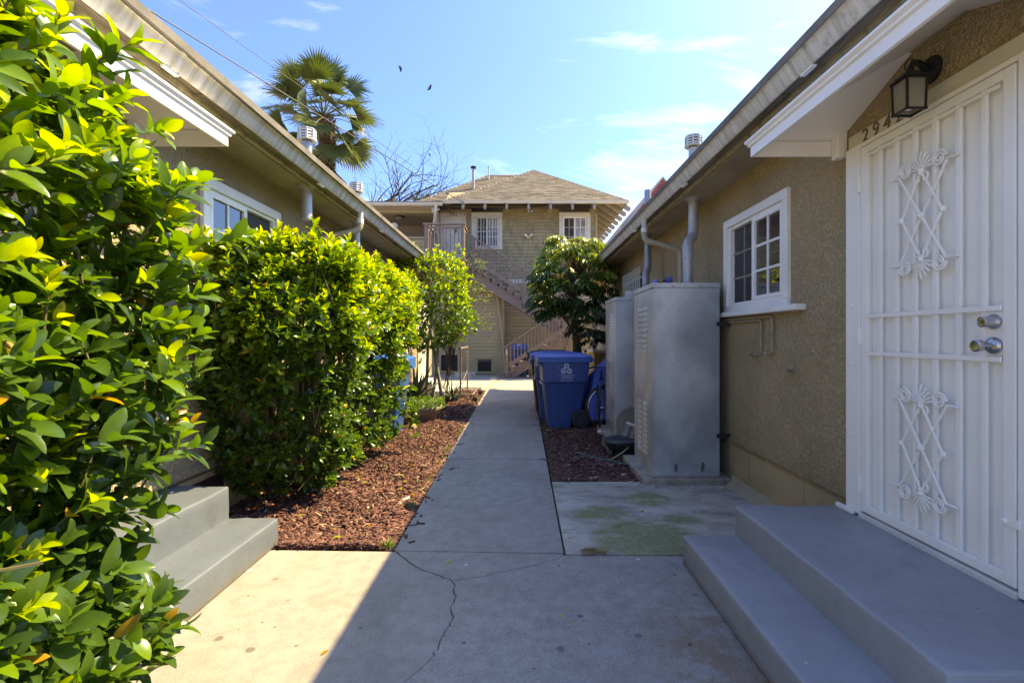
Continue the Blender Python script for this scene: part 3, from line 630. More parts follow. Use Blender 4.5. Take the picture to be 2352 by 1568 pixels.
box('lock_plate', 'white_door', SD, XB + 0.004, XW - 0.006, 1.873, 1.939, 1.247, 1.423, bevel=0.003)
box('top_channel', 'white_door', SD, XB - 0.004, XB + 0.0, 1.88, 2.6, 2.292, 2.306)
XO = XB - 0.012
def ornament(yc, zc, hw, hh):
    P = lambda u, w: (XO, yc - u * hw, zc + w * hh)
    b = MB(); r = 0.0065
    for seg in (((-1, .66), (1, -.66)), ((1, .66), (-1, -.66))): b.tube([P(*seg[0]), P(*seg[1])], r, 6)
    b.v = [(x + (0.004 if i >= 12 else 0), y, z) for i, (x, y, z) in enumerate(b.v)]
    for sx in (-1, 1):
        b.tube([P(0, .62), P(sx * 0.86, 0), P(0, -.62)], r, 6)
        b.lathe([(0.010, -0.012), (0.014, 0), (0.010, 0.012)], P(sx * 0.88, 0), (0, 0, 1), 8)
        for sw in (-1, 1):                                       # spiral scrolls and side ties
            pts = []
            for i in range(30):
                t = i / 29.0; an = t * 4.1 * math.pi; rad = 0.037 * (1 - 0.78 * t)
                cu, cw = sx * (1.0 * hw - 0.037), sw * (0.66 * hh + 0.016)
                pts.append((XO, yc - (cu + sx * rad * math.cos(an)), zc + cw + sw * rad * math.sin(an)))
            b.tube(pts, [0.0066 - 0.002 * i / 29 for i in range(30)], 6)
            b.tube([P(sx * 1.0, sw * .66), P(sx * 1.42, sw * .66)], 0.006, 6)
    b.lathe([(0.009, -0.014), (0.017, -0.006), (0.017, 0.006), (0.009, 0.014)], P(0, 0), (0, 0, 1), 8)
    o = b.build('ornament', 'white_door', SD, smooth=True)
    for sw in (-1, 1):
        c = MB()
        for k in range(-4, 5):                                    # palmette petals
            a = k * 0.34; L = 0.27 - 0.022 * abs(k); base = Vector(P(0, sw * .64))
            tip = base + Vector((0, -math.sin(a) * L * hh, sw * math.cos(a) * L * hh)); mid = base.lerp(tip, 0.6) + Vector((-0.006, 0, 0))
            c.tube([base, base.lerp(tip, 0.3), mid, base.lerp(tip, 0.9), tip], [0.0025, 0.0032, 0.0045, 0.005, 0.0025], 6)
        c.lathe([(0.006, -0.02), (0.016, -0.012), (0.012, 0.0), (0.017, 0.012), (0.006, 0.02)], P(0, sw * .62), (0, 0, 1), 8)
        for sx in (-1, 1):
            pts = [P(sx * (0.16 + 0.14 * math.sin(t * 4.5) * (1 - t * .5)), sw * (0.60 - 0.10 * (1 - math.cos(t * 4.5)) * .6)) for t in np.linspace(0, 1, 10)]
            c.tube(pts, 0.005, 6)
        c.build('palmette', 'white_door', SD, smooth=True)
ornament(2.237, 1.885, 0.132, 0.325); ornament(2.237, 0.81, 0.132, 0.325)
c = (XB - 0.0, 1.905, 1.382)
MB().lathe([(0.030, 0), (0.030, 0.006), (0.026, 0.012), (0.021, 0.034), (0.021, 0.05), (0.018, 0.052), (0.018, 0.049), (0.004, 0.049)], c, (-1, 0, 0), 24).build('deadbolt', 'nickel', SD, smooth=True)
MB().lathe([(0.008, 0), (0.008, 0.003)], (XB - 0.0492, 1.905, 1.382), (-1, 0, 0), 12).build('keyhole', 'brass', SD)
MB().lathe([(0.034, 0), (0.034, 0.006), (0.028, 0.014), (0.012, 0.020), (0.011, 0.036), (0.018, 0.042), (0.024, 0.060), (0.025, 0.074), (0.019, 0.078), (0.004, 0.076)], (XB, 1.905, 1.288), (-1, 0, 0), 24).build('door_knob', 'nickel', SD, smooth=True)
for z in (2.16, 1.33, 0.52):
    h = MB(); h.tube([(XW - 0.04, 2.656, z - 0.045), (XW - 0.04, 2.656, z + 0.045)], 0.008, 8); h.box(XW - 0.0385, XW - 0.035, 2.66, 2.69, z - 0.05, z + 0.05); h.build('hinge', 'white_door', SD)
for z in (2.05, 1.50, 1.17, 0.78): MB().ball((XW - 0.036, 2.725, z), 0.008, 8).build('bolt_head', 'white_door', HR, smooth=True)
h = MB(); h.box(XB - 0.008, XB - 0.001, 1.80, 1.86, 0.60, 0.635); h.ball((XB - 0.008, 1.855, 0.618), 0.012, 8); h.build('latch', 'white_door', SD, bevel=0.002)
for i, ch in enumerate("2942"):
    text('house_number', ch, 0.105, 'digits', HR, (XW - 0.021, 2.635 - 0.078 * i, 2.418), (0, -1, 0), (0, 0, 1))
text('house_number', "1/2", 0.075, 'digits_dark', HR, (XW - 0.021, 2.315, 2.425), (0, -1, 0), (0, 0, 1))

# door canopies (hip hood with moulded fascia)
def canopy(H, s, xw, xf, ya, yb, zb, mat='white'):
    X = lambda x: s * x
    cn = MB()
    ht = 0.325; i = 0.56
    A_ = [(X(xf), ya, zb + .10), (X(xf), yb, zb + .10), (X(xw - .002), yb, zb + .10), (X(xw - .002), ya, zb + .10), (X(xw - .002), ya + i, zb + ht), (X(xw - .002), yb - i, zb + ht)]
    t = 0.012
    Bv = [(x, y, z - t) for x, y, z in A_]
    cn.add(A_ + Bv, [(0, 1, 5, 4), (1, 2, 5), (3, 0, 4), (6, 10, 11, 7), (7, 11, 8), (9, 10, 6), (0, 6, 7, 1), (1, 7, 8, 2), (3, 9, 6, 0)])
    o = cn.build('door_canopy', mat, H)
    pf = [(0, 0), (0.0, 0.055), (-0.012, 0.062), (-0.012, 0.072), (-0.026, 0.085), (-0.026, 0.097), (0.02, 0.085), (0.016, 0.03), (0.016, 0.0)]
    def ring(pts):                                                # moulding mitred round three sides
        m = MB(); n = len(pf); k = 0
        path = [((X(xw - .003), ya), (0, -1)), ((X(xf), ya), (-s, -1)), ((X(xf), yb), (-s, 1)), ((X(xw - .003), yb), (0, 1))]
        for (px, py_), (nx, ny) in path:
            for d, z in pf: m.v.append((px - nx * d, py_ - ny * d, zb + z))
        for q in range(3):
            for j in range(n): m.f.append((q * n + j, q * n + (j + 1) % n, (q + 1) * n + (j + 1) % n, (q + 1) * n + j))
        m.f.append(tuple(range(n))); m.f.append(tuple(range(4 * n - 1, 3 * n - 1, -1)))
        return m
    ring(None).build('fascia', mat, o)
    for yy in (ya + 0.05, yb - 0.05):
        x0, x1 = sorted((X(xw - 0.001), X(xw - 0.06))); box('bracket', mat, o, x0, x1, yy - 0.03, yy + 0.03, zb - 0.03, zb + 0.15, bevel=0.005)
    return o
canopy(HR, 1, XW, 1.372, 1.50, 2.885, 2.395, 'white')

# lantern
LN = thing('wall_lantern', 'black square wall lantern hanging on the stucco above the white barred door', 'lantern', (XW, 2.23, 2.50))
LX, LY, LZ, hw = 1.750, 2.178, 2.335, 0.040
MB().lathe([(0.062, 0), (0.060, 0.012), (0.045, 0.022), (0.02, 0.028)], (XW - 0.001, 2.235, 2.555), (-1, 0, 0), 24).build('backplate', 'black', LN, smooth=True)
MB().tube([(XW - 0.02, 2.235, 2.555), (XW - 0.08, 2.21, 2.575), (XW - 0.12, 2.19, 2.568), (LX, LY, 2.515)], [0.018, 0.013, 0.012, 0.014], 10).build('arm', 'black', LN, smooth=True)
b = MB(); h0, h1 = LZ, LZ + 0.138
for sx in (-1, 1):
    for sy in (-1, 1): b.bar((LX + sx * hw, LY + sy * hw, h0 - 0.006), (LX + sx * hw * 1.08, LY + sy * hw * 1.08, h1), 0.0085, 0.0085)
for z, k in ((h0, 1.0), (h1, 1.08)):
    q = hw * k + 0.008
    for sx in (-1, 1):
        b.bar((LX + sx * hw * k, LY - q, z), (LX + sx * hw * k, LY + q, z), 0.009, 0.009); b.bar((LX - q, LY + sx * hw * k, z), (LX + q, LY + sx * hw * k, z), 0.009, 0.009)
b.build('cage', 'black', LN)
q = hw * 1.08 + .012
MB().add([(LX - q, LY - q, h1 + .005), (LX + q, LY - q, h1 + .005), (LX + q, LY + q, h1 + .005), (LX - q, LY + q, h1 + .005), (LX - .016, LY - .016, h1 + .045), (LX + .016, LY - .016, h1 + .045), (LX + .016, LY + .016, h1 + .045), (LX - .016, LY + .016, h1 + .045)],
         [(0, 1, 2, 3), (4, 5, 6, 7), (0, 1, 5, 4), (1, 2, 6, 5), (2, 3, 7, 6), (3, 0, 4, 7)]).build('lantern_roof', 'black', LN)
ringp = [(LX, LY + 0.024 * math.cos(a), h1 + .075 + 0.024 * math.sin(a)) for a in np.linspace(0, 2 * math.pi, 18)[:-1]]
MB().tube(ringp, 0.003, 6, closed=True).build('ring', 'black', LN, smooth=True)
for sx, sy in ((-1, 0), (1, 0), (0, -1), (0, 1)):
    k0, k1 = hw - .001, hw * 1.08 - .001
    if sx: vs = [(LX + sx * k0, LY - k0, h0 + .004), (LX + sx * k0, LY + k0, h0 + .004), (LX + sx * k1, LY + k1, h1 - .004), (LX + sx * k1, LY - k1, h1 - .004)]
    else: vs = [(LX - k0, LY + sy * k0, h0 + .004), (LX + k0, LY + sy * k0, h0 + .004), (LX + k1, LY + sy * k1, h1 - .004), (LX - k1, LY + sy * k1, h1 - .004)]
    w_ = [(x - sx * .003, y - sy * .003, z) for x, y, z in vs]
    MB().add(vs + w_, [(0, 1, 2, 3), (7, 6, 5, 4), (0, 4, 5, 1), (1, 5, 6, 2), (2, 6, 7, 3), (3, 7, 4, 0)]).build('glass_pane', 'lampglass', LN)
MB().ball((LX, LY, LZ + 0.045), 0.034, 14, (1, 1, 1.15)).tube([(LX, LY, LZ + .07), (LX, LY, LZ + .13)], 0.016, 10).build('bulb', 'bulb', LN, smooth=True)

# right steps
def uneven(o, amp=0.006, size=0.12, cuts=5):
    me = o.data; bm = bmesh.new(); bm.from_mesh(me)
    bmesh.ops.bevel(bm, geom=[e for e in bm.edges], offset=0.013, segments=3, affect='EDGES', profile=0.5)
    long_ = [e for e in bm.edges if e.calc_length() > 0.08]; 
    for _ in range(3): bmesh.ops.subdivide_edges(bm, edges=[e for e in bm.edges if e.calc_length() > 0.05], cuts=1, use_grid_fill=True)
    from mathutils import noise as nz_
    for v in bm.verts:
        w = v.co + o.location; n_ = nz_.noise_vector(w * (1 / size)) * .6 + nz_.noise_vector(w * (3.3 / size)) * .4
        if w.z > 0.02: v.co += n_ * amp
    bm.to_mesh(me); bm.free(); me.polygons.foreach_set('use_smooth', [True] * len(me.polygons))
    return o
ST = thing('entry_steps', 'slate grey painted concrete steps below the white barred door', 'steps', (1.45, 1.5, 0))
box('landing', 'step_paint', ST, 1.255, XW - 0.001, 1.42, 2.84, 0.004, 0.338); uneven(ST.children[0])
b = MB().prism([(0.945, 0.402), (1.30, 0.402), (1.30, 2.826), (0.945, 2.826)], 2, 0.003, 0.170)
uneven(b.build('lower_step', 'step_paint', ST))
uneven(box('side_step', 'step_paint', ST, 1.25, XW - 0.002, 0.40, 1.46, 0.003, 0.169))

# water pipes and spigot on right wall
WP = thing('water_pipe', 'pair of thin tan pipes below the white sill of the right window', 'pipe', (XW, 4.2, 1.4))
xp = XW - 0.018
MB().tube([(xp, 4.70, 1.455), (xp, 3.80, 1.455), (xp, 3.783, 1.44), (xp, 3.783, 1.20), (xp - .004, 3.80, 1.187), (xp - .015, 3.90, 1.187)], 0.0085, 8).build('pipe', 'tanpipe', WP, smooth=True)
MB().tube([(xp - .004, 4.70, 1.478), (xp - .004, 3.63, 1.478), (xp - .004, 3.613, 1.462), (xp - .004, 3.613, 1.215), (xp - .006, 3.63, 1.2), (xp - .01, 3.69, 1.2)], 0.0085, 8).build('pipe', 'tanpipe', WP, smooth=True)
MB().lathe([(0.013, -0.02), (0.018, -0.012), (0.018, 0.012), (0.012, 0.02)], (xp - .015, 3.905, 1.187), (0, 1, 0), 10).build('stub_end', 'rustpipe', WP, smooth=True)
MB().lathe([(0.012, -0.015), (0.014, 0.0), (0.011, 0.015)], (xp - .01, 3.70, 1.2), (0, 1, 0), 10).build('stub_end', 'tanpipe', WP, smooth=True)
for y, z in ((3.783, 1.33), (3.613, 1.36), (4.3, 1.466), (3.9, 1.47)): MB().box(XW - 0.03, XW, y - .012, y + .012, z - .006, z + .006).build('clip', 'tanpipe', WP)
SG = thing('spigot_stub', 'short rusty pipe stub sticking out low on the right stucco wall', 'pipe stub', (XW, 3.36, 1.09))
MB().tube([(XW, 3.40, 1.095), (XW - .022, 3.40, 1.09), (XW - .03, 3.36, 1.088), (XW - .03, 3.33, 1.092)], [0.009, 0.009, 0.009, 0.011], 8).build('stub', 'rustpipe', SG, smooth=True)
MB().lathe([(0.02, 0), (0.016, 0.006), (0.009, 0.01)], (XW - .0005, 3.40, 1.095), (-1, 0, 0), 12).build('flange', 'tanpipe', SG)

# ------------------------------------------------------------------ left house
XL = 2.22
HL = thing('stucco_house', 'tan stucco bungalow behind the clipped hedges on the left of the walk', 'house', (-4.7, 5.0, 0))
lh = [(3.42, 4.35, 1.60, 2.40)]
wall_strip(MB(), -XL - 0.18, -XL, 0.9, 11.9, 0.42, 2.72, lh).build('wall', 'stucco_left', HL)
b = MB(); b.box(-7.2, -XL, 11.9, 12.05, 0.42, 2.72); b.box(-7.2, -7.02, 0.9, 11.9, 0.42, 2.72); b.box(-7.2, -XL, 0.75, 0.9, 0.42, 2.72); b.build('wall', 'stucco_left', HL)
box('foundation', 'stucco_smooth', HL, -XL - 0.20, -XL - 0.012, 0.9, 11.9, -0.06, 0.395)
MB().prism([(-XL + 0.03, 0.40), (-XL + 0.026, 0.43), (-XL, 0.46), (-XL, 0.40)], 1, 0.9, 11.9).build('stucco_lip', 'stucco_left', HL)
vent = box('foundation_vent', 'mesh', HL, -XL - 0.010, -XL - 0.004, 3.12, 3.62, 0.05, 0.33)
b = MB(); b.box(-XL - 0.012, -XL + 0.012, 3.08, 3.66, 0.33, 0.37); b.box(-XL - 0.012, -XL + 0.012, 3.62, 3.66, 0.03, 0.33); b.box(-XL - 0.012, -XL + 0.012, 3.08, 3.12, 0.03, 0.33); b.build('vent_frame', 'tanpipe', vent)
eave_roof(HL, -1, XL, 1.70, 0.9, 11.9, 2.70, 4.7, 3.6, 'soffit', 'roof_grey')
side_window(HL, -XL, 1, 3.42, 4.35, 1.60, 2.38, trim=0.075)
MB().box(-XL - 0.17, -XL - 0.15, 3.3, 4.5, 1.5, 2.5).build('dark_room', 'void', HL)
canopy(HL, -1, XL, 1.695, 1.35, 2.80, 2.425, 'white')
LS = thing('entry_steps', 'pale grey painted concrete steps behind the near hedge on the left', 'steps', (-1.9, 2.4, 0))
uneven(box('landing', 'step_paint_sunlit', LS, -XL + 0.001, -1.855, 1.55, 3.085, 0.004, 0.375), .013)
uneven(box('lower_step', 'step_paint_sunlit', LS, -1.93, -1.545, 1.50, 3.085, 0.003, 0.172), .013)
# second entry of the left house
b = MB(); y0, y1 = 10.35, 11.25
dr = box('door', 'white_door', HL, -XL, -XL + 0.03, y0, y1, 0.36, 2.38)
for k in range(7): box('bar', 'white_door', dr, -XL + 0.03, -XL + 0.05, y0 + .06 + k * .13 - .01, y0 + .06 + k * .13 + .01, 0.42, 2.32)
WS = thing('entry_steps', 'white washed concrete steps beside the aloe at the far end of the left bed', 'steps', (-1.95, 11.0, 0))
box('landing', 'whitewash', WS, -XL + .035, -1.87, 10.25, 11.35, 0.0, 0.38, bevel=0.02)
box('lower_step', 'whitewash', WS, -1.868, -1.52, 10.25, 11.35, 0.0, 0.19, bevel=0.02)

# downspouts, white floodlight on the left eave
def downspout(H, pts, mats, r=0.034):
    p = [Vector(q) for q in pts]
    o = None
    MB().tube([p[0] + Vector((0, 0, 0.09)), p[0] + Vector((0, 0, 0.01))], r * 0.9, 12).build('gutter_outlet', 'gutter', H, smooth=True)
    d = MB()
    sm = [p[0]]
    for a, b_, c in zip(p[:-2], p[1:-1], p[2:]):
        u = (a - b_).normalized() * 0.07; w = (c - b_).normalized() * 0.07
        for t in np.linspace(0, 1, 6): sm.append((b_ + u).lerp(b_, t).lerp(b_.lerp(b_ + w, t), t))
    sm.append(p[-1])
    rs = [r * (1.06 if i % 2 else 1.0) for i in range(len(sm))]
    d.tube(sm, rs, 12); dn = d.build('downspout', mats[0], H, smooth=True)
    MB().tube([p[0] + Vector((0, 0, 0.004)), p[0] - Vector((0, 0, 0.05))], r * 1.09, 12).build('spout_sleeve', 'white_trim', dn, smooth=True)
downspout(HR, [(1.45, 5.67, 2.60), (1.45, 5.67, 2.46), (1.85, 5.58, 2.33), (1.85, 5.58, 0.1)], ('tandown',))
downspout(HL, [(-1.76, 5.30, 2.62), (-1.76, 5.30, 2.50), (-2.17, 5.15, 2.36), (-2.17, 5.15, 0.1)], ('tandown',))
FL = thing('floodlight', 'white twin floodlight clamped on the left gutter below the porch', 'floodlight', (-1.78, 6.6, 2.76))
MB().lathe([(0.03, 0), (0.045, 0.01), (0.045, 0.05)], (-1.78, 6.6, 2.765), (0, 0, 1), 12).build('base', 'whiteplastic', FL, smooth=True)
for dx, dy in ((-0.02, -0.07), (0.06, -0.03)):
    MB().lathe([(0.018, -0.04), (0.022, 0.0), (0.045, 0.05), (0.048, 0.06), (0.03, 0.064)], (-1.78 + dx, 6.6 + dy, 2.85), (dx * 3, -0.7, -0.4), 14).build('lamp_head', 'whiteplastic', FL, smooth=True)

# barred window and gate further along the right house
BW = box('barred_window', 'glass', HR, XW - 0.012, XW - 0.002, 7.35, 8.55, 1.45, 2.33)
for k in range(11): box('bar', 'oldwhite', BW, XW - 0.10, XW - 0.085, 7.36 + k * .118 - .009, 7.36 + k * .118 + .009, 1.36, 2.40)
for z in (1.50, 2.24): box('cross_bar', 'oldwhite', BW, XW - 0.084, XW - 0.07, 7.33, 8.57, z - .012, z + .012)
for y in (7.38, 8.53): box('stand_off', 'oldwhite', BW, XW - 0.069, XW, y - .01, y + .01, 2.23, 2.25)
BW2 = box('barred_window', 'glass', HR, XW - 0.012, XW - 0.002, 9.35, 10.0, 1.5, 2.25)
for k in range(6): box('bar', 'oldwhite', BW2, XW - 0.10, XW - 0.085, 9.36 + k * .118 - .009, 9.36 + k * .118 + .009, 1.42, 2.33)
for z in (1.55, 2.2): box('cross_bar', 'oldwhite', BW2, XW - 0.084, XW - 0.07, 9.33, 10.02, z - .012, z + .012)
GD = box('security_door', 'oldwhite', HR, XW - 0.03, XW - 0.002, 11.1, 12.05, 0.34, 2.36)
for k in range(9): box('bar', 'oldwhite', GD, XW - 0.055, XW - 0.031, 11.16 + k * .105 - .01, 11.16 + k * .105 + .01, 0.36, 2.34)
MB().lathe([(0.03, 0), (0.028, 0.01), (0.012, 0.02), (0.02, 0.05), (0.02, 0.06)], (XW - .056, 11.2, 1.3), (-1, 0, 0), 10).build('door_knob', 'brass', GD)
MB().box(1.55, XW - .001, 10.2, 11.0, 0.0, 1.0).build('porch_wall', 'stucco', HR); box('porch_cap', 'oldwhite', HR, 1.51, XW - .001, 10.16, 11.04, 1.0, 1.06, bevel=0.006)
for k in range(7): box('porch_bar', 'oldwhite', HR, 1.60, 1.618, 10.25 + k * .11, 10.268 + k * .11, 1.06, 2.0)
box('porch_rail', 'oldwhite', HR, 1.595, 1.623, 10.2, 11.0, 2.0, 2.03)
# ------------------------------------------------------------------ flue pipes
def elbow_path(p, q, zs, ze):
    """vertical at p to zs, slanted to q by ze, vertical after"""
    return [Vector((p[0], p[1], zs - 0.10)), Vector((p[0], p[1], zs)), Vector((p[0] * .82 + q[0] * .18, p[1] * .82 + q[1] * .18, zs + (ze - zs) * .32)), Vector((p[0] * .18 + q[0] * .82, p[1] * .18 + q[1] * .82, zs + (ze - zs) * .68)), Vector((q[0], q[1], ze)), Vector((q[0], q[1], ze + 0.10))]
def flue(label, p, q, z0, zs, ze, zroof0, zcap, r, cap=True, mat='pipe'):
    F = thing('flue_pipe', label, 'flue pipe', (p[0], p[1], z0), group='galvanised flue pipes through the eaves')
    MB().tube([(p[0], p[1], z0), (p[0], p[1], zs - 0.1)], r, 20).build('lower_pipe', mat, F, smooth=True)
    if zs < ze:
        e = elbow_path(p, q, zs, ze); MB().tube(e, [r * 1.05, r * 1.07, r * 1.04, r * 1.06, r * 1.07, r * 1.03], 20).build('elbow', mat, F, smooth=True)
        for c in (e[0], e[1], e[4], e[5]): MB().lathe([(r * 1.02, -.012), (r * 1.1, -.008), (r * 1.1, .008), (r * 1.02, .012)], c, (0, 0, 1), 20).build('seam_ring', mat, F, smooth=True)
    MB().tube([(q[0], q[1], ze + 0.1), (q[0], q[1], 2.71)], r * 1.0, 20).build('upper_pipe', mat, F, smooth=True)
    MB().lathe([(r * 1.05, -0.03), (r * 1.25, -0.02), (r * 1.75, -0.004), (r * 1.75, 0.0)], (q[0], q[1], 2.699), (0, 0, 1), 20).build('eave_collar', mat, F, smooth=True)
    top = zcap - 0.02 if cap else zcap
    MB().tube([(q[0], q[1], 2.705), (q[0], q[1], top)], r * 0.98, 20).build('roof_pipe', mat, F, smooth=True)
    if cap:
        n = 8; R1 = r * 1.62; c = MB()
        def ringb(b, ra, rb, z0_, z1_, nn=8, rot=math.pi / 8):
            v = []
            for z in (z0_, z1_):
                for rr in (ra, rb):
                    for j in range(nn): a = rot + 2 * math.pi * j / nn; v.append((q[0] + rr * math.cos(a), q[1] + rr * math.sin(a), z))
            f = []
            for j in range(nn):
                k = (j + 1) % nn
                f += [(j, k, nn + k, nn + j), (2 * nn + j, 3 * nn + j, 3 * nn + k, 2 * nn + k), (j, 2 * nn + j, 2 * nn + k, k), (nn + j, nn + k, 3 * nn + k, 3 * nn + j)]
            b.add(v, f)
        cp = MB().lathe([(R1 * 0.55, zcap - 0.02), (R1 * 0.6, zcap + 0.085)], (q[0], q[1], 0), (0, 0, 1), 16).build('cap', 'mesh', F)
        for k in range(3):
            m = MB(); ringb(m, R1 * (0.80), R1 * (1.02), zcap + 0.012 + k * 0.027, zcap + 0.012 + k * 0.027 + 0.0155); m.build('cap_band', 'galv_light', cp)
        for j in range(8):
            a = math.pi / 8 + 2 * math.pi * j / 8; m = MB(); m.bar((q[0] + R1 * .97 * math.cos(a), q[1] + R1 * .97 * math.sin(a), zcap), (q[0] + R1 * .97 * math.cos(a), q[1] + R1 * .97 * math.sin(a), zcap + .088), .014, .014); m.build('cap_post', 'galv_light', cp)
        m = MB(); ringb(m, R1 * 0.5, R1 * 1.16, zcap - 0.010, zcap + 0.0); m.build('cap_plate', 'galv_light', cp); m = MB(); ringb(m, R1 * 0.02, R1 * 1.05, zcap + 0.088, zcap + 0.096); m.build('cap_plate', 'galv_light', cp)
    return F
M['galv_light'] = simple('pale galvanised cap', (0.56, 0.55, 0.52), 0.5, 0.2, var=0.15, scale=14)
flue('galvanised flue rising from the nearest grey cabinet, its slotted cap above the right roof', (1.625, 4.70), (1.715, 4.80), 1.82, 2.20, 2.36, 3.0, 3.22, 0.047)
flue('capless galvanised flue from the farther grey cabinet beside the tan downspout', (1.66, 6.42), (1.70, 6.47), 1.83, 2.13, 2.26, 3.0, 3.29, 0.044, cap=False)
flue('flue pipe through the left eave, its slotted cap in front of the palm', (-1.96, 4.43), (-1.96, 4.43), 0.9, 2.3, 2.3, 3.0, 3.13, 0.046)
flue('small capped flue on the left roof in front of the bare tree', (-1.96, 5.76), (-1.96, 5.76), 0.9, 2.3, 2.3, 3.0, 3.06, 0.044)

# ------------------------------------------------------------------ water heater cabinets
def cabinet(label, x0, x1, y0, y1, z0, z1, cols, rows_top, rows_bot, lw, lh, tape):
    K = thing('heater_cabinet', label, 'metal cabinet', (x0, y0, 0), group='galvanised heater cabinets by the right wall')
    box('concrete_pad', 'kerb_concrete', K, x0 - 0.10, x1 + 0.10, y0 - 0.06, y1 + 0.12, -0.03, z0 - 0.002, bevel=0.012)
    bd = MB().box(x0 + 0.012, x1, y0, y1, z0, z1 - 0.045).build('body', 'galv', K, bevel=0.004)
    box('top_cap', 'galv', K, x0 - 0.004, x1 + 0.004, y0 - 0.005, y1 + 0.005, z1 - 0.044, z1, bevel=0.004)
    box('base_rail', 'galv', K, x0 + 0.004, x0 + 0.0115, y0 + 0.01, y1 - .01, z0, z0 + 0.055)
    dr = MB().box(x0, x0 + 0.0115, y0 + 0.006, y1 - 0.012, z0 + 0.058, z1 - 0.052).build('door', 'galv', K, bevel=0.003)
    ym = (y0 + y1) / 2
    lm = None
    wsp = (y1 - y0) * 0.56 / cols
    for (zt, rows) in ((z1 - 0.22, rows_top), (z0 + 0.10 + rows_bot * lh * 1.55, rows_bot)):
        for c in range(cols):
            for r in range(rows):
                y = ym + (c - (cols - 1) / 2) * wsp; z = zt - r * lh * 1.5
                if lm is None:                                     # pressed louvre: shared half-drop shape
                    a, h = lw / 2, lh / 2
                    vs = [(0, -a, -h), (0, a, -h), (0, a, h), (0, -a, h), (-0.011, -a * .86, -h * .9), (-0.011, a * .86, -h * .9), (-0.004, a * .92, h * .5), (-0.004, -a * .92, h * .5)]
                    lm = bpy.data.meshes.new('louver'); lm.from_pydata(vs, [], [(0, 4, 5, 1), (4, 7, 6, 5), (7, 3, 2, 6), (0, 3, 7, 4), (1, 5, 6, 2)]); lm.update(); lm.materials.append(M['galv_light2'])
                place('louver', lm, dr, (x0 - 0.0005, y, z))
    h = MB(); zc = (z0 + z1) / 2 - 0.02; yh = y0 + 0.27 * (y1 - y0) + .12
    h.tube([(x0 - 0.001, yh, zc - .05), (x0 - 0.02, yh, zc - .05), (x0 - 0.02, yh, zc + .05), (x0 - 0.001, yh, zc + .05)], 0.005, 6); h.build('handle', 'galv', dr)
    for zz in ((z0 + 0.25, z1 - 0.3) if tape else ()):
        box('hinge', 'galv', K, x0 + .013, x0 + .05, y0 - 0.004, y0 - .0002, zz - .04, zz + .04)
    for xx in (x0 + .17, x0 + .42): box('cap_screw', 'black', K, xx, xx + 0.022, y0 - 0.0068, y0 - 0.0052, z1 - .036, z1 - .030)
    if tape:
        def patch(x, w, zc, h):
            rr = random.Random(int(x * 100)); pts = [(x - w, zc - h + rr.uniform(0, .012)), (x + w, zc - h + .03), (x + w, zc + h * .6), (x + w * .2, zc + h), (x - w, zc + h * .8)]
            MB().prism(pts, 1, y0 - 0.0012, y0 - 0.0002).build('tape_patch', 'tape', K)
        patch(x0 + .21, .013, z0 + .075, .045); patch(x0 + .452, .015, z0 + .085, .052)
        # strap plates holding it to the wall
        for zz in (1.44, 0.43): box('wall_strap', 'black', K, x1 - .03, XW - 0.001, y0 - 0.004, y0 - 0.0005, zz - .018, zz + .022)
    return K
M['galv_light2'] = galv('galvanised louvre', 1.0)
cabinet('tall dull grey galvanised cabinet nearest the mossy slab, flue on top', 1.195, 1.80, 4.37, 5.09, 0.062, 1.815, 2, 9, 10, 0.165, 0.034, True)
cabinet('narrower galvanised cabinet standing behind the nearest one, beside the bicycle wheels', 1.195, 1.72, 6.09, 6.81, 0.075, 1.83, 3, 16, 17, 0.105, 0.026, False)
CP = thing('draft_hood', 'small silver slotted vent cap lying on top of the farther cabinet', 'vent cap', (1.43, 6.25, 1.83))
for k in range(4): MB().lathe([(0.075, 0), (0.08, 0.004), (0.08, 0.016), (0.075, 0.02)], (1.43, 6.25, 1.832 + k * 0.021), (0, 0, 1), 10).build('cap_ring', 'galv_light', CP)
MB().lathe([(0.06, 0), (0.06, 0.085)], (1.43, 6.25, 1.832), (0, 0, 1), 10).build('core', 'mesh', CP)
HN = thing('hand_tool', 'small blue and black tool lying on top of the nearest grey cabinet', 'tool', (1.31, 4.52, 1.815))
d = Vector((0.85, -0.3, 0.12)).normalized(); p0 = Vector((1.24, 4.56, 1.838))
MB().lathe([(0.018, 0), (0.024, 0.006), (0.024, 0.05), (0.016, 0.056)], p0, d, 12).build('end_cap', 'bluefade', HN, smooth=True)
MB().lathe([(0.014, 0.056), (0.015, 0.12)], p0, d, 12).build('grip', 'black_plastic', HN, smooth=True)
MB().lathe([(0.0155, 0.062), (0.0155, 0.09)], p0, d, 12).build('label_band', 'orange', HN)
MB().lathe([(0.016, 0.12), (0.027, 0.128), (0.029, 0.16), (0.022, 0.185), (0.010, 0.187)], p0, d, 12).build('end_cap', 'bin', HN, smooth=True)

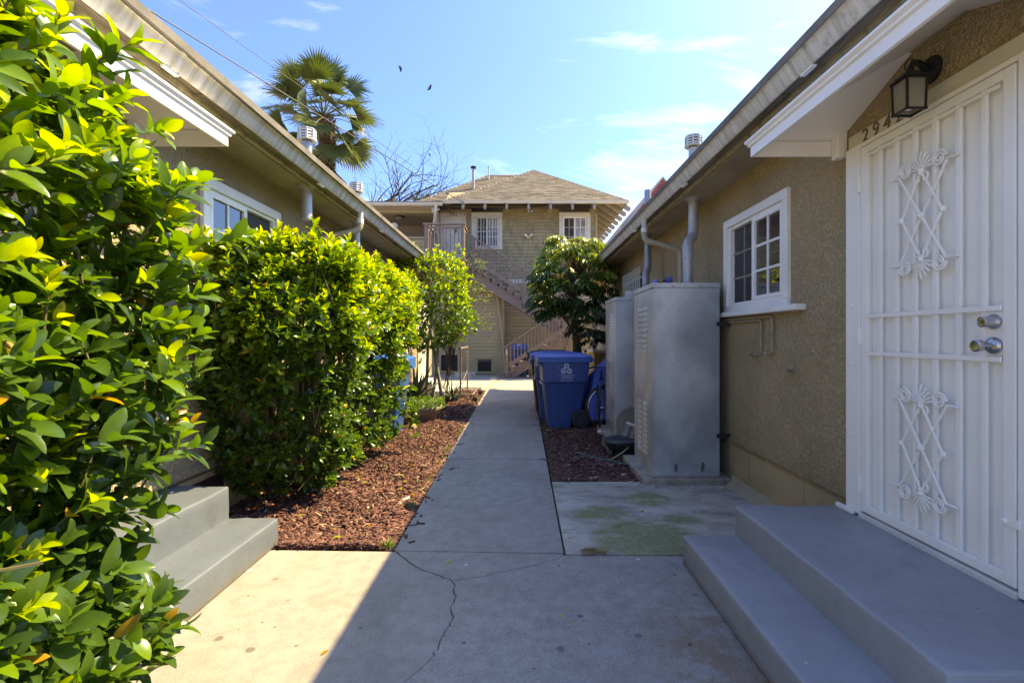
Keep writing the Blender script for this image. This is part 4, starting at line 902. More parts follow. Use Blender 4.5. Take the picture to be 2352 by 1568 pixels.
# ------------------------------------------------------------------ wheeled bins (local: front towards -x, base centre at origin)
def loft_rect(secs, chamf=0.04):
    """secs: (z, x0, x1, halfy)"""
    b = MB(); n = 12
    for z, x0, x1, hy in secs:
        c = chamf
        ring = [(x0 + c, -hy), (x1 - c, -hy), (x1 - c * .3, -hy + c * .3), (x1, -hy + c), (x1, hy - c), (x1 - c * .3, hy - c * .3), (x1 - c, hy), (x0 + c, hy), (x0 + c * .3, hy - c * .3), (x0, hy - c), (x0, -hy + c), (x0 + c * .3, -hy + c * .3)]
        b.v += [(x, y, z) for x, y in ring]
    m = len(secs)
    for i in range(m - 1):
        for j in range(n): b.f.append((i * n + j, i * n + (j + 1) % n, (i + 1) * n + (j + 1) % n, (i + 1) * n + j))
    b.f.append(tuple(range(n - 1, -1, -1))); b.f.append(tuple((m - 1) * n + j for j in range(n)))
    return b
def make_bin(label, loc, rz, bmat, lmat, logo=True):
    B = thing('wheelie_bin', label, 'recycling bin', loc, group='wheeled rubbish bins', rz=rz)
    bd = loft_rect([(0.0, -.24, .10, .235), (0.20, -.255, .14, .245), (0.26, -.262, .26, .25), (0.645, -.30, .315, .275), (0.668, -.31, .325, .283), (0.676, -.325, .345, .295), (1.0, -.34, .365, .305), (1.003, -.325, .35, .29)]).build('body', bmat, B, smooth=True, bevel=0.006)
    if logo:
        box('bar_front', 'galv', B, -.34, -.315, -.2, .2, .64, .66)
    # lid: skirt, domed top, lip and handle shroud
    lid = loft_rect([(0.965, -.405, .40, .325), (1.045, -.412, .405, .332), (1.052, -.40, .395, .32), (1.085, -.30, .33, .27), (1.092, -.22, .28, .20)], 0.06).build('lid', lmat, B, smooth=True, bevel=0.004)
    MB().prism([(-.405, .90), (-.39, .90), (-.375, .964), (-.41, .964)], 1, -.28, .28).build('lid_lip', lmat, lid)
    for y in (-.14, .0, .14): MB().box(-.22, .26, y - .03, y + .03, 1.0905, 1.099).build('lid_rib', lmat, lid, bevel=0.004)
    MB().tube([(.36, -.25, .985), (.425, -.25, 1.0), (.425, .25, 1.0), (.36, .25, .985)], 0.016, 8).build('handle', lmat if lmat != 'bin_black' else bmat, B, smooth=True)
    MB().tube([(.235, -.30, .14), (.235, .30, .14)], 0.012, 8).build('axle', 'chrome', B)
    for sy in (-1, 1):
        w = MB().lathe([(0.085, -.024), (0.128, -.026), (0.140, -.018), (0.140, .018), (0.128, .026), (0.085, .024)], (.235, sy * .285, .140), (0, 1, 0), 28).build('wheel', 'rubber', B, smooth=True)
        hb = MB().lathe([(0.086, -.008), (0.086, .008)], (.235, sy * .285, .140), (0, 1, 0), 24)
        for k in range(8):
            a = k * math.pi / 4; hb.bar((.235 + .03 * math.cos(a), sy * (.285 + .012), .14 + .03 * math.sin(a)), (.235 + .122 * math.cos(a), sy * (.285 + .018), .14 + .122 * math.sin(a)), .016, .012, (0, 1, 0))
        hb.lathe([(0.034, -.03), (0.03, .03)], (.235, sy * .285, .14), (0, 1, 0), 14); hb.build('hub', 'black_plastic', w)
    if logo:
        yl = lambda z: -(0.295 + (z - .676) * .0309) - .0035
        lg = MB(); cx, cz = 0.02, 0.862
        for k in range(3):                                        # three rounded lobes, each a closed loop
            a = math.pi / 2 + k * 2 * math.pi / 3; u = Vector((math.cos(a), 0, math.sin(a))); s_ = Vector((-math.sin(a), 0, math.cos(a)))
            for w_, L in ((.030, .060), (.016, .052)):
                pts = []
                for t in np.linspace(-math.pi / 2, math.pi / 2, 9): pts.append(u * (L + w_ * math.cos(t) * 1.0 - .008) + s_ * (w_ * math.sin(t)))
                pts += [u * .022 + s_ * w_, u * .022 - s_ * w_]
                lg.tube([(cx + p.x, yl(cz + p.z), cz + p.z) for p in pts], .0062 if w_ > .02 else .0045, 5, closed=True)
        lg.v = [(x, yl(z) + (y - yl(z)) * .35, z) for x, y, z in lg.v]
        lg.build('emblem', 'print', bd)
        text('lettering', "L.A. RESOURCE PROGRAM", .021, 'print', bd, (cx, yl(.775) - .001, .776), (1, 0, 0), (0, 0, 1), .0008)
        text('lettering', "1 (800) 773-CITY", .021, 'print', bd, (cx, yl(.75) - .001, .751), (1, 0, 0), (0, 0, 1), .0008)
        fr = MB(); x0, x1, z0, z1 = cx - .075, cx + .085, .695, .735
        for a, b_, c, d_ in ((x0, x1, z0, z0 + .004), (x0, x1, z1 - .004, z1), (x0, x0 + .004, z0 + .004, z1 - .004), (x1 - .004, x1, z0 + .004, z1 - .004)): fr.box(a, b_, yl(.71) - .002, yl(.71) + .001, c, d_)
        fr.build('label_box', 'print', bd)
    return B
make_bin('blue bin with the white emblem facing the camera, nearest on the right bed', (0.635, 7.32, -0.005), R(2), 'bin', 'lid')
make_bin('second blue bin, half hidden directly behind the blue bin with the emblem', (0.56, 8.06, -0.005), R(-1), 'bin', 'lid')
make_bin('black bin at the back of the row behind the two blue bins', (0.515, 8.82, -0.005), R(1), 'bin_black', 'bin_black', logo=False)
make_bin('blue bin against the left house, mostly hidden by the square hedge', (-1.90, 6.60, -0.005), R(180), 'bin', 'lid')
make_bin('blue bin tucked under the wooden stairs', (-0.05, 16.9, 0.0), R(90), 'bin', 'lid', logo=False)

# ------------------------------------------------------------------ blue tarp over the bicycles
def tarp():
    nx, ny = 26, 30; rr = random.Random(4)
    vs = []; fs = []
    from mathutils import noise as nz_
    for i in range(nx + 1):
        for j in range(ny + 1):
            u = i / nx; v = j / ny
            x = 0.98 + 0.82 * u; y = 6.98 + 1.15 * v
            ridge = 0.55 + 0.47 * math.exp(-((x - 1.5) / 0.30) ** 2) + 0.12 * math.exp(-((y - 7.3) / .3) ** 2)
            edge = min(1.0, min(u, 1 - u * .7, v, 1 - v) * 7.0)
            z = 0.14 + (ridge - 0.1) * edge ** 0.6
            n_ = nz_.noise_vector(Vector((x * 6, y * 6, 3))) * 0.05 + nz_.noise_vector(Vector((x * 15, y * 15, z * 7))) * 0.022
            vs.append((x + n_.x * (1.3 if edge < .5 else 1), y + n_.y, z + n_.z))
    for i in range(nx):
        for j in range(ny):
            a = i * (ny + 1) + j; fs.append((a, a + 1, a + ny + 2, a + ny + 1))
    T = MB(); T.v = vs; T.f = fs
    o = T.build('tarpaulin', 'tarp', None); o.modifiers.new('sol', 'SOLIDIFY').thickness = 0.006
    props(o, 'crumpled blue tarpaulin draped over bicycles between the bins and the cabinets', 'tarp')
tarp()
def wheel(B, c, ax, r):
    ax = Vector(ax).normalized(); u = Vector((0, 0, 1)); w = ax.cross(u).normalized(); c = Vector(c)
    P = lambda a, rr, d=0: c + (u * math.sin(a) + w * math.cos(a)) * rr + ax * d
    wh = MB().tube([P(a, r - .02) for a in np.linspace(0, 2 * math.pi, 40)[:-1]], .020, 8, closed=True).build('wheel', 'rubber', B, smooth=True)
    MB().tube([P(a, r - .045) for a in np.linspace(0, 2 * math.pi, 40)[:-1]], .0085, 6, closed=True).build('rim', 'chrome', wh, smooth=True)
    s = MB()
    for k in range(28):
        a = 2 * math.pi * k / 28; d = .03 if k % 2 else -.03; s.tube([P(a + (.5 if k % 4 < 2 else -.5), .018, d), P(a, r - .05)], .0013, 4, cap=False)
    s.build('spokes', 'chrome', wh)
    MB().lathe([(.007, -.06), (.012, -.055), (.020, -.034), (.014, -.02), (.014, .02), (.020, .034), (.012, .055), (.007, .06)], c, ax, 12).build('hub', 'chrome', wh, smooth=True)
def bicycle(label, wc, ax, wc2, mat, cable):
    B = thing('bicycle', label, 'bicycle', (wc[0], wc[1], 0), group='bicycles under the blue tarp')
    wheel(B, wc, ax, .325); a = Vector(ax).normalized()
    a2 = Vector(wc2) - Vector(wc); a2 = Vector((-a2.y, a2.x, 0)).normalized(); wheel(B, wc2, a2, .325)
    hd = Vector(wc).lerp(Vector(wc2), .16) + Vector((0, 0, .42)); bb = Vector(wc).lerp(Vector(wc2), .58) + Vector((0, 0, -.05)); st = Vector(wc).lerp(Vector(wc2), .70) + Vector((0, 0, .40)); rw = Vector(wc2)
    f = MB()
    for p, q in ((hd, bb), (hd, st), (bb, st), (st, rw), (bb, rw)): f.tube([p, q], .015, 8)
    f.build('frame', mat, B, smooth=True)
    k = MB()
    for d in (-.055, .055): k.tube([Vector(wc) + a * d, Vector(wc) + a * d + Vector((0, 0, .34)), hd + a * d * .2], .010, 8)
    k.tube([hd, hd + Vector((0, 0, .12))], .014, 8); k.build('fork', 'black', B, smooth=True)
    hb = hd + Vector((0, 0, .12)); MB().tube([hb + a * -.24, hb + a * -.1 + Vector((0, 0, .03)), hb + a * .1 + Vector((0, 0, .03)), hb + a * .24], .011, 8).build('handlebar', 'black', B, smooth=True)
    MB().ball(st + Vector((0, 0, .12)), .08, 10, (1, 1.5, .4)).tube([st, st + Vector((0, 0, .11))], .012, 8).build('saddle', 'black_plastic', B, smooth=True)
    if cable: MB().tube([hd + Vector((-.05, -.04, .05)), Vector(wc) + Vector((-.05, -.1, .3)), Vector(wc) + Vector((-.03, -.05, .12)), Vector(wc) + Vector((0, -.03, .02))], .005, 6).build('brake_cable', 'lid', B, smooth=True)
bicycle('bicycle whose front wheel faces the walk beside the bin wheel', (1.245, 7.05, .315), (0.25, -1, 0), (1.66, 7.95, .315), 'black', False)
bicycle('second bicycle, nearer the cabinet, front wheel almost edge on with blue cables', (1.16, 6.93, .315), (1, -0.30, 0), (1.30, 7.95, .315), 'bin', True)
# bits lying on the mulch
def tagm(o, l, c, g=None): return props(o, l, c, g)
b = MB(); n = 14
for i in range(n + 1):
    pass
TR = thing('black_stool', 'low black moulded plastic stool lying on the mulch between the two cabinets', 'stool', (1.17, 5.45, 0.1))
loft_rect([(0.085, 1.00, 1.42, .16), (0.12, .965, 1.45, .19), (0.165, .96, 1.45, .195), (0.18, 1.0, 1.43, .17), (0.165, 1.05, 1.40, .14)], 0.08)
sb = loft_rect([(0.075, .99, 1.42, .16), (0.115, .965, 1.45, .19), (0.155, .96, 1.45, .195), (0.172, 1.0, 1.43, .17), (0.15, 1.05, 1.40, .13)], 0.10)
sb.v = [(x, y + 5.50, z + .04 * (x - .96)) for x, y, z in sb.v]; sb.build('seat_shell', 'black_plastic', TR, smooth=True)
MB().prism([(1.05, -.02), (1.38, -.02), (1.33, .095), (1.08, .085)], 1, 5.44, 5.56).build('seat_base', 'rubber', TR)
DS = MB().lathe([(0.02, 0), (0.20, 0.004), (0.205, 0.012), (0.19, 0.016)], (1.36, 5.84, 0.275), (-0.25, -1, .25), 28).build('round_pan', 'cardboard', None, smooth=True)
tagm(DS, 'round rust stained pan standing on edge against the farther cabinet', 'pan')
BR = thing('broom_head', 'grey bristled broom head leaning between the cabinets on the black seat', 'broom', (1.33, 5.6, .2))
MB().bar((1.225, 5.60, .335), (1.40, 5.50, .285), .035, .022).build('head_block', 'whiteplastic', BR, bevel=.003)
bb = MB(); rr = random.Random(9)
for k in range(60):
    t = rr.random(); p = Vector((1.225, 5.60, .325)).lerp(Vector((1.40, 5.50, .275)), t); bb.tube([p, p + Vector((-.07 + .04 * t + rr.uniform(-.02, .02), -.02 + rr.uniform(-.02, .02), -.125))], .003, 4, cap=False)
bb.build('bristles', 'bristle', BR)
LG = MB().tube([(1.10, 6.20, .02), (1.05, 6.02, .06), (1.00, 5.80, .05), (1.01, 5.60, .055), (1.0, 5.42, .03)], [.028, .034, .036, .036, .03], 10).build('log', 'logbark', None, smooth=True)
tagm(LG, 'crooked brown log lying on the mulch beside the farther cabinet pad', 'log')
HS = MB().tube([(1.12, 4.86, .035), (0.98, 5.0, .03), (0.84, 5.14, .03), (0.70, 5.26, .035), (0.66, 5.30, .04), (0.68, 5.28, .028)], .012, 10).build('hose', 'hose', None, smooth=True); tagm(HS, 'dark green garden hose lying on the red mulch by the nearest cabinet', 'hose')
HS2 = MB().tube([(0.67, 5.27, .02), (0.80, 5.12, .02), (0.95, 5.12, .025), (1.1, 5.24, .07), (1.20, 5.34, .12)], .009, 10).build('hose', 'hose_yellow', None, smooth=True); tagm(HS2, 'thin yellowish hose curving from behind the nearest cabinet', 'hose')
BT = MB().lathe([(.012, 0), (.028, .01), (.03, .09), (.022, .12), (.012, .135), (.012, .15)], (1.05, 6.62, .035), (.8, -.5, -.1), 12).build('bottle', 'whiteplastic', None, smooth=True); tagm(BT, 'pale crushed bottle lying below the bicycle wheels', 'bottle')
# broken concrete hole filled with twigs at slab corner
b = MB(); rr = random.Random(1)
for k in range(9): b.tube([(.42 + rr.uniform(-.06, .06), 2.94 + rr.uniform(-.02, .02), .008 + .004 * k), (.47 + rr.uniform(-.05, .08), 2.95 + rr.uniform(-.025, .03), .014 + .004 * k)], .007, 6)
o = b.build('twig_scraps', 'dry_leaf', None, kind='stuff'); tagm(o, 'brown twig scraps in the chipped joint at the near edge of the mossy slab', 'twigs')
for k, (x, y, s) in enumerate(((1.18, 4.27, .022), (1.52, 4.25, .026), (1.75, 4.22, .03), (0.98, 4.62, .024))):
    rr = random.Random(k); b = MB().ball((x, y, s * .4), s, 7, (1.3, .8, .5)); b.v = [(a + rr.uniform(-.006, .006), c + rr.uniform(-.006, .006), d) for a, c, d in b.v]
    tagm(b.build('pebble', 'block', None), ['grey pebble at the left of the nearest cabinet pad', 'pale pebble lying in front of the middle of the nearest cabinet', 'grey stone chip near the wall foot by the nearest cabinet', 'pale stone chip in the mulch left of the nearest cabinet'][k], 'pebble')

# ------------------------------------------------------------------ overhead cables, birds
def cable(label, p, q, r):
    p = Vector(p); q = Vector(q); pts = []
    for t in np.linspace(0, 1, 24): v = p.lerp(q, t); v.z -= 0.05 * 4 * t * (1 - t); pts.append(v)
    o = MB().tube(pts, r, 6).build('overhead_cable', 'cable', None, smooth=True); tagm(o, label, 'cable')
cable('lower thicker black cable running from the tan house eave to the upper left', (-1.98, 16.95, 6.02), (-8.54, 3.53, 7.35), .012)
cable('upper thin black cable running from the tan house eave to the upper left', (-1.95, 16.93, 6.04), (-7.41, 3.53, 7.34), .006)
def bird(label, c, rot, s):
    m = MB(); B = Matrix.Rotation(rot, 3, 'Y'); c = Vector(c)
    prof = [(0, -.16), (.02, -.12), (.045, -.03), (.04, .06), (.022, .11), (.008, .15)]
    t = MB(); ax = B @ Vector((.8, 0, .6)); m.lathe([(r * s, d * s) for r, d in prof], c, ax, 8)
    for sd in (-1, 1):
        w = B @ Vector((-.4 * sd - .1, .1, .5 * sd)); tip = c + w * .42 * s + ax * -.08 * s; m.add([c + ax * .07 * s, c - ax * .05 * s, tip, c + w * .22 * s + ax * .09 * s, c + Vector((0, .012, 0)) * s], [(0, 3, 2, 1), (0, 4, 3), (1, 2, 4), (3, 4, 2)])
    o = m.build('bird', 'bird', None); tagm(o, label, 'bird')
bird('small dark bird flying high in the middle of the sky', (-9.45, 38, 1.32 + 617 * 38 / 1110), .4, 1.1)
bird('small dark bird flying lower right of the other, above the tan roof', (-6.5 + .1, 34, 1.32 + 573 * 34 / 1110), 1.2, 1.0)
bird('tiny distant bird low over the bare tree', (-11.3, 60, 1.32 + 419 * 60 / 1110), .2, 1.0)
# ------------------------------------------------------------------ back house
BH = thing('tan_house', 'two storey tan shingled house with the hipped roof at the end of the walk', 'house', (0.5, 18, 0))
YF = 17.9; YB = 17.3
# cores behind the cladding
MB().box(-3.0, 2.81, YF + 0.02, 24.0, -0.05, 5.98).build('wall', 'siding_trim', BH)
MB().box(-8.5, -3.0, 19.8, 24.0, -0.05, 5.98).build('wall', 'porch', BH)
b = MB(); b.box(-8.5, -0.60, YB + 0.02, YF + 0.0, -0.05, 2.98); b.box(-8.5, -3.05, YB + 0.02, 19.78, 2.98, 3.60); b.build('lower_wall', 'siding_trim', BH)
MB().add([(-8.5, YB - .10, 2.93), (-0.55, YB - .10, 2.93), (-0.55, YF + .02, 3.10), (-8.5, YF + .02, 3.10), (-8.5, YB - .10, 2.985), (-0.55, YB - .10, 2.985), (-0.55, YF + .02, 3.15), (-8.5, YF + .02, 3.15)], MB().box(0, 1, 0, 1, 0, 1).f).build('lower_roof', 'siding_trim', BH)
# lap boards
UNIT_BOARD = ([(0, -.4, 0), (1, -.4, 0), (1, -.4, 1), (0, -.4, 1), (0, 1, 0), (1, 1, 0), (1, .45, 1), (0, .45, 1)], WEDGE[1])
def clad(name, rows, y, mat, limit=300):
    """rows: list of (x0,x1,z0,z1); wedge pieces facing -y"""
    ms = []
    for x0, x1, z0, z1 in rows:
        m = Matrix(((x1 - x0, 0, 0, x0), (0, -0.034, 0, y), (0, 0, z1 - z0, z0), (0, 0, 0, 1))); ms.append(m)
    pieces(name, ms, UNIT_BOARD, mat, BH, limit)
def cut(x0, x1, z0, z1, holes):
    segs = [(x0, x1)]
    for hx0, hx1, hz0, hz1 in holes:
        if z1 <= hz0 + .01 or z0 >= hz1 - .01: continue
        out = []
        for a, c in segs:
            if hx1 <= a or hx0 >= c: out.append((a, c)); continue
            if hx0 > a: out.append((a, hx0))
            if hx1 < c: out.append((hx1, c))
        segs = out
    return segs
vents = [(-2.93, -2.18, 0.05, 0.78), (-1.62, -0.97, 0.03, 0.62)]
rows = []
z = 0.0
while z < 2.9:
    z1 = min(z + 0.125, 2.93)
    for a, c in cut(-6.5, -0.68, z, z1, vents): rows.append((a, c, z, z1 - .013))
    z = z1
clad('siding_board', sorted(rows, key=lambda r: -r[2]), YB + .022, 'siding')
rows = []; z = 0.0
while z < 3.0:
    for a, c in cut(-0.57, 2.80, z, z + .125, []): rows.append((a, c, z, z + .112))
    z += .125
clad('siding_board', rows, YF + .022, 'siding')
for x0, x1, z0, z1 in vents:
    v = box('crawl_vent', 'mesh', BH, x0 + .08, x1 - .08, YB + .004, YB + .012, z0 + .08, z1 - .08)
    f = MB(); f.box(x0, x1, YB - .02, YB + .02, z1 - .08, z1); f.box(x0, x1, YB - .02, YB + .02, z0, z0 + .08); f.box(x0, x0 + .08, YB - .02, YB + .02, z0 + .08, z1 - .08); f.box(x1 - .08, x1, YB - .02, YB + .02, z0 + .08, z1 - .08)
    f.build('vent_frame', 'siding_trim', v, bevel=.004)
box('corner_board', 'siding_trim', BH, -0.68, -0.575, YB - .03, YB + .02, 0, 2.93)
box('slatted_rail', 'stair', v, -1.53, -1.06, YB - .012, YB + .003, 0.47, 0.50)
box('corner_board', 'siding_trim', BH, 2.76, 2.84, YF - .03, YF + .02, 0, 5.9)
# wall shingles above
door = (-3.0, -2.02, 3.6, 5.95); win1 = (-1.86, -0.66, 4.50, 6.2); win2 = (1.40, 2.62, 4.50, 6.2)
lowwin = (-0.25, 1.55, 1.35, 2.95)
win1 = (-1.83, -0.66, 4.56, 6.16); win2 = (1.41, 2.59, 4.56, 6.16)
rr = random.Random(12); rows = []; z = 3.02; ci = 0
while z < 6.0:
    h = .128
    x = -3.0 - rr.uniform(0, .2)
    while x < 2.77:
        w = rr.choice((.13, .18, .22, .24, .27)); x0, x1 = max(x, -3.0), min(x + w - .012, 2.76); x += w
        if x1 - x0 < .03: continue
        for a, c in cut(x0, x1, z, z + h, [door, win1, win2]):
            if c - a > .02: rows.append((a, c, z + rr.uniform(-.004, .004), z + h - .014))
    z += h; ci += 1
rows.sort(key=lambda r: 0 if (-0.6 < r[0] < 1.4) else 1)
clad('wall_shingle', rows, YF + .022, 'shingle', 300)
# parapet of the porch
rows = []; z = 3.55
while z < 4.83:
    x = -6.2
    while x < -3.06:
        w = rr.choice((.16, .2, .24, .27)); rows.append((x, min(x + w - .012, -3.06), z, z + .113)); x += w
    z += .128
rows.sort(key=lambda r: -r[0])
MB().box(-8.5, -3.05, YB + .03, YB + .15, 3.60, 4.85).build('porch_parapet', 'siding_trim', BH)
clad('parapet_shingle', rows, YB + .032, 'siding', 120)
box('parapet_cap', 'siding_trim', BH, -8.5, -3.04, YB - .03, YB + .18, 4.855, 4.92, bevel=.006)
# porch box: ceiling, side wall, back window, beam
box('porch_ceiling', 'porch', BH, -8.5, -3.02, YB - .2, 19.79, 5.88, 5.93)
MB().box(-3.06, -3.0, YB + .02, 19.79, 3.6, 5.90).build('porch_side_wall', 'porch', BH)
MB().box(-8.5, -3.06, YB - .02, YB + .10, 5.78, 5.90).build('porch_beam', 'siding_trim', BH)
pw = MB(); pw.box(-4.78, -3.18, 19.74, 19.79, 5.32, 5.50); pw.box(-4.78, -4.62, 19.74, 19.79, 3.9, 5.32); pw.box(-3.36, -3.18, 19.74, 19.79, 3.9, 5.32)
pw = pw.build('porch_window', 'porch', BH, bevel=.005); box('pane', 'glass', pw, -4.50, -3.48, 19.76, 19.782, 3.95, 5.05); box('blind', 'cream', pw, -4.61, -3.37, 19.765, 19.785, 5.055, 5.31)
PL = thing('ceiling_light', 'small domed ceiling light under the porch of the tan house', 'ceiling light', (-4.55, 18.2, 5.88))
MB().lathe([(.20, -.001), (.20, -.03), (.16, -.05)], (-4.55, 18.2, 5.88), (0, 0, 1), 20).build('rim', 'black', PL, smooth=True)
MB().lathe([(.16, -.05), (.14, -.10), (.08, -.145), (.02, -.16), (.02, -.19)], (-4.55, 18.2, 5.88), (0, 0, 1), 20).build('glass_bowl', 'lampglass', PL, smooth=True)
# upper door
box('door_surround', 'porch', BH, -3.0, -2.02, YF - .005, YF + .02, 3.62, 5.97)
dr = box('front_door', 'oldwhite', BH, -2.86, -2.13, YF - .03, YF - .006, 3.89, 5.78, bevel=.004)
for (x0, x1) in ((-2.78, -2.54), (-2.45, -2.21)):
    for z0, z1 in ((5.40, 5.62), (4.65, 5.2), (4.05, 4.5)):
        box('door_panel', 'oldwhite', dr, x0, x1, YF - .036, YF - .0305, z0, z1, bevel=.004)
t = MB(); t.box(-2.97, -2.87, YF - .04, YF - .006, 3.89, 5.92); t.box(-2.12, -2.04, YF - .04, YF - .006, 3.89, 5.92); t.box(-2.87, -2.12, YF - .04, YF - .006, 5.79, 5.92); t.build('door_casing', 'oldwhite', BH, bevel=.004)
for z in (4.62, 4.80): MB().lathe([(.03, 0), (.03, .012), (.02, .03), (.028, .05), (.02, .065)], (-2.19, YF - .031, z), (0, -1, 0), 12).build('door_knob', 'brass', dr, smooth=True)
MB().prism([(-2.52, 5.38), (-2.435, 5.22), (-2.40, 5.16), (-2.365, 5.18 + .04), (-2.36, 5.38), (-2.44, 5.40)], 1, YF - .042, YF - .037).build('door_sticker', 'shield', dr)
text('house_number', "2943 1/4", .17, 'digits_dark', BH, (-2.36, YF - .045, 5.86), (1, 0, 0), (0, 0, 1), .004)
# windows of the upper floor
def back_window(x0, x1, z0, z1, bars):
    tr = .15; y = YF
    f = MB(); f.box(x0, x1, y - .05, y + .02, z1 - tr, z1); f.box(x0, x1, y - .05, y + .02, z0, z0 + tr * .6); f.box(x0, x0 + tr, y - .05, y + .02, z0 + tr * .6, z1 - tr); f.box(x1 - tr, x1, y - .05, y + .02, z0 + tr * .6, z1 - tr)
    w = f.build('window', 'oldwhite', BH, bevel=.006); a0, a1, b0, b1 = x0 + tr, x1 - tr, z0 + tr * .6, z1 - tr; xm = (a0 + a1) / 2
    s = MB(); k = .045; s.box(a0, a1, y - .02, y + .01, b1 - k, b1); s.box(a0, a1, y - .02, y + .01, b0, b0 + k); s.box(a0, a0 + k, y - .02, y + .01, b0 + k, b1 - k); s.box(a1 - k, a1, y - .02, y + .01, b0 + k, b1 - k); s.box(xm - .03, xm + .03, y - .025, y + .01, b0 + k, b1 - k); s.build('sash', 'white_trim', w)
    for c0, c1, mt in ((a0 + k, xm - .03, 'screen'), (xm + .03, a1 - k, 'glass_far')):
        for i in range(2):
            for j in range(3): box('pane', mt, w, c0 + (c1 - c0) * i / 2 + .001, c0 + (c1 - c0) * (i + 1) / 2 - .001, y + .002, y + .008, b0 + k + (b1 - b0 - 2 * k) * j / 3 + .001, b0 + k + (b1 - b0 - 2 * k) * (j + 1) / 3 - .001)
        box('muntin', 'white_trim' if mt != 'screen' else 'block', w, (c0 + c1) / 2 - .012, (c0 + c1) / 2 + .012, y - .006, y + .002, b0 + k, b1 - k)
        for j in (1, 2): box('muntin', 'white_trim' if mt != 'screen' else 'block', w, c0, c1, y - .009, y - .0065, b0 + k + (b1 - b0 - 2 * k) * j / 3 - .012, b0 + k + (b1 - b0 - 2 * k) * j / 3 + .012)
    if bars:
        for i in range(9): box('bar', 'oldwhite', w, a0 - .02 + (a1 - a0 + .04) * i / 8 - .010, a0 - .02 + (a1 - a0 + .04) * i / 8 + .010, y - .13, y - .11, b0 - .06, b1 + .02)
        for zz in (b0 + .02, (b0 + b1) / 2, b1 - .06): box('cross_bar', 'oldwhite', w, a0 - .06, a1 + .06, y - .109, y - .095, zz - .012, zz + .012)
        for xx in (a0 - .05, a1 + .05): box('stand_off', 'oldwhite', w, xx - .012, xx + .012, y - .094, y - .051, b1 - .075, b1 - .045)
# recompute openings on the facade: barred window v1083-1154, second v1284-1356; sill v573, head v477
win1 = (-1.82, -0.68, 4.575, 6.12); win2 = (1.42, 2.58, 4.575, 6.12)
back_window(-1.82, -0.68, 4.57, 5.93, True); back_window(1.42, 2.58, 4.57, 5.93, False)
lw = MB(); x0, x1, z0, z1 = -0.10, 1.2, 3.10, 3.30
box('window_hood', 'oldwhite', BH, -0.45, 1.35, YF - .10, YF - .003, 3.30, 3.47, bevel=.006)
box('hood_trim_band', 'siding_trim', BH, -0.45, 1.35, YF - .05, YF - .003, 3.03, 3.295, bevel=.004)  # plain tan trim board below the window hood
SP = thing('flood_lamp', 'pair of small bulbs on a round box on the tan shingle wall', 'lamp', (0.28, YF - .05, 5.02))
MB().lathe([(.07, 0), (.07, .05), (.05, .07)], (0.28, YF - .01, 5.0), (0, -1, 0), 14).build('box', 'siding', SP, smooth=True)
for sx in (-1, 1): MB().lathe([(.025, 0), (.03, .08), (.05, .14), (.05, .15)], (0.28 + sx * .03, YF - .07, 5.03), (sx * .8, -.5, .6), 12).build('bulb', 'bulb', SP, smooth=True)
FL2 = thing('flood_lamp', 'white cone flood lamp under the eave left of the upper white door', 'lamp', (-3.0, 16.95, 5.93))
MB().lathe([(.03, 0), (.04, .1), (.11, .24), (.115, .26)], (-2.88, 17.15, 5.86), (-.8, -.3, -.15), 14).build('lamp_head', 'whiteplastic', FL2, smooth=True)
BL = thing('hanging_bulb', 'small bare bulb on the porch side wall by the upper landing', 'bulb', (-3.1, 17.4, 5.3))
MB().ball((-3.12, 17.28, 5.30), .05, 10, (1, 1, 1.3)).tube([(-3.12, 17.28, 5.36), (-3.12, 17.28, 5.46)], .022, 8).build('bulb', 'bulb', BL, smooth=True)

# ---- roof: front hip and the wider hip behind, both of separate shingle tabs
ex0, ex1, ey, ez = -2.70, 3.76, 16.93, 6.09
cxr, ayr, azr = 0.53, 20.16, 8.27
ridge_y2 = 26.0
def roof_face(name, mat, e0, e1, apex0, apex1, course=.13, tab=.30, limit=300, rev=False):
    """quad face: eave e0->e1, top apex0(over e0)->apex1(over e1)."""
    e0, e1, t0, t1 = map(Vector, (e0, e1, apex0, apex1))
    ux = (e1 - e0).normalized(); top = (t0 + t1) / 2; up = top - e0; up = up - ux * up.dot(ux); L = up.length; uz = up / L; nrm = ux.cross(uz).normalized()
    W = (e1 - e0).length; a0 = (t0 - e0).dot(ux); a1 = (t1 - e0).dot(ux)
    ms = []; rr = random.Random(int(W * 100)); s = 0.0; i = 0
    while s < L - .03:
        f = s / L; f2 = min(1, (s + course) / L)
        lo = max(a0 * f, 0) ; hi = W + (a1 - W) * f
        x = lo - rr.uniform(0, tab)
        while x < hi:
            w = tab * rr.uniform(.8, 1.2); x0 = max(x, lo); x1 = min(x + w - .006, hi); x += w
            if x1 - x0 < .03: continue
            o = e0 + ux * x0 + uz * s + nrm * .002
            m = Matrix.Identity(4); cx_ = ux * (x1 - x0); cy_ = nrm * .022 * rr.uniform(.8, 1.3); cz_ = uz * (min(course, L - s) + .012)
            for r in range(3): m[r][0] = cx_[r]; m[r][1] = cy_[r]; m[r][2] = cz_[r]; m[r][3] = o[r]
            ms.append((abs(x0 - W / 2) + s * .5, m))
        s += course; i += 1
    ms.sort(key=lambda q: q[0]); pieces(name, [m for _, m in ms], WEDGE, mat, BH, limit)
b = MB(); P = [(ex0, ey, ez), (ex1, ey, ez), (cxr, ayr, azr), (cxr, ridge_y2, azr), (ex0, ridge_y2, ez), (ex1, ridge_y2, ez)]
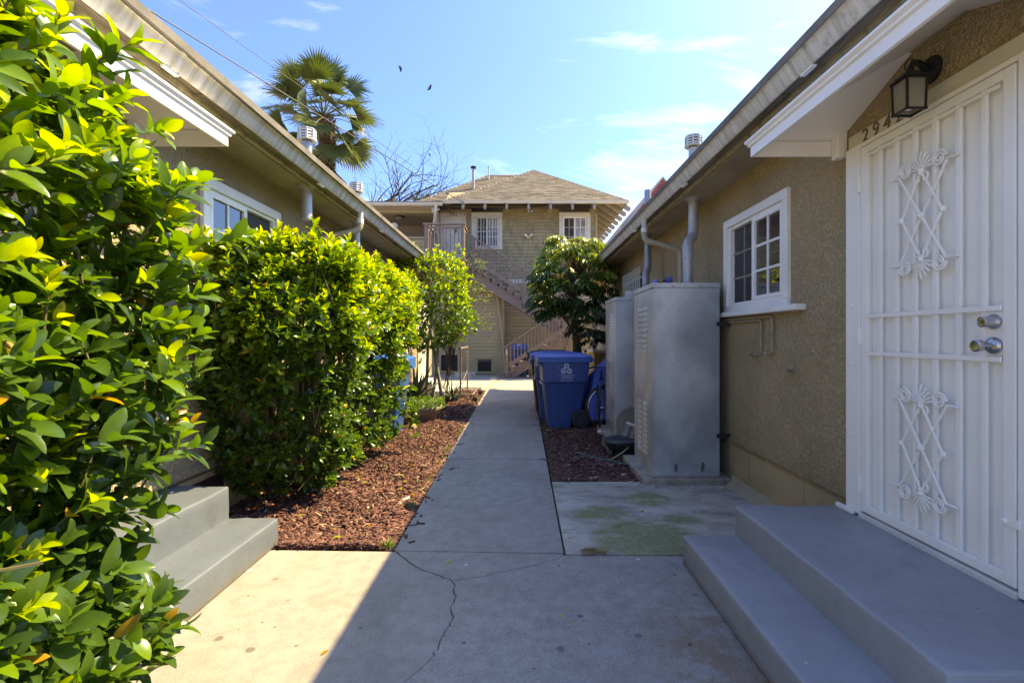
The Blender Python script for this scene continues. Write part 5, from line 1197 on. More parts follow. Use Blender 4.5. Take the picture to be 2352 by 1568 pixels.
th = .06; b.add(P + [(x, y, z - th) for x, y, z in P], [(0, 1, 2), (1, 5, 3, 2), (0, 2, 3, 4), (6, 8, 7), (7, 8, 9, 11), (6, 10, 9, 8), (0, 6, 7, 1), (1, 7, 11, 5), (0, 4, 10, 6), (4, 3, 5, 11, 9, 10)])
b.build('roof', 'roof_a', BH)
roof_face('roof_shingle', 'roof_a', (ex0, ey, ez), (ex1, ey, ez), (cxr, ayr, azr), (cxr, ayr, azr))
# wider hip behind, left
qx0, qy, qz = -4.15, 17.55, 6.08; ax_, ay_, az_ = -1.36, 20.34, 8.12
b = MB(); P = [(qx0, qy, qz), (0.9, qy, qz), (0.40, ay_, az_), (ax_, ay_, az_), (qx0, 26, qz), (ax_, 24, az_), (0.40, 24, az_)]
b.add(P + [(x, y, z - th) for x, y, z in P], [(0, 1, 2, 3), (0, 3, 5, 4), (3, 2, 6, 5), (7, 10, 9, 8), (7, 11, 12, 10), (10, 12, 13, 9), (0, 7, 8, 1), (0, 4, 11, 7)])
b.build('roof', 'roof_a', BH)
roof_face('roof_shingle', 'roof_a', (qx0, qy, qz), (1.0, qy, qz), (ax_, ay_, az_), (1.0, ay_, az_), limit=0)
# hip caps
def hipcap(p, q):
    p = Vector(p); q = Vector(q); n = int((q - p).length / .22); ms = []
    for i in range(n):
        a = p.lerp(q, i / n); c = p.lerp(q, (i + 1.15) / n); d = c - a; sx = d.cross(Vector((0, 0, 1))).normalized()
        for s in (-1, 1):
            pass
        MBc.add([a + sx * .11 - Vector((0, 0, .055)), a + Vector((0, 0, .035)), a - sx * .11 - Vector((0, 0, .055)), c + sx * .10 - Vector((0, 0, .05)), c + Vector((0, 0, .012)), c - sx * .10 - Vector((0, 0, .05))], [(0, 1, 4, 3), (1, 2, 5, 4), (0, 2, 1)])
MBc = MB(); hipcap((ex0, ey, ez + .02), (cxr, ayr, azr + .02)); hipcap((ex1, ey, ez + .02), (cxr, ayr, azr + .02)); hipcap((cxr, ayr, azr + .02), (cxr, 24, azr + .02)); hipcap((qx0, qy, qz + .02), (ax_, ay_, az_ + .02)); hipcap((ax_, ay_, az_ + .02), (0.2, ay_, az_ + .02))
o = MBc.build('hip_cap', 'roof_a', BH); o["kind"] = 'stuff'
# gutters, porch flat roof
gp = [(0, 0), (-.02, .0), (-.055, .03), (-.07, .085), (-.085, .09), (-.085, .105), (0, .105)]
MB().prism([(ey + d, ez - .085 + z) for d, z in gp], 0, ex0 - .02, ex1 + .03).build('gutter', 'oldwhite', BH)
MB().prism([(ey - .05 + d, 5.92 + z) for d, z in gp], 0, -8.5, ex0 - .03).build('gutter', 'oldwhite', BH)
MB().add([(-8.6, ey - .05, 6.02), (-2.72, ey - .05, 6.02), (-2.72, 21, 6.12), (-8.6, 21, 6.12), (-8.6, ey - .05, 6.075), (-2.72, ey - .05, 6.075), (-2.72, 21, 6.18), (-8.6, 21, 6.18)], MB().box(0, 1, 0, 1, 0, 1).f).build('porch_roof', 'tar', BH)
MB().box(-8.5, -2.9, ey - .04, YB + .0, 5.905, 5.925).build('porch_soffit', 'porch', BH)
# eave boards and rafters
sl = (azr - ez) / (ayr - ey)
for i in range(14):
    y = ey + .03 + i * .088; zz = ez - .072 + (y - ey) * sl
    if y > YF: break
    MB().add([(ex0 + .05, y, zz), (ex1 - .05 - (y - ey), y, zz), (ex1 - .05 - (y + .08 - ey), y + .08, zz + .08 * sl), (ex0 + .05, y + .08, zz + .08 * sl), (ex0 + .05, y, zz + .012), (ex1 - .05 - (y - ey), y, zz + .012), (ex1 - .05 - (y + .08 - ey), y + .08, zz + .012 + .08 * sl), (ex0 + .05, y + .08, zz + .012 + .08 * sl)], MB().box(0, 1, 0, 1, 0, 1).f).build('eave_board', 'siding_trim', BH)
for i in range(12):
    x = ex1 - .03 - i * .088; zz = ez - .072 + (ex1 - x) * sl
    if x < 2.86: break
    MB().add([(x - .08, ey + (ex1 - x) + .1, zz + .08 * sl), (x, ey + (ex1 - x), zz), (x, 25, zz), (x - .08, 25, zz + .08 * sl), (x - .08, ey + (ex1 - x) + .1, zz + .012 + .08 * sl), (x, ey + (ex1 - x), zz + .012), (x, 25, zz + .012), (x - .08, 25, zz + .012 + .08 * sl)], MB().box(0, 1, 0, 1, 0, 1).f).build('eave_board', 'tail', BH)
def rafter_front(x):
    p = [(ey - .10, ez - .27), (ey - .02, ez - .30), (YF, ez - .30 + (YF - ey) * sl - .0), (YF, ez - .09 + (YF - ey) * sl), (ey + .0, ez - .09), (ey - .10, ez - .17)]
    return MB().prism(p, 0, x - .04, x + .04).build('rafter_tail', 'tail', BH, bevel=.012)
for k in range(7): rafter_front(-2.02 + .766 * k)
def rafter_side(y):
    x0 = ex1; xi = max(2.80, ex1 - (y - ey) + .08)
    p = [(x0 + .13, ez - .28), (x0 + .04, ez - .31), (xi, ez - .28 + (x0 - xi) * sl), (xi, ez - .08 + (x0 - xi) * sl), (x0 + .0, ez - .09), (x0 + .13, ez - .17)]
    return MB().prism(p, 1, y - .045, y + .045).build('rafter_tail', 'tail', BH, bevel=.012)
for k in range(9): rafter_side(17.12 + .72 * k)
# downspouts on the porch corner and the lower lean-to
MB().tube([(-2.95, 16.82, 5.95), (-2.97, 16.85, 5.75), (-3.10, 17.25, 5.35), (-3.11, 17.26, 4.95)], .045, 8).build('downspout', 'oldwhite', BH)
MB().tube([(-2.4, YB - .12, 3.06), (-1.05, YB - .12, 2.98), (-0.86, YB - .10, 2.92), (-0.83, YB - .09, 2.75), (-0.62, YB - .09, 1.0), (-0.55, YB - .08, 0.05)], .045, 8).build('downspout', 'siding', BH)
# roof vents
VP = thing('vent_pipe', 'tall grey vent pipe with a black cap on the tan roof', 'vent pipe', (-2.05, 19.0, 7.2))
MB().tube([(-1.86, 19.0, 7.0), (-1.86, 19.0, 7.98)], .055, 12).build('pipe', 'block', VP, smooth=True); MB().lathe([(.06, 0), (.10, .02), (.12, .08), (.07, .11)], (-1.86, 19.0, 7.94), (0, 0, 1), 12).build('cap', 'black', VP)
VP2 = thing('vent_pipe', 'thin pale vent pipe near the left ridge of the tan roof', 'vent pipe', (-1.3, 19.9, 7.7))
MB().tube([(-1.32, 19.95, 7.7), (-1.32, 19.95, 8.35)], .03, 10).build('pipe', 'cream', VP2, smooth=True); MB().lathe([(.05, 0), (.05, .03)], (-1.32, 19.95, 8.34), (0, 0, 1), 10).build('cap', 'cream', VP2)
for i, (x, y, h, l) in enumerate(((-5.35, 18.6, .42, 'short rusty stack on the dark porch roof'), (-4.85, 18.4, .55, 'thin pole stack on the dark porch roof'))):
    v_ = thing('vent_pipe', l, 'vent pipe', (x, y, 6.1)); MB().tube([(x, y, 6.08), (x, y, 6.1 + h)], .07 - .035 * i, 10).build('pipe', 'rustpipe', v_, smooth=True); MB().lathe([(.10 - .05 * i, 0), (.10 - .05 * i, .05)], (x, y, 6.1 + h - .02), (0, 0, 1), 10).build('cap', 'black', v_)

# ------------------------------------------------------------------ wooden stairs with landing and balcony
WST = thing('wooden_stairs', 'mauve brown wooden staircase turning up to the balcony of the tan house', 'staircase', (0.5, 16.3, 0))
st = 'stair'
def rail(p, q, m0='handrail', w=.09, h=.04): MB().bar(p, q, w, h).build(m0, 'stair_edge', WST, bevel=.005)
def balusters(p, q, n, z0, z1, s=.034):
    p = Vector(p); q = Vector(q)
    for i in range(n):
        c = p.lerp(q, (i + .5) / n); box('baluster', st, WST, c.x - s / 2, c.x + s / 2, c.y - s / 2, c.y + s / 2, c.z + z0, c.z + z1)
def flight(x_first, z_first, n, run, rise, ya, yb, sgn):
    """treads k: nose x = x_first + sgn*run*k, top z = z_first + rise*k"""
    for k in range(n):
        x = x_first + sgn * run * k; z = z_first + rise * k
        x0, x1 = sorted((x - sgn * .03, x + sgn * (run + .02)))
        box('tread', 'stair_edge', WST, x0, x1, ya - .04, yb + .02, z - .04, z, bevel=.004)
    for y in (ya, yb - .05):                                       # stepped stringers
        pts = []
        for k in range(n):
            x = x_first + sgn * run * k; z = z_first + rise * k - .042
            pts += [(x + sgn * .02, z - rise + (.0 if k else .0)), (x + sgn * .02, z)]
        xe = x_first + sgn * run * n; ze = z_first + rise * (n - 1) - .042
        pts += [(xe, ze), (xe, ze - .30), (x_first + sgn * (run * 1.25), max(0.0, z_first - rise - .04) if z_first < .3 else z_first - rise * 1.55), (x_first + sgn * .02, max(0.0, z_first - rise - .042))]
        MB().prism(pts, 1, y, y + .05).build('stringer', st, WST)
# lower flight: rises to +x
ya, yb = 15.72, 16.62
flight(-0.56, 0.215, 8, .262, .172, ya, yb, 1)
zl = 0.215 + .172 * 8; xl = -0.56 + .262 * 8
box('landing_deck', 'stair_edge', WST, xl - .03, xl + 1.15, ya - .06, 17.55, zl - .04, zl, bevel=.004)
for y in (ya - .03, 17.5): box('landing_beam', st, WST, xl, xl + 1.12, y, y + .05, zl - .24, zl - .042)
box('landing_beam', st, WST, xl + 1.06, xl + 1.11, ya + .03, 17.49, zl - .24, zl - .042)
for x in (xl + .02, xl + 1.07):
    for y in (ya - .04, 17.44): box('post', st, WST, x, x + .09, y - .045, y + .045, 0.0, zl + (1.0 if y < 16 or x > xl + .5 else -.05), bevel=.004)
MB().bar((xl + .1, ya + .02, zl - .25), (xl + .6, ya + .02, zl - .75), .05, .09).bar((xl + 1.05, ya + .02, zl - .25), (xl + .55, ya + .02, zl - .75), .05, .09).build('brace', st, WST)
box('post', st, WST, -0.50, -0.405, ya - .095, ya - .005, 0.0, 1.02, bevel=.004)
box('post_tag', 'white_trim', WST, -0.47, -0.445, ya - .099, ya - .0955, .76, .92)
d0 = Vector((-0.50, ya - .05, 1.03)); d1 = Vector((xl + .06, ya - .05, 1.03 + .172 / .262 * (xl + .56)))
rail(d0 + Vector((-.06, 0, -.04)), d1)
rl0 = Vector((-0.40, ya - .05, .40)); rl1 = Vector((xl + .0, ya - .05, .40 + .172 / .262 * (xl + .40)))
MB().bar(rl0, rl1, .045, .13).build('bottom_rail', st, WST, bevel=.004)
balusters((-0.38, ya - .05, .40 + .01), (xl, ya - .05, .40 + .172 / .262 * (xl + .38)), 17, .03, .62)
for k in range(8): box('spacer', st, WST, -0.46 + .262 * k + .13, -0.46 + .262 * k + .21, ya - .075, ya - .025, .215 + .172 * k - .02, .215 + .172 * k + .16)
# upper flight: rises to -x from the landing
zd = 3.89; n2 = 13; rise2 = (zd - zl) / (n2 + 1)
xs = xl + .0; ya2, yb2 = 16.66, 17.52; run2 = .258
flight(xs, zl + rise2, n2, run2, rise2, ya2, yb2, -1)
xt = xs - run2 * n2; k2 = rise2 / run2
u0 = Vector((xs + .02, ya2 - .05, zl + rise2 + .98)); u1 = Vector((xt + .12, ya2 - .05, zl + rise2 + .98 + k2 * (xs - xt - .10)))
rail(u0, u1)
MB().bar((xs, ya2 - .05, zl + rise2 + .22), (xt + .10, ya2 - .05, zl + rise2 + .22 + k2 * (xs - xt - .10)), .045, .13).build('bottom_rail', st, WST, bevel=.004)
balusters((xs - .05, ya2 - .05, zl + rise2 + .2 + k2 * .05), (xt + .18, ya2 - .05, zl + rise2 + .2 + k2 * (xs - xt - .18)), 27, .06, .78)
for k in range(n2): box('spacer', st, WST, xs - run2 * k - .19, xs - run2 * k - .11, ya2 - .075, ya2 - .025, zl + rise2 * (k + 1) - .02, zl + rise2 * (k + 1) + .14)
for f in (0.02, .42, .97):
    x = xs + (xt - xs) * f + (.08 if f > .9 else 0); z = zl + rise2 + k2 * (xs - x); box('post', st, WST, x - .045, x + .045, ya2 - .098, ya2 - .003, z - .32, z + 1.02, bevel=.004)
# balcony
bx0, bx1, by0, by1 = -3.07, xt + .0, 15.62, 17.86
bx1 = -1.86
nb = 9; wdt = (by1 - by0) / 16
for i in range(16): box('deck_board', 'stair_edge', WST, bx0 - .03, max(bx1, xt) + .02, by0 + wdt * i + .003, by0 + wdt * (i + 1) - .003, zd - .04, zd, bevel=.003)
box('deck_beam', st, WST, bx0, bx1 + .02, by0 + .01, by0 + .06, zd - .30, zd - .042, bevel=.004); box('deck_beam', st, WST, bx0, bx1 + .02, YB - .12, YB - .07, zd - .30, zd - .042)
for x in (bx0, bx1 - .03): box('deck_joist', st, WST, x, x + .05, by0 + .062, YB - .122, zd - .26, zd - .042)
zr = zd + 1.07
for x, y, zb_ in ((bx0 + .02, by0 + .0, 0.0), (bx1 - .02, by0 + .0, .215), (bx0 + .02, YB - .1, 3.62), (bx1 - .02, 16.56, zd - .3)):
    box('post', st, WST, x - .055, x + .055, y - .055, y + .055, zb_, zr, bevel=.004)
rail((bx0 - .08, by0 - .0, zr + .02), (bx1 + .09, by0 - .0, zr + .02), w=.15, h=.045); rail((bx0 + .02, by0 + .08, zr + .02), (bx0 + .02, YB - .05, zr + .02), w=.12, h=.045); rail((bx1 - .02, by0 + .08, zr + .02), (bx1 - .02, 16.62, zr + .02), w=.12, h=.045)
for p, q in (((bx0 + .08, by0, zd + .16), (bx1 - .08, by0, zd + .16)), ((bx0 + .02, by0 + .06, zd + .16), (bx0 + .02, YB - .16, zd + .16)), ((bx1 - .02, by0 + .06, zd + .16), (bx1 - .02, 16.5, zd + .16))):
    MB().bar(p, q, .045, .06).build('bottom_rail', st, WST); MB().bar(Vector(p) + Vector((0, 0, .82)), Vector(q) + Vector((0, 0, .82)), .045, .06).build('top_rail', st, WST)
balusters((bx0 + .08, by0, zd), (bx1 - .08, by0, zd), 8, .19, .95); balusters((bx0 + .02, by0 + .08, zd), (bx0 + .02, YB - .16, zd), 9, .19, .95); balusters((bx1 - .02, by0 + .06, zd), (bx1 - .02, 16.5, zd), 6, .19, .95)
MB().bar((bx1 - .02, 16.56, zd + .93), (xt + .16, 16.61, zd + .93), .10, .045).build('handrail', 'stair_edge', WST)
# cinder blocks carrying the post
def cinder(l, x0, x1, y0, y1):
    o = MB()
    o.box(x0, x1, y0, y0 + .035, 0.002, .2); o.box(x0, x1, y1 - .035, y1, 0.002, .2)
    for x in (x0, (x0 + x1) / 2 - .017, x1 - .035): o.box(x, x + .035, y0 + .035, y1 - .035, 0.002, .2)
    tagm(o.build('cinder_block', 'block', None), l, 'cinder block')
cinder('grey cinder block under the balcony post, nearer of the two', -2.12, -1.62, 15.52, 15.72)
cinder('grey cinder block under the balcony post, farther of the two', -1.98, -1.50, 15.74, 15.94)

# ------------------------------------------------------------------ far house with red barge boards
FH = thing('gabled_house', 'far house with red barge boards peeping over the right gutter', 'house', (8, 26, 0))
ax, az, y0 = 7.36, 9.66, 25.0; hw_, dr_ = 2.5, 3.2
MB().box(ax - 2.0, ax + 2.0, y0 + .6, y0 + 9, -.05, az - 2.4).build('wall', 'house_pink', FH)
MB().add([(ax, y0 + .6, az - .25), (ax - 2.0, y0 + .6, az - 2.4), (ax + 2.0, y0 + .6, az - 2.4), (ax, y0 + .7, az - .25), (ax - 2, y0 + .7, az - 2.4), (ax + 2, y0 + .7, az - 2.4)], [(0, 1, 2), (3, 5, 4), (0, 3, 4, 1), (0, 2, 5, 3), (1, 4, 5, 2)]).build('gable', 'house_pink', FH)
b = MB(); b.prism([(ax, az), (ax + hw_, az - dr_), (ax + hw_, az - dr_ - .12), (ax, az - .12), (ax - hw_, az - dr_ - .12), (ax - hw_, az - dr_)], 1, y0, y0 + 9.5); b.build('roof', 'redroof', FH)
for s in (-1, 1): MB().prism([(ax, az - .13), (ax + s * hw_, az - dr_ - .13), (ax + s * hw_, az - dr_ - .45), (ax, az - .52)], 1, y0 - .02 + .002 * s, y0 + .06 + .002 * s).build('barge_board', 'redpaint', FH)
# ------------------------------------------------------------------ leaves
def leaf_template(st, fold=0.14, curl=0.18):
    """unit leaf along +x, length 1, width 1: oval with a short tip, slightly folded and curled; verts, quads"""
    st = [0.0] + list(st) + [1.0]; vs = []; rows = []
    for t in st:
        w = 0.5 * math.sin(math.pi * t ** 0.92) ** 0.62 * (1 - .35 * max(0, t - .75)) if 0 < t < 1 else 0.012
        zc = -curl * (t - 0.35) ** 2
        rows.append(len(vs)); vs += [(t, -w, zc + fold * w), (t, 0, zc), (t, w, zc + fold * w)]
    f = []
    for i in range(len(st) - 1):
        a, b = rows[i], rows[i + 1]; f += [(a, a + 1, b + 1, b), (a + 1, a + 2, b + 2, b + 1)]
    return np.array(vs), np.array(f)
def basis(d, nrm):
    d = d / np.linalg.norm(d, axis=1, keepdims=True); s = np.cross(nrm, d); ln = np.linalg.norm(s, axis=1, keepdims=True)
    s = np.where(ln < 1e-5, np.array([[1.0, 0, 0]]), s / np.maximum(ln, 1e-5)); n = np.cross(d, s)
    return d, s, n
def leaves_mesh(name, P, D, Nn, L, W, T, tmpl, mat):
    v, f = tmpl; d, s, n = basis(D, Nn); m = len(P); k = len(v)
    V = P[:, None, :] + d[:, None, :] * (v[None, :, 0:1] * L[:, None, None]) + s[:, None, :] * (v[None, :, 1:2] * W[:, None, None]) + n[:, None, :] * (v[None, :, 2:3] * L[:, None, None])
    F = (f[None] + (np.arange(m) * k)[:, None, None]).reshape(-1, f.shape[1])
    return raw_mesh(name, V.reshape(-1, 3), F, mat, np.repeat(T, k))
LEAFV = {}
def leaf_parts(name, root, sel, P, D, Nn, L, W, T, tmpl, mat):
    """single leaves as parts: meshes shared between leaves of like tint"""
    v, f = tmpl; d, s, n = basis(D, Nn); o0 = off(root)
    for i in sel:
        q = int(round(min(max(T[i], 0), 1) * 14)); key = (mat, id(tmpl), q)
        if key not in LEAFV: LEAFV[key] = raw_mesh(name, v, f, mat, np.full(len(v), q / 14.0))
        o = bpy.data.objects.new(name, LEAFV[key]); COL.objects.link(o); o.parent = root
        m = Matrix.Identity(4)
        for r in range(3): m[r][0] = d[i, r] * L[i]; m[r][1] = s[i, r] * W[i]; m[r][2] = n[i, r] * L[i]; m[r][3] = P[i, r] - o0[r]
        o.matrix_local = m
def show_largest(P, D, L, limit, grid=300):
    """the leaves the photo shows largest: nearest per small cell of the view, then by size"""
    C = P + D / np.linalg.norm(D, axis=1, keepdims=True) * (L[:, None] * .5)
    y = np.maximum(C[:, 1], .05); u = C[:, 0] / y * FPX; w = (C[:, 2] - CAM_Z) / y * FPX
    ok = (C[:, 1] > .2) & (np.abs(u) < .5) & (np.abs(w) < .335)
    cell = (np.floor(u * 90).astype(int) * 1000 + np.floor(w * 90).astype(int)); best = {}
    for i in np.nonzero(ok)[0]:
        c = cell[i]
        if c not in best or y[i] < y[best[c]]: best[c] = i
    s = sorted(best.values(), key=lambda i: -L[i] / y[i])
    return s[:limit]
def foliage(root, part, P, D, Nn, L, W, T, tmpl, mat, limit):
    sel = show_largest(P, D, L, limit) if limit else []
    leaf_parts('leaf', root, sel, P, D, Nn, L, W, T, tmpl, mat)
    keep = np.ones(len(P), bool); keep[sel] = False
    me = leaves_mesh(part, P[keep], D[keep], Nn[keep], L[keep], W[keep], T[keep], tmpl, mat)
    o = bpy.data.objects.new(part, me); COL.objects.link(o); o.parent = root; o.location = -off(root); o["kind"] = 'stuff'
    return o
def unit(a): return a / np.maximum(np.linalg.norm(a, axis=-1, keepdims=True), 1e-9)
def shoots(P0, D0, length, nl, l0, l1, wr, young, spread=0.75, droop=0.0, rs=None):
    """leaves set spirally along each shoot, the last ones younger and lying closer to the axis"""
    rs = rs or rng; m = len(P0); D0 = unit(D0); ref = np.where(np.abs(D0[:, 2:3]) > .9, np.array([[1.0, 0, 0]]), np.array([[0, 0, 1.0]]))
    a = unit(np.cross(D0, ref)); b = np.cross(D0, a); ph = rs.uniform(0, 6.28, m); out = [[] for _ in range(6)]
    for k in range(nl):
        t = (k + .4) / nl; ang = ph + k * 2.4 + rs.normal(0, .25, m); side = a * np.cos(ang)[:, None] + b * np.sin(ang)[:, None]
        sp = spread * (1.25 - .75 * t)
        d = unit(D0 * (0.42 + .5 * t) + side * sp + rs.normal(0, .12, (m, 3)) + np.array([0, 0, -droop]))
        nn = unit(D0 * .9 - side * .35 + np.array([0, 0, .65]) + rs.normal(0, .22, (m, 3)))
        out[0].append(P0 + D0 * (length[:, None] * (t - .15))); out[1].append(d); out[2].append(nn)
        L = rs.uniform(l0, l1, m) * (1.08 - .45 * t * t) * np.where(rs.random(m) < .2, rs.uniform(.55, .8, m), 1.0); out[3].append(L); out[4].append(L * wr * rs.uniform(.85, 1.15, m))
        yy = young * (0.25 + 1.0 * t ** 2.2); out[5].append(np.clip(rs.normal(.17, .12, m) + yy, 0, .96))
    r = [np.concatenate(o) for o in out]
    orange = rs.random(len(r[5])) < .014; r[5][orange] = 1.0
    return r
def wood_mesh(root, name, polylines, mat, n=5):
    b = MB()
    for pts, rs_ in polylines: b.tube(pts, rs_, n)
    return b.build(name, mat, root, smooth=True)

# clipped hedge: sample points on a shell given by surface functions
def hedge(root, N_, sampler, tmpl, l0, l1, wr, nl, shoot, limit, mat='ficus', lw=None, young_bias=0.0, part='foliage'):
    P, Nn_, yg = sampler(N_)
    D = unit(Nn_ * .8 + rng.normal(0, .42, P.shape) + np.array([0.06, 0.0, .42]))
    L = rng.uniform(.7, 1.3, len(P)) * shoot
    r = shoots(P, D, L, nl, l0, l1, wr, yg + young_bias)
    foliage(root, part, *r, tmpl, mat, limit)
    tw = MB(); idx = rng.choice(len(P), min(len(P), 420), replace=False)
    for i in idx:
        p = Vector(P[i]); d = Vector(D[i]); tw.tube([p - d * shoot * 2.2 - Vector((0, 0, .03)), p, p + d * L[i] * .85], [.0035, .0028, .0012], 4, cap=False)
    tw.build('twigs', 'twig', root, kind='stuff')
    return P

T3 = leaf_template((.05, .2, .4, .6, .8, .93), .16, .28)
T2 = leaf_template((.08, .32, .6, .86), .16, .28)
# ---- near hedge on the left edge of the picture
H1 = thing('hedge', 'tall ficus hedge with large glossy leaves close by, hiding the pale steps', 'hedge', (-1.5, 1.15, 0))
def samp1(n):
    P = []; Nv = []; Y = []
    def prof(y, z):
        x = -1.015 - .26 * max(0, (.55 - z) / .55) ** 1.2 - .14 * max(0, (z - 1.75) / .32) ** 2
        return x + .045 * math.sin(z * 5.1 + .6) + .04 * math.sin(y * 7 + z * 3) + .03 * math.sin(z * 13 + y * 5)
    def far(z): return 1.375 - .16 * max(0, (.6 - z)) ** .8 + .05 * math.sin(z * 6.3) + .03 * math.sin(z * 15)
    while len(P) < n:
        z = rng.uniform(.10, 2.06); y = rng.uniform(.55, 1.40); f = rng.random(); yf = far(z)
        if y > yf or z > 2.06 - .36 * max(0, y - .95): continue
        pr = prof(y, z)
        dep = abs(rng.normal(0, .07)) if rng.random() < .8 else rng.uniform(0, .32)
        if rng.random() < .10: dep = -rng.uniform(.0, .10)               # sprays standing proud
        if f < .56: p = (pr - dep, y, z); nv = (1, .12, .18)
        elif f < .76: p = (rng.uniform(-1.9, pr), yf - dep, z); nv = (.35, 1, .15)
        elif f < .90: p = (rng.uniform(-1.9, pr - .03), y, 2.06 - dep - .36 * max(0, (y - .95)) + .04 * math.sin(y * 9)); nv = (.25, .1, 1)
        else: p = (rng.uniform(-1.5, pr - .03), .55 + dep, z); nv = (.2, -1, .15)
        P.append(p); Nv.append(nv)
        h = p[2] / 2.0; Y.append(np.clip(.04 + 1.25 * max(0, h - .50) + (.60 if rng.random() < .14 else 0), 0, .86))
    return np.array(P), unit(np.array(Nv, float)), np.array(Y)
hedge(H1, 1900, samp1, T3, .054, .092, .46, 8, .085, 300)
st_ = []
for k in range(7):
    x = -1.35 - .09 * k; y = .8 + .11 * ((k * 3) % 7); st_.append(([(x, y, -.03), (x + .03, y + .03, .6), (x + .05 - .03 * k, y, 1.3), (x + .1, y + .05, 1.9)], [.022, .018, .013, .006]))
wood_mesh(H1, 'stems', st_, 'bark_grey')
for k in range(16):
    y = .70 + .035 * k; z = .3 + (k * .37) % 1.5; MB().tube([(-1.35, y, z - .12), (-1.25, y + .03, z - .02), (-1.12, y + .04, z + .07)], [.008, .006, .003], 5).build('branch', 'twig', H1, smooth=True)

# ---- square clipped hedge
H2 = thing('hedge', 'square clipped ficus hedge standing in the red mulch, bright yellow green on top', 'hedge', (-1.75, 4.4, 0))
def samp2(n):
    P = []; Nv = []; Y = []
    while len(P) < n:
        z = rng.uniform(.12, 1.99) if rng.random() < .70 else rng.uniform(1.2, 1.99); f = rng.random()
        q = max(0, (1.35 - z) / 1.35); tz = max(0, (z - 1.58) / .42)
        dep = abs(rng.normal(0, .075)) if rng.random() < .82 else rng.uniform(0, .4)
        if rng.random() < .10: dep = -rng.uniform(0, .09)
        y = rng.uniform(3.18, 5.55); x = rng.uniform(-2.16, -1.16)
        wob = .05 * math.sin(z * 4 + 1) + .04 * math.sin(y * 5 + z * 2) + .03 * math.sin(z * 11 + y * 7)
        xr = -1.31 - .46 * q ** 1.25 - .13 * tz ** 2 + wob + .04 * (y - 3.4)
        yfr = 3.17 + .50 * q ** 1.25 + .16 * tz ** 2 + .04 * math.sin(x * 8 + z * 4) + .03 * math.sin(z * 12)
        cx_ = max(0, (x - (xr - .50)) / .50)                        # rounded front corner
        yc = yfr + .42 * cx_ ** 2.2
        if f < .40:
            if y < yfr + .30: continue
            p = (xr - dep, y, z); nv = (1, -.1 - .5 * max(0, (yfr + .6 - y)), .12 + .9 * tz)
        elif f < .74:
            if x > xr: continue
            p = (x, yc + dep, z); nv = (.12 + 1.3 * cx_ ** 1.2, -1, .10 + .9 * tz)
        elif f < .95:
            if x > xr + .1 or y < yfr + .06: continue
            p = (x, y, 1.95 - .16 * max(0, (-1.6 - x) / .55) - dep + .035 * math.sin(x * 7) + .03 * math.sin(y * 6) - .10 * max(0, (y - 4.8)) - .10 * max(0, (x + 1.45) / .3) ** 2); nv = (.1 + .5 * max(0, (x + 1.5) / .3), -.05, 1)
        else: p = (x, 5.55 - dep, z); nv = (0, 1, .1)
        P.append(p); Nv.append(nv); h = p[2] / 2.0
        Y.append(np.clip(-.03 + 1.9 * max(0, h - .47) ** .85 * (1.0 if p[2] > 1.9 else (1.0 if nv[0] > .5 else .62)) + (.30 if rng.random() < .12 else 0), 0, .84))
    return np.array(P), unit(np.array(Nv, float)), np.array(Y)
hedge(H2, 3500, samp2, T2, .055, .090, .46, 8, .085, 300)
st_ = []
for k in range(10):
    x = -2.05 + .038 * k; y = 3.95 + .14 * ((k * 3) % 10); st_.append(([(x, y, -.03), (x + .02, y, .5), (x + .05 * ((k % 3) - 1), y + .05, 1.2), (x + .1, y - .05, 1.75)], [.024, .02, .014, .006]))
wood_mesh(H2, 'stems', st_, 'bark')

# ---- standard ficus further along with its pole
H3 = thing('small_tree', 'clipped ficus tree with a bushy crown beyond the square hedge', 'tree', (-1.78, 8.75, 0))
def samp3(n):
    P = []; Nv = []; Y = []
    while len(P) < n:
        d = unit(rng.normal(0, 1, 3)); e = d / (np.sum(np.abs(d) ** 3.2) ** (1 / 3.2))
        rr_ = 1 - abs(rng.normal(0, .11)) + (.28 * rng.random() if rng.random() < .22 else 0) + .07 * math.sin(d[2] * 5 + d[0] * 4); p = np.array([-1.66, 8.9, 2.0]) + e * np.array([.66, .75, .84]) * rr_
        if p[2] < 1.25 and rng.random() < .6: continue
        P.append(p); Nv.append(d); Y.append(np.clip(.10 + .55 * max(0, (p[2] - 1.6)) + .25 * max(0, d[0]) + (.3 if rng.random() < .1 else 0), 0, .8))
    return np.array(P), np.array(Nv), np.array(Y)
hedge(H3, 1150, samp3, T2, .06, .09, .48, 7, .085, 120)
wood_mesh(H3, 'trunk', [([(-2.03, 8.42, -.03), (-2.02, 8.45, .6), (-2.0, 8.5, 1.2), (-1.85, 8.7, 1.8)], [.052, .045, .042, .03]), ([(-1.76, 9.0, -.03), (-1.74, 8.98, .6), (-1.72, 8.95, 1.2), (-1.6, 9, 2.0)], [.035, .03, .028, .02]), ([(-1.72, 9.25, -.03), (-1.60, 9.2, .7), (-1.56, 9.15, 1.3)], [.035, .03, .025])], 'bark_grey', 8)
PO = MB().tube([(-1.435, 9.06, -.02), (-1.55, 9.0, .7), (-1.66, 8.92, 1.45)], [.036, .034, .031], 10).build('support_pole', 'bark_grey', None, smooth=True); tagm(PO, 'grey wooden pole leaning against the clipped ficus tree', 'pole')
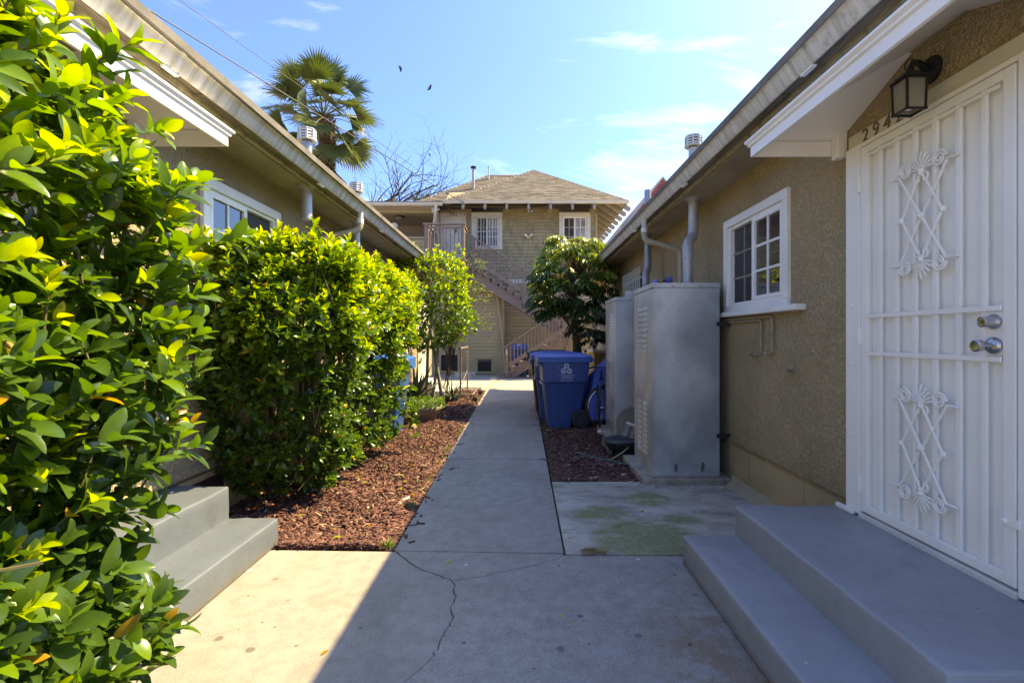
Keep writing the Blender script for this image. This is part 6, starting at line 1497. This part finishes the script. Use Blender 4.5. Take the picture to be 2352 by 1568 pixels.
# wispy shrub right of it
WS_ = thing('shrub', 'wispy grey green shrub with bare twigs in front of the balcony post', 'shrub', (-1.5, 10.0, 0))
P0 = []; D0 = []
pl = []
for k in range(34):
    a = rng.uniform(0, 6.28); r = rng.uniform(.05, .55); top = np.array([-1.22 + r * math.cos(a), 9.95 + .5 * r * math.sin(a), 1.5 + rng.uniform(.0, 1.45)])
    pl.append(([(-1.5 + .25 * (r - .3), 10.0 + .2 * math.sin(a), .35 + .5 * r), (-1.45 + .3 * r * math.cos(a), 9.98, 1.2), tuple(top)], [.005, .0045, .002]))
    for t in range(9):
        P0.append(top + rng.normal(0, .09, 3)); D0.append(np.array([math.cos(a), .3 * math.sin(a), rng.uniform(-.3, .8)]))
wood_mesh(WS_, 'stems', pl + [([(-1.55, 10.0, -.03), (-1.5, 10.0, .5)], [.025, .014])], 'dead_twig', 5)
P0 = np.array(P0); D0 = np.array(D0); r = shoots(P0, D0, np.full(len(P0), .15), 9, .04, .07, .36, np.full(len(P0), .45), spread=.9)
foliage(WS_, 'foliage', *r, T2, 'wispy', 0)

# ---- drooping tree on the right
TR_ = thing('broadleaf_tree', 'small tree with drooping dark glossy leaves in front of the stairs, behind the bins', 'tree', (1.12, 9.3, 0))
P0 = []; A0 = []; pl = [([(1.15, 9.35, -.03), (1.14, 9.35, .5), (1.09, 9.3, 1.1), (1.02, 9.25, 1.7)], [.095, .088, .08, .06])]
for k in range(180):
    a = rng.uniform(0, 6.28); zz = rng.uniform(1.20, 3.2) if k > 50 else rng.uniform(2.2, 3.28)
    R_ = .78 * math.sin(math.pi * min(1, max(0.02, (zz - .95) / 2.5)) ** .92) ** .75 * (1.0 if math.cos(a) > 0 else .92); q = rng.uniform(.45, 1) ** .6
    if math.cos(a) < -.2 and zz < 1.75: zz += .7
    top = np.array([1.17 - .16 * min(1, max(0, zz - 1.2)) + R_ * q * math.cos(a), 9.25 + R_ * q * math.sin(a), zz])
    base = np.array([1.0, 9.25, max(1.0, min(2.4, zz - .35))]); mid = base * .5 + top * .5 + np.array([0, 0, .12])
    pl.append(([tuple(base), tuple(mid), tuple(top)], [.011, .007, .003])); P0.append(top); A0.append(a)
wood_mesh(TR_, 'trunk', pl, 'bark', 6)
LP, LD, LN_, LL, LW, LT = [], [], [], [], [], []
for p, a in zip(P0, A0):
    for c in range(4):
        a2 = a + rng.normal(0, .9); dirx = np.array([math.cos(a2), math.sin(a2), rng.uniform(-.15, .55)]); dirx /= np.linalg.norm(dirx); Lr = rng.uniform(.20, .34); pos = p.copy(); dd = dirx.copy()
        yt = np.clip((p[2] - 2.0) * .75 + rng.normal(.27, .17), 0, .95)
        side = np.cross(dd, [0, 0, 1.0]); side /= np.linalg.norm(side)
        for k in range(6):
            pos = pos + dd * Lr / 6; dd = dd + np.array([0, 0, -.16]); dd /= np.linalg.norm(dd)
            for s_ in (-1, 1):
                d_ = dd * .55 + side * s_ * .65 + np.array([0, 0, -.55]) + rng.normal(0, .12, 3)
                LP.append(pos.copy()); LD.append(d_); LN_.append(np.array([0, 0, 1.0]) + side * s_ * .4 + rng.normal(0, .2, 3)); l = rng.uniform(.10, .155) * (1 - .25 * abs(k - 3) / 3); LL.append(l); LW.append(l * .36); LT.append(np.clip(yt + rng.normal(0, .08) + (.25 if p[2] > 2.7 and k < 2 else 0), 0, 1))
arr = [np.array(x, float) for x in (LP, LD, LN_, LL, LW, LT)]
foliage(TR_, 'foliage', *arr, T2, 'sapote', 220)

# ---- fan palm
PT = thing('fan_palm', 'shaggy fan palm rising behind the left roof', 'palm', (-8.2, 20, 0))
cx, cy, cz = -8.15, 20.0, 10.2
b = MB().tube([(-7.9, 20, -.05), (-7.95, 20, 4), (-8.0, 20, 7.5), (cx, cy, cz)], [.34, .30, .27, .24], 14)
b.build('trunk', 'palm_bark', PT, smooth=True)
b = MB()
for k in range(150):
    z = 6.4 + k * .026; a = k * 2.4; r = .26; p = Vector((-8.0 + r * math.cos(a), 20 + r * math.sin(a), z)); o_ = Vector((math.cos(a), math.sin(a), 0)); s_ = Vector((-math.sin(a), math.cos(a), 0))
    b.add([p - s_ * .10, p + s_ * .10, p + s_ * .05 + o_ * .09 + Vector((0, 0, .20)), p - s_ * .05 + o_ * .09 + Vector((0, 0, .20)), p - o_ * .05 + Vector((0, 0, .12))], [(0, 1, 2, 3), (0, 3, 4), (1, 4, 2), (2, 4, 3)])
o = b.build('leaf_boots', 'palm_bark', PT); o["kind"] = 'stuff'
def frond(a, el, L, R_, tintb):
    ca, sa = math.cos(a), math.sin(a); out = np.array([ca, sa, 0]); side = np.array([-sa, ca, 0]); up = np.array([0, 0, 1.0])
    p = np.array([cx, cy, cz + .2]); d = out * math.cos(el) + up * math.sin(el); pts = [p]
    for k in range(6): p = p + d * L / 6; d = d + up * (-.07); d /= np.linalg.norm(d); pts.append(p)
    pet = MB().tube([tuple(q) for q in pts], [.035, .03, .026, .022, .02, .018, .014], 5)
    f = pet.build('frond', 'wispy', PT, smooth=True)
    me = f.data; at = me.attributes.new('tint', 'FLOAT', 'POINT'); at.data.foreach_set('value', [.35] * len(me.vertices))
    vs, fs, ts = [], [], []
    ro_ = rng.normal(0, .5); side = side * math.cos(ro_) + np.cross(d, side) * math.sin(ro_); nrm = np.cross(side, d); nrm /= np.linalg.norm(nrm)
    if nrm[2] < 0: nrm = -nrm
    nseg = 30
    for k in range(nseg):
        th = (k / (nseg - 1) - .5) * 2 * 1.75; ld = d * math.cos(th) + side * math.sin(th) + nrm * .12 * abs(math.sin(th)); ld /= np.linalg.norm(ld)
        Ls = R_ * (1 - .28 * abs(th) / 1.75) * rng.uniform(.9, 1.08); w = .030 * R_; sd = np.cross(ld, nrm); q = pts[-1].copy(); dd = ld.copy(); k0 = len(vs); droop = rng.uniform(.02, .20)
        for t in (0, .35, .62, .85, 1.0):
            ww = w * (1.0 if .2 < t < .7 else .75 if t < .2 else .45 if t < .95 else .05); q2 = pts[-1] + ld * Ls * t + up * (-droop * R_ * max(0, t - .45) ** 1.6 * 2.2)
            vs += [q2 - sd * ww + nrm * .012, q2, q2 + sd * ww + nrm * .012]; ts += [np.clip(tintb + .62 * max(0, t - .72) / .28 * rng.uniform(.2, 1), 0, 1)] * 3
        for i in range(4):
            for j in range(2): fs.append((k0 + i * 3 + j, k0 + i * 3 + j + 1, k0 + i * 3 + j + 4, k0 + i * 3 + j + 3))
    me = raw_mesh('blade', np.array(vs) , np.array(fs), 'palmleaf', np.array(ts)); o = bpy.data.objects.new('blade', me); COL.objects.link(o); o.parent = f; o.location = -off(f)
for k in range(40):
    el = [1.3, 1.0, .75, .5, .25, 0, -.25, -.55, -.8][k % 9] + rng.normal(0, .1); frond(k * 2.39 + rng.normal(0, .25), el, rng.uniform(1.1, 1.75), rng.uniform(.92, 1.2), rng.uniform(.0, .5) if el > -.1 else rng.uniform(.3, .8))
# ---- bare tree
BT_ = thing('bare_tree', 'leafless tree with thin twisting branches behind the porch roof', 'tree', (-5.9, 22, 0))
br = []
def grow(p, d, L, r, depth):
    n = max(3, int(L / .22)); pts = [p]; rs_ = [r]
    for i in range(n):
        d = (d + Vector((rng.normal(0, .17), rng.normal(0, .15), rng.normal(.015, .13)))).normalized(); p = p + d * (L / n); pts.append(p); rs_.append(r * (1 - .6 * (i + 1) / n))
        if depth < 5 and i > 0 and rng.random() < (.55 if depth < 3 else .36):
            ax = d.orthogonal().normalized(); ax.rotate(Matrix.Rotation(rng.uniform(0, 6.28), 3, d)); grow(p, (d * .75 + ax * .75).normalized(), L * rng.uniform(.40, .65), rs_[-1] * .66, depth + 1)
    br.append((pts, rs_))
rng2 = rng; rng = np.random.default_rng(5)
trunk = [([(-7.25, 22, -.05), (-7.3, 22, 3), (-7.35, 22, 6.6)], [.16, .12, .09])]
for d, L in (((.03, 0, 1), 4.2), ((.55, 0, .75), 3.6), ((.8, .1, .45), 4.6), ((.95, 0, .2), 5.2), ((.95, -.1, .03), 5.4), ((.7, .1, .3), 3.6), ((-.4, 0, .8), 1.6)):
    grow(Vector((-7.35, 22, 6.5)), Vector(d).normalized(), L * .78, .068, 1)
wood_mesh(BT_, 'trunk', trunk, 'dead_twig', 8)
b = MB()
for pts, rs_ in br: b.tube(pts, rs_, 4, cap=False)
b.build('branches', 'dead_twig', BT_, smooth=True)
b2 = rng.uniform(0, 1, 3)
FT = thing('distant_tree', 'feathery light green tree top behind the porch roof edge', 'tree', (-4.9, 27, 0))
n = 420; P0 = np.array([-5.05, 27, 8.55]) + rng.normal(0, 1, (n, 3)) * np.array([.62, .5, .42]); D0 = rng.normal(0, 1, (n, 3)) + np.array([0, 0, .8])
r = shoots(P0, D0, np.full(n, .3), 7, .10, .18, .25, np.full(n, .3), spread=.8); foliage(FT, 'crown', *r, T2, 'wispy', 0); wood_mesh(FT, 'trunk', [([(-5, 27, -.05), (-5, 27, 8.4)], [.14, .06])], 'bark', 8)
rng = rng2

# ---- aloe in black pot, second aloe, herb bowl
def aloe(name, label, c, n, l0, l1, w0, pot_r, pot_h, tb):
    A_ = thing(name, label, 'potted plant', (c[0], c[1], 0))
    MB().lathe([(pot_r * .74, -.01), (pot_r, pot_h - .05), (pot_r * 1.08, pot_h - .05), (pot_r * 1.08, pot_h), (pot_r * .95, pot_h), (pot_r * .92, pot_h - .04), (.01, pot_h - .04)], (c[0], c[1], 0), (0, 0, 1), 18).build('pot', 'black_plastic', A_, smooth=True)
    for k in range(n):
        a = k * 2.4 + rng.normal(0, .15); el = 1.35 - 1.15 * (k / n) + rng.normal(0, .1); L = rng.uniform(l0, l1); o_ = Vector((math.cos(a), math.sin(a), 0)); s_ = Vector((-math.sin(a), math.cos(a), 0)); p = Vector((c[0], c[1], pot_h - .03)) + o_ * .02; d = o_ * math.cos(el) + Vector((0, 0, math.sin(el))); vs = []; ts = []
        bend = rng.uniform(-.02, .14) * (1.6 if k > n * .6 else 1)
        for i in range(7):
            t = i / 6; w = w0 * (1 - t ** 1.6) * .5 + .002; up = d.cross(s_); vs += [p - s_ * w + up * -w * .5, p - up * w * .15, p + s_ * w - up * w * .5, p + up * w * .55]; ts += [tb + max(0, t - .7) * 1.2 * rng.random()] * 4
            p = p + d * (L / 6); d = (d + Vector((0, 0, -bend))).normalized()
        fs = [(i * 4 + j, i * 4 + (j + 1) % 4, (i + 1) * 4 + (j + 1) % 4, (i + 1) * 4 + j) for i in range(6) for j in range(4)]
        v = np.array([tuple(q) for q in vs]); cc = v.mean(0); me = raw_mesh('leaf', v - cc, np.array(fs), 'aloe', np.clip(np.array(ts), 0, 1)); place('leaf', me, A_, Vector(cc))
aloe('aloe', 'large aloe with long pointed leaves in a black pot behind the herb bowl', (-1.86, 8.62), 24, .45, .72, .075, .20, .27, .35)
aloe('aloe', 'smaller spiky aloe in a low pot beside the metal rack', (-1.40, 9.85), 20, .28, .52, .035, .13, .12, .55)
aloe('aloe', 'reddish spiky aloe on top of the white washed steps', (-1.75, 10.6), 14, .25, .45, .035, .10, .10 , .6)
HB = thing('planter_bowl', 'wide stone coloured bowl planted with bright green herbs', 'planter', (-1.53, 7.62, 0))
MB().lathe([(.15, -.01), (.19, .03), (.255, .15), (.262, .155), (.262, .165), (.270, .17), (.285, .20), (.292, .205), (.292, .232), (.275, .232), (.26, .19), (.01, .19)], (-1.53, 7.62, 0), (0, 0, 1), 36).build('bowl', 'pot', HB, smooth=True)
MB().lathe([(.285, .228), (.294, .230), (.294, .240), (.270, .240)], (-1.53, 7.62, 0), (0, 0, 1), 36).build('bowl_rim', 'block', HB, smooth=True)
n = 420; a = rng.uniform(0, 6.28, n); q = .32 * np.sqrt(rng.random(n)); P0 = np.stack([-1.53 + q * np.cos(a), 7.62 + q * np.sin(a), .20 + rng.uniform(0, .14, n)], 1); D0 = np.stack([.5 * np.cos(a), .5 * np.sin(a), np.ones(n)], 1) + rng.normal(0, .3, (n, 3))
r = shoots(P0, D0, np.full(n, .06), 8, .018, .032, .75, np.full(n, .5), spread=1.0); foliage(HB, 'herbs', *r, T2, 'herb', 0)

# ---- rolling pipe rack
RK = thing('pipe_rack', 'rusty pipe rack on casters standing in the mulch before the cinder blocks', 'rack', (-1.35, 10.4, 0))
za = .14
F_ = lambda *p: [Vector(x) for x in p]
MB().tube(F_((-1.24, 9.95, za), (-1.24, 9.95, 1.10)), .017, 8).build('upright', 'bluepipe' if 'bluepipe' in M else 'rustpipe', RK, smooth=True)
MB().tube(F_((-1.24, 11.25, za), (-1.24, 11.25, 1.10)), .017, 8).build('upright', 'rustpipe', RK, smooth=True)
MB().tube(F_((-1.24, 9.82, 1.10), (-1.24, 11.30, 1.10)), .017, 8).build('top_bar', 'rustpipe', RK, smooth=True)
MB().tube(F_((-1.24, 9.80, 1.10), (-1.24, 9.84, 1.10)), .026, 8).build('end_cap', 'bluefade', RK, smooth=True)
for y in (9.95, 11.25): MB().tube(F_((-1.62, y, za), (-0.92, y, za)), .015, 8).build('foot_bar', 'rustpipe', RK, smooth=True)
for x in (-1.48, -1.0): MB().tube(F_((x, 9.95, za), (x, 11.25, za)), .013, 8).build('side_bar', 'rustpipe', RK, smooth=True)
MB().tube(F_((-1.24, 11.22, .55), (-1.24, 10.4, .40)), .008, 6).build('brace', 'rustpipe', RK)
for y in (9.95, 11.25):
    for x in (-1.60, -0.94):
        w = MB().lathe([(.02, -.014), (.055, -.012), (.06, 0), (.055, .012), (.02, .014)], (x, y, .055), (.6, 1, 0), 14).build('caster_wheel', 'rubber', RK, smooth=True)
        MB().tube(F_((x, y, .14), (x, y - .02, .06)), .014, 6).build('caster_fork', 'galv', RK)
BG = MB().ball((-2.0, 8.36, .98), .10, 12, (.6, .8, 1.7)); rr = random.Random(2); BG.v = [(x + rr.uniform(-.012, .012), y + rr.uniform(-.012, .012), z) for x, y, z in BG.v]
tagm(BG.build('plastic_bag', 'whiteplastic', None, smooth=True), 'white plastic bag hanging on the tree trunk past the square hedge', 'bag')
BK = MB().box(-1.62, -1.52, 6.9, 7.1, -.01, .055).build('brick', 'stucco_smooth', None, bevel=.006); tagm(BK, 'pale brick lying in the mulch beside the bin by the left house', 'brick')

# ------------------------------------------------------------------ bark mulch, leaf litter, weeds
def chips(name, n, fx, seed):
    rs = np.random.default_rng(seed); P = fx(rs, n); P = P[np.sin(P[:, 0] * 5.3 + 1) * np.sin(P[:, 1] * 3.7) + rs.random(len(P)) * 2.2 > -.55]; n = len(P)
    L = rs.uniform(.022, .085, n) * np.where(P[:, 1] > 7, 1.3, 1.0); big = rs.random(n) < .04; L = np.where(big, L * 1.6, L); W = rs.uniform(.006, .018, n) * np.where(big, 1.6, 1.0); H = rs.uniform(.003, .008, n)
    a = rs.uniform(0, 6.28, n); ti = rs.normal(0, .17, n); ro = rs.normal(0, .3, n)
    d = np.stack([np.cos(a) * np.cos(ti), np.sin(a) * np.cos(ti), np.sin(ti)], 1); nn = np.stack([rs.normal(0, .22, n), rs.normal(0, .22, n), np.ones(n)], 1); d, s, u = basis(d, nn)
    t = np.array([(-.5, -.35, -.5), (.42, -.5, -.5), (.5, .4, -.5), (-.42, .5, -.5), (-.5, -.35, .5), (.42, -.5, .5), (.5, .4, .5), (-.42, .5, .5)]); f = np.array([(0, 3, 2, 1), (4, 5, 6, 7), (0, 1, 5, 4), (1, 2, 6, 5), (2, 3, 7, 6), (3, 0, 4, 7)])
    V = P[:, None] + d[:, None] * (t[None, :, 0:1] * L[:, None, None]) + s[:, None] * (t[None, :, 1:2] * W[:, None, None]) + u[:, None] * (t[None, :, 2:3] * H[:, None, None])
    F = (f[None] + (np.arange(n) * 8)[:, None, None]).reshape(-1, 4)
    T = np.clip(rs.beta(2.2, 2.2, n) * .95 + (rs.random(n) < .05) * .35, 0, 1)
    me = raw_mesh(name, V.reshape(-1, 3), F, 'chip', np.repeat(T, 8)); o = bpy.data.objects.new(name, me); COL.objects.link(o); o["kind"] = 'stuff'; return o
def bed_left(rs, n):
    y = 3.05 + (12.15 - 3.05) * rs.random(n) ** 2.1; x0 = -2.2; x1 = -.80 - (y - 3) * .0095 - .005; x = x0 + (x1 - x0) * rs.random(n)
    h = .022 * np.sin(x * 4.1 + y * 2.3) * np.sin(y * 3.1) + .01; edge = np.minimum(1, (x1 - x) / .12); z = -.016 + (h + rs.uniform(0, .03, n)) * edge
    keep = ~((x < -1.5) & (x > -2.3) & (y > 10.2) & (y < 11.4)); return np.stack([x, y, z], 1)[keep]
def bed_right(rs, n):
    y = 4.44 + (12.15 - 4.44) * rs.random(n) ** 2.1; x0 = .275 + (y - 3) * .0058 + .03; x1 = 1.9; x = x0 + (x1 - x0) * rs.random(n) ** 1.1
    h = .02 * np.sin(x * 5.1 + y * 2.0) * np.sin(y * 2.7); edge = np.minimum(1, (x - x0 + .02) / .10); z = -.016 + (h + rs.uniform(0, .028, n)) * edge
    keep = ~((x > 1.08) & (y < 5.2)) & ~((x > 1.08) & (y > 6.0) & (y < 6.95)); return np.stack([x, y, z], 1)[keep]
o = chips('bark_mulch', 30000, bed_left, 1); o["label"] = 'red brown bark mulch filling the bed on the left of the path'; o["category"] = 'mulch'
o = chips('bark_mulch', 20000, bed_right, 2); o["label"] = 'red brown bark mulch filling the shaded bed on the right of the path'; o["category"] = 'mulch'
def spill(rs, n):
    y = 3.1 + 8 * rs.random(n) ** 1.8; s = rs.random(n) < .55; x = np.where(s, -.785 - (y - 3) * .0095 + np.abs(rs.normal(0, .05, n)), .262 + (y - 3) * .0058 - np.abs(rs.normal(0, .04, n))); k = s | (y > 4.5)
    return np.stack([x, y, np.full(n, .006)], 1)[k]
o = chips('loose_chips', 70, spill, 3); o["label"] = 'bark chips spilled from the beds onto the path edges'; o["category"] = 'chips'
# small weeds along the edges
n = 150; yy = np.concatenate([3.05 + rng.random(90) ** 2 * 8, rng.uniform(4.5, 9, 30), np.full(30, 3.06)]); sidef = np.concatenate([np.zeros(90), np.ones(30), np.full(30, 2)])
xx = np.where(sidef == 0, -.80 - (yy - 3) * .0095 - rng.uniform(.01, .06, n), np.where(sidef == 1, .275 + (yy - 3) * .0058 + rng.uniform(.02, .06, n), -.86 + rng.normal(0, .05, n)))
clump = np.floor(yy * 2.2) % 3 != 1
P0 = np.stack([xx, yy, np.full(n, -.005)], 1)[clump]; D0 = rng.normal(0, .5, (len(P0), 3)) + np.array([0, 0, 1.0])
r = shoots(P0, D0, np.full(len(P0), .035), 6, .014, .030, .5, np.full(len(P0), .55), spread=1.0)
me = leaves_mesh('weeds', *r, T2, 'herb'); o = bpy.data.objects.new('weeds', me); COL.objects.link(o); o["kind"] = 'stuff'; o["label"] = 'small green weeds sprouting along the path edges'; o["category"] = 'weeds'
# fallen leaves
n = 260; P0 = np.stack([rng.uniform(-2.0, 1.0, n), 2 + rng.random(n) ** 1.5 * 8, np.full(n, .0045)], 1)
bed = ((P0[:, 0] < -.82) & (P0[:, 1] > 3.1)) | ((P0[:, 0] > .3) & (P0[:, 1] > 4.5)); P0[bed, 2] = .035; P0 = P0[bed | (rng.random(n) < .06)]; m_ = len(P0)
P0 = P0[~((P0[:, 0] < -1.5) & (P0[:, 1] < 3.1))]; m_ = len(P0)
D0 = np.stack([rng.normal(0, 1, m_), rng.normal(0, 1, m_), rng.normal(0, .02, m_)], 1); Nn0 = np.stack([rng.normal(0, .1, m_), rng.normal(0, .1, m_), np.ones(m_)], 1); L = rng.uniform(.03, .065, m_)
me = leaves_mesh('fallen_leaves', P0, D0, Nn0, L, L * .42, rng.choice([.3, .8, .95, 1.0, 1.0], m_), T2, 'ficus'); o = bpy.data.objects.new('fallen_leaves', me); COL.objects.link(o); o["kind"] = 'stuff'; o["label"] = 'scattered fallen leaves on the mulch and the path'; o["category"] = 'leaves'
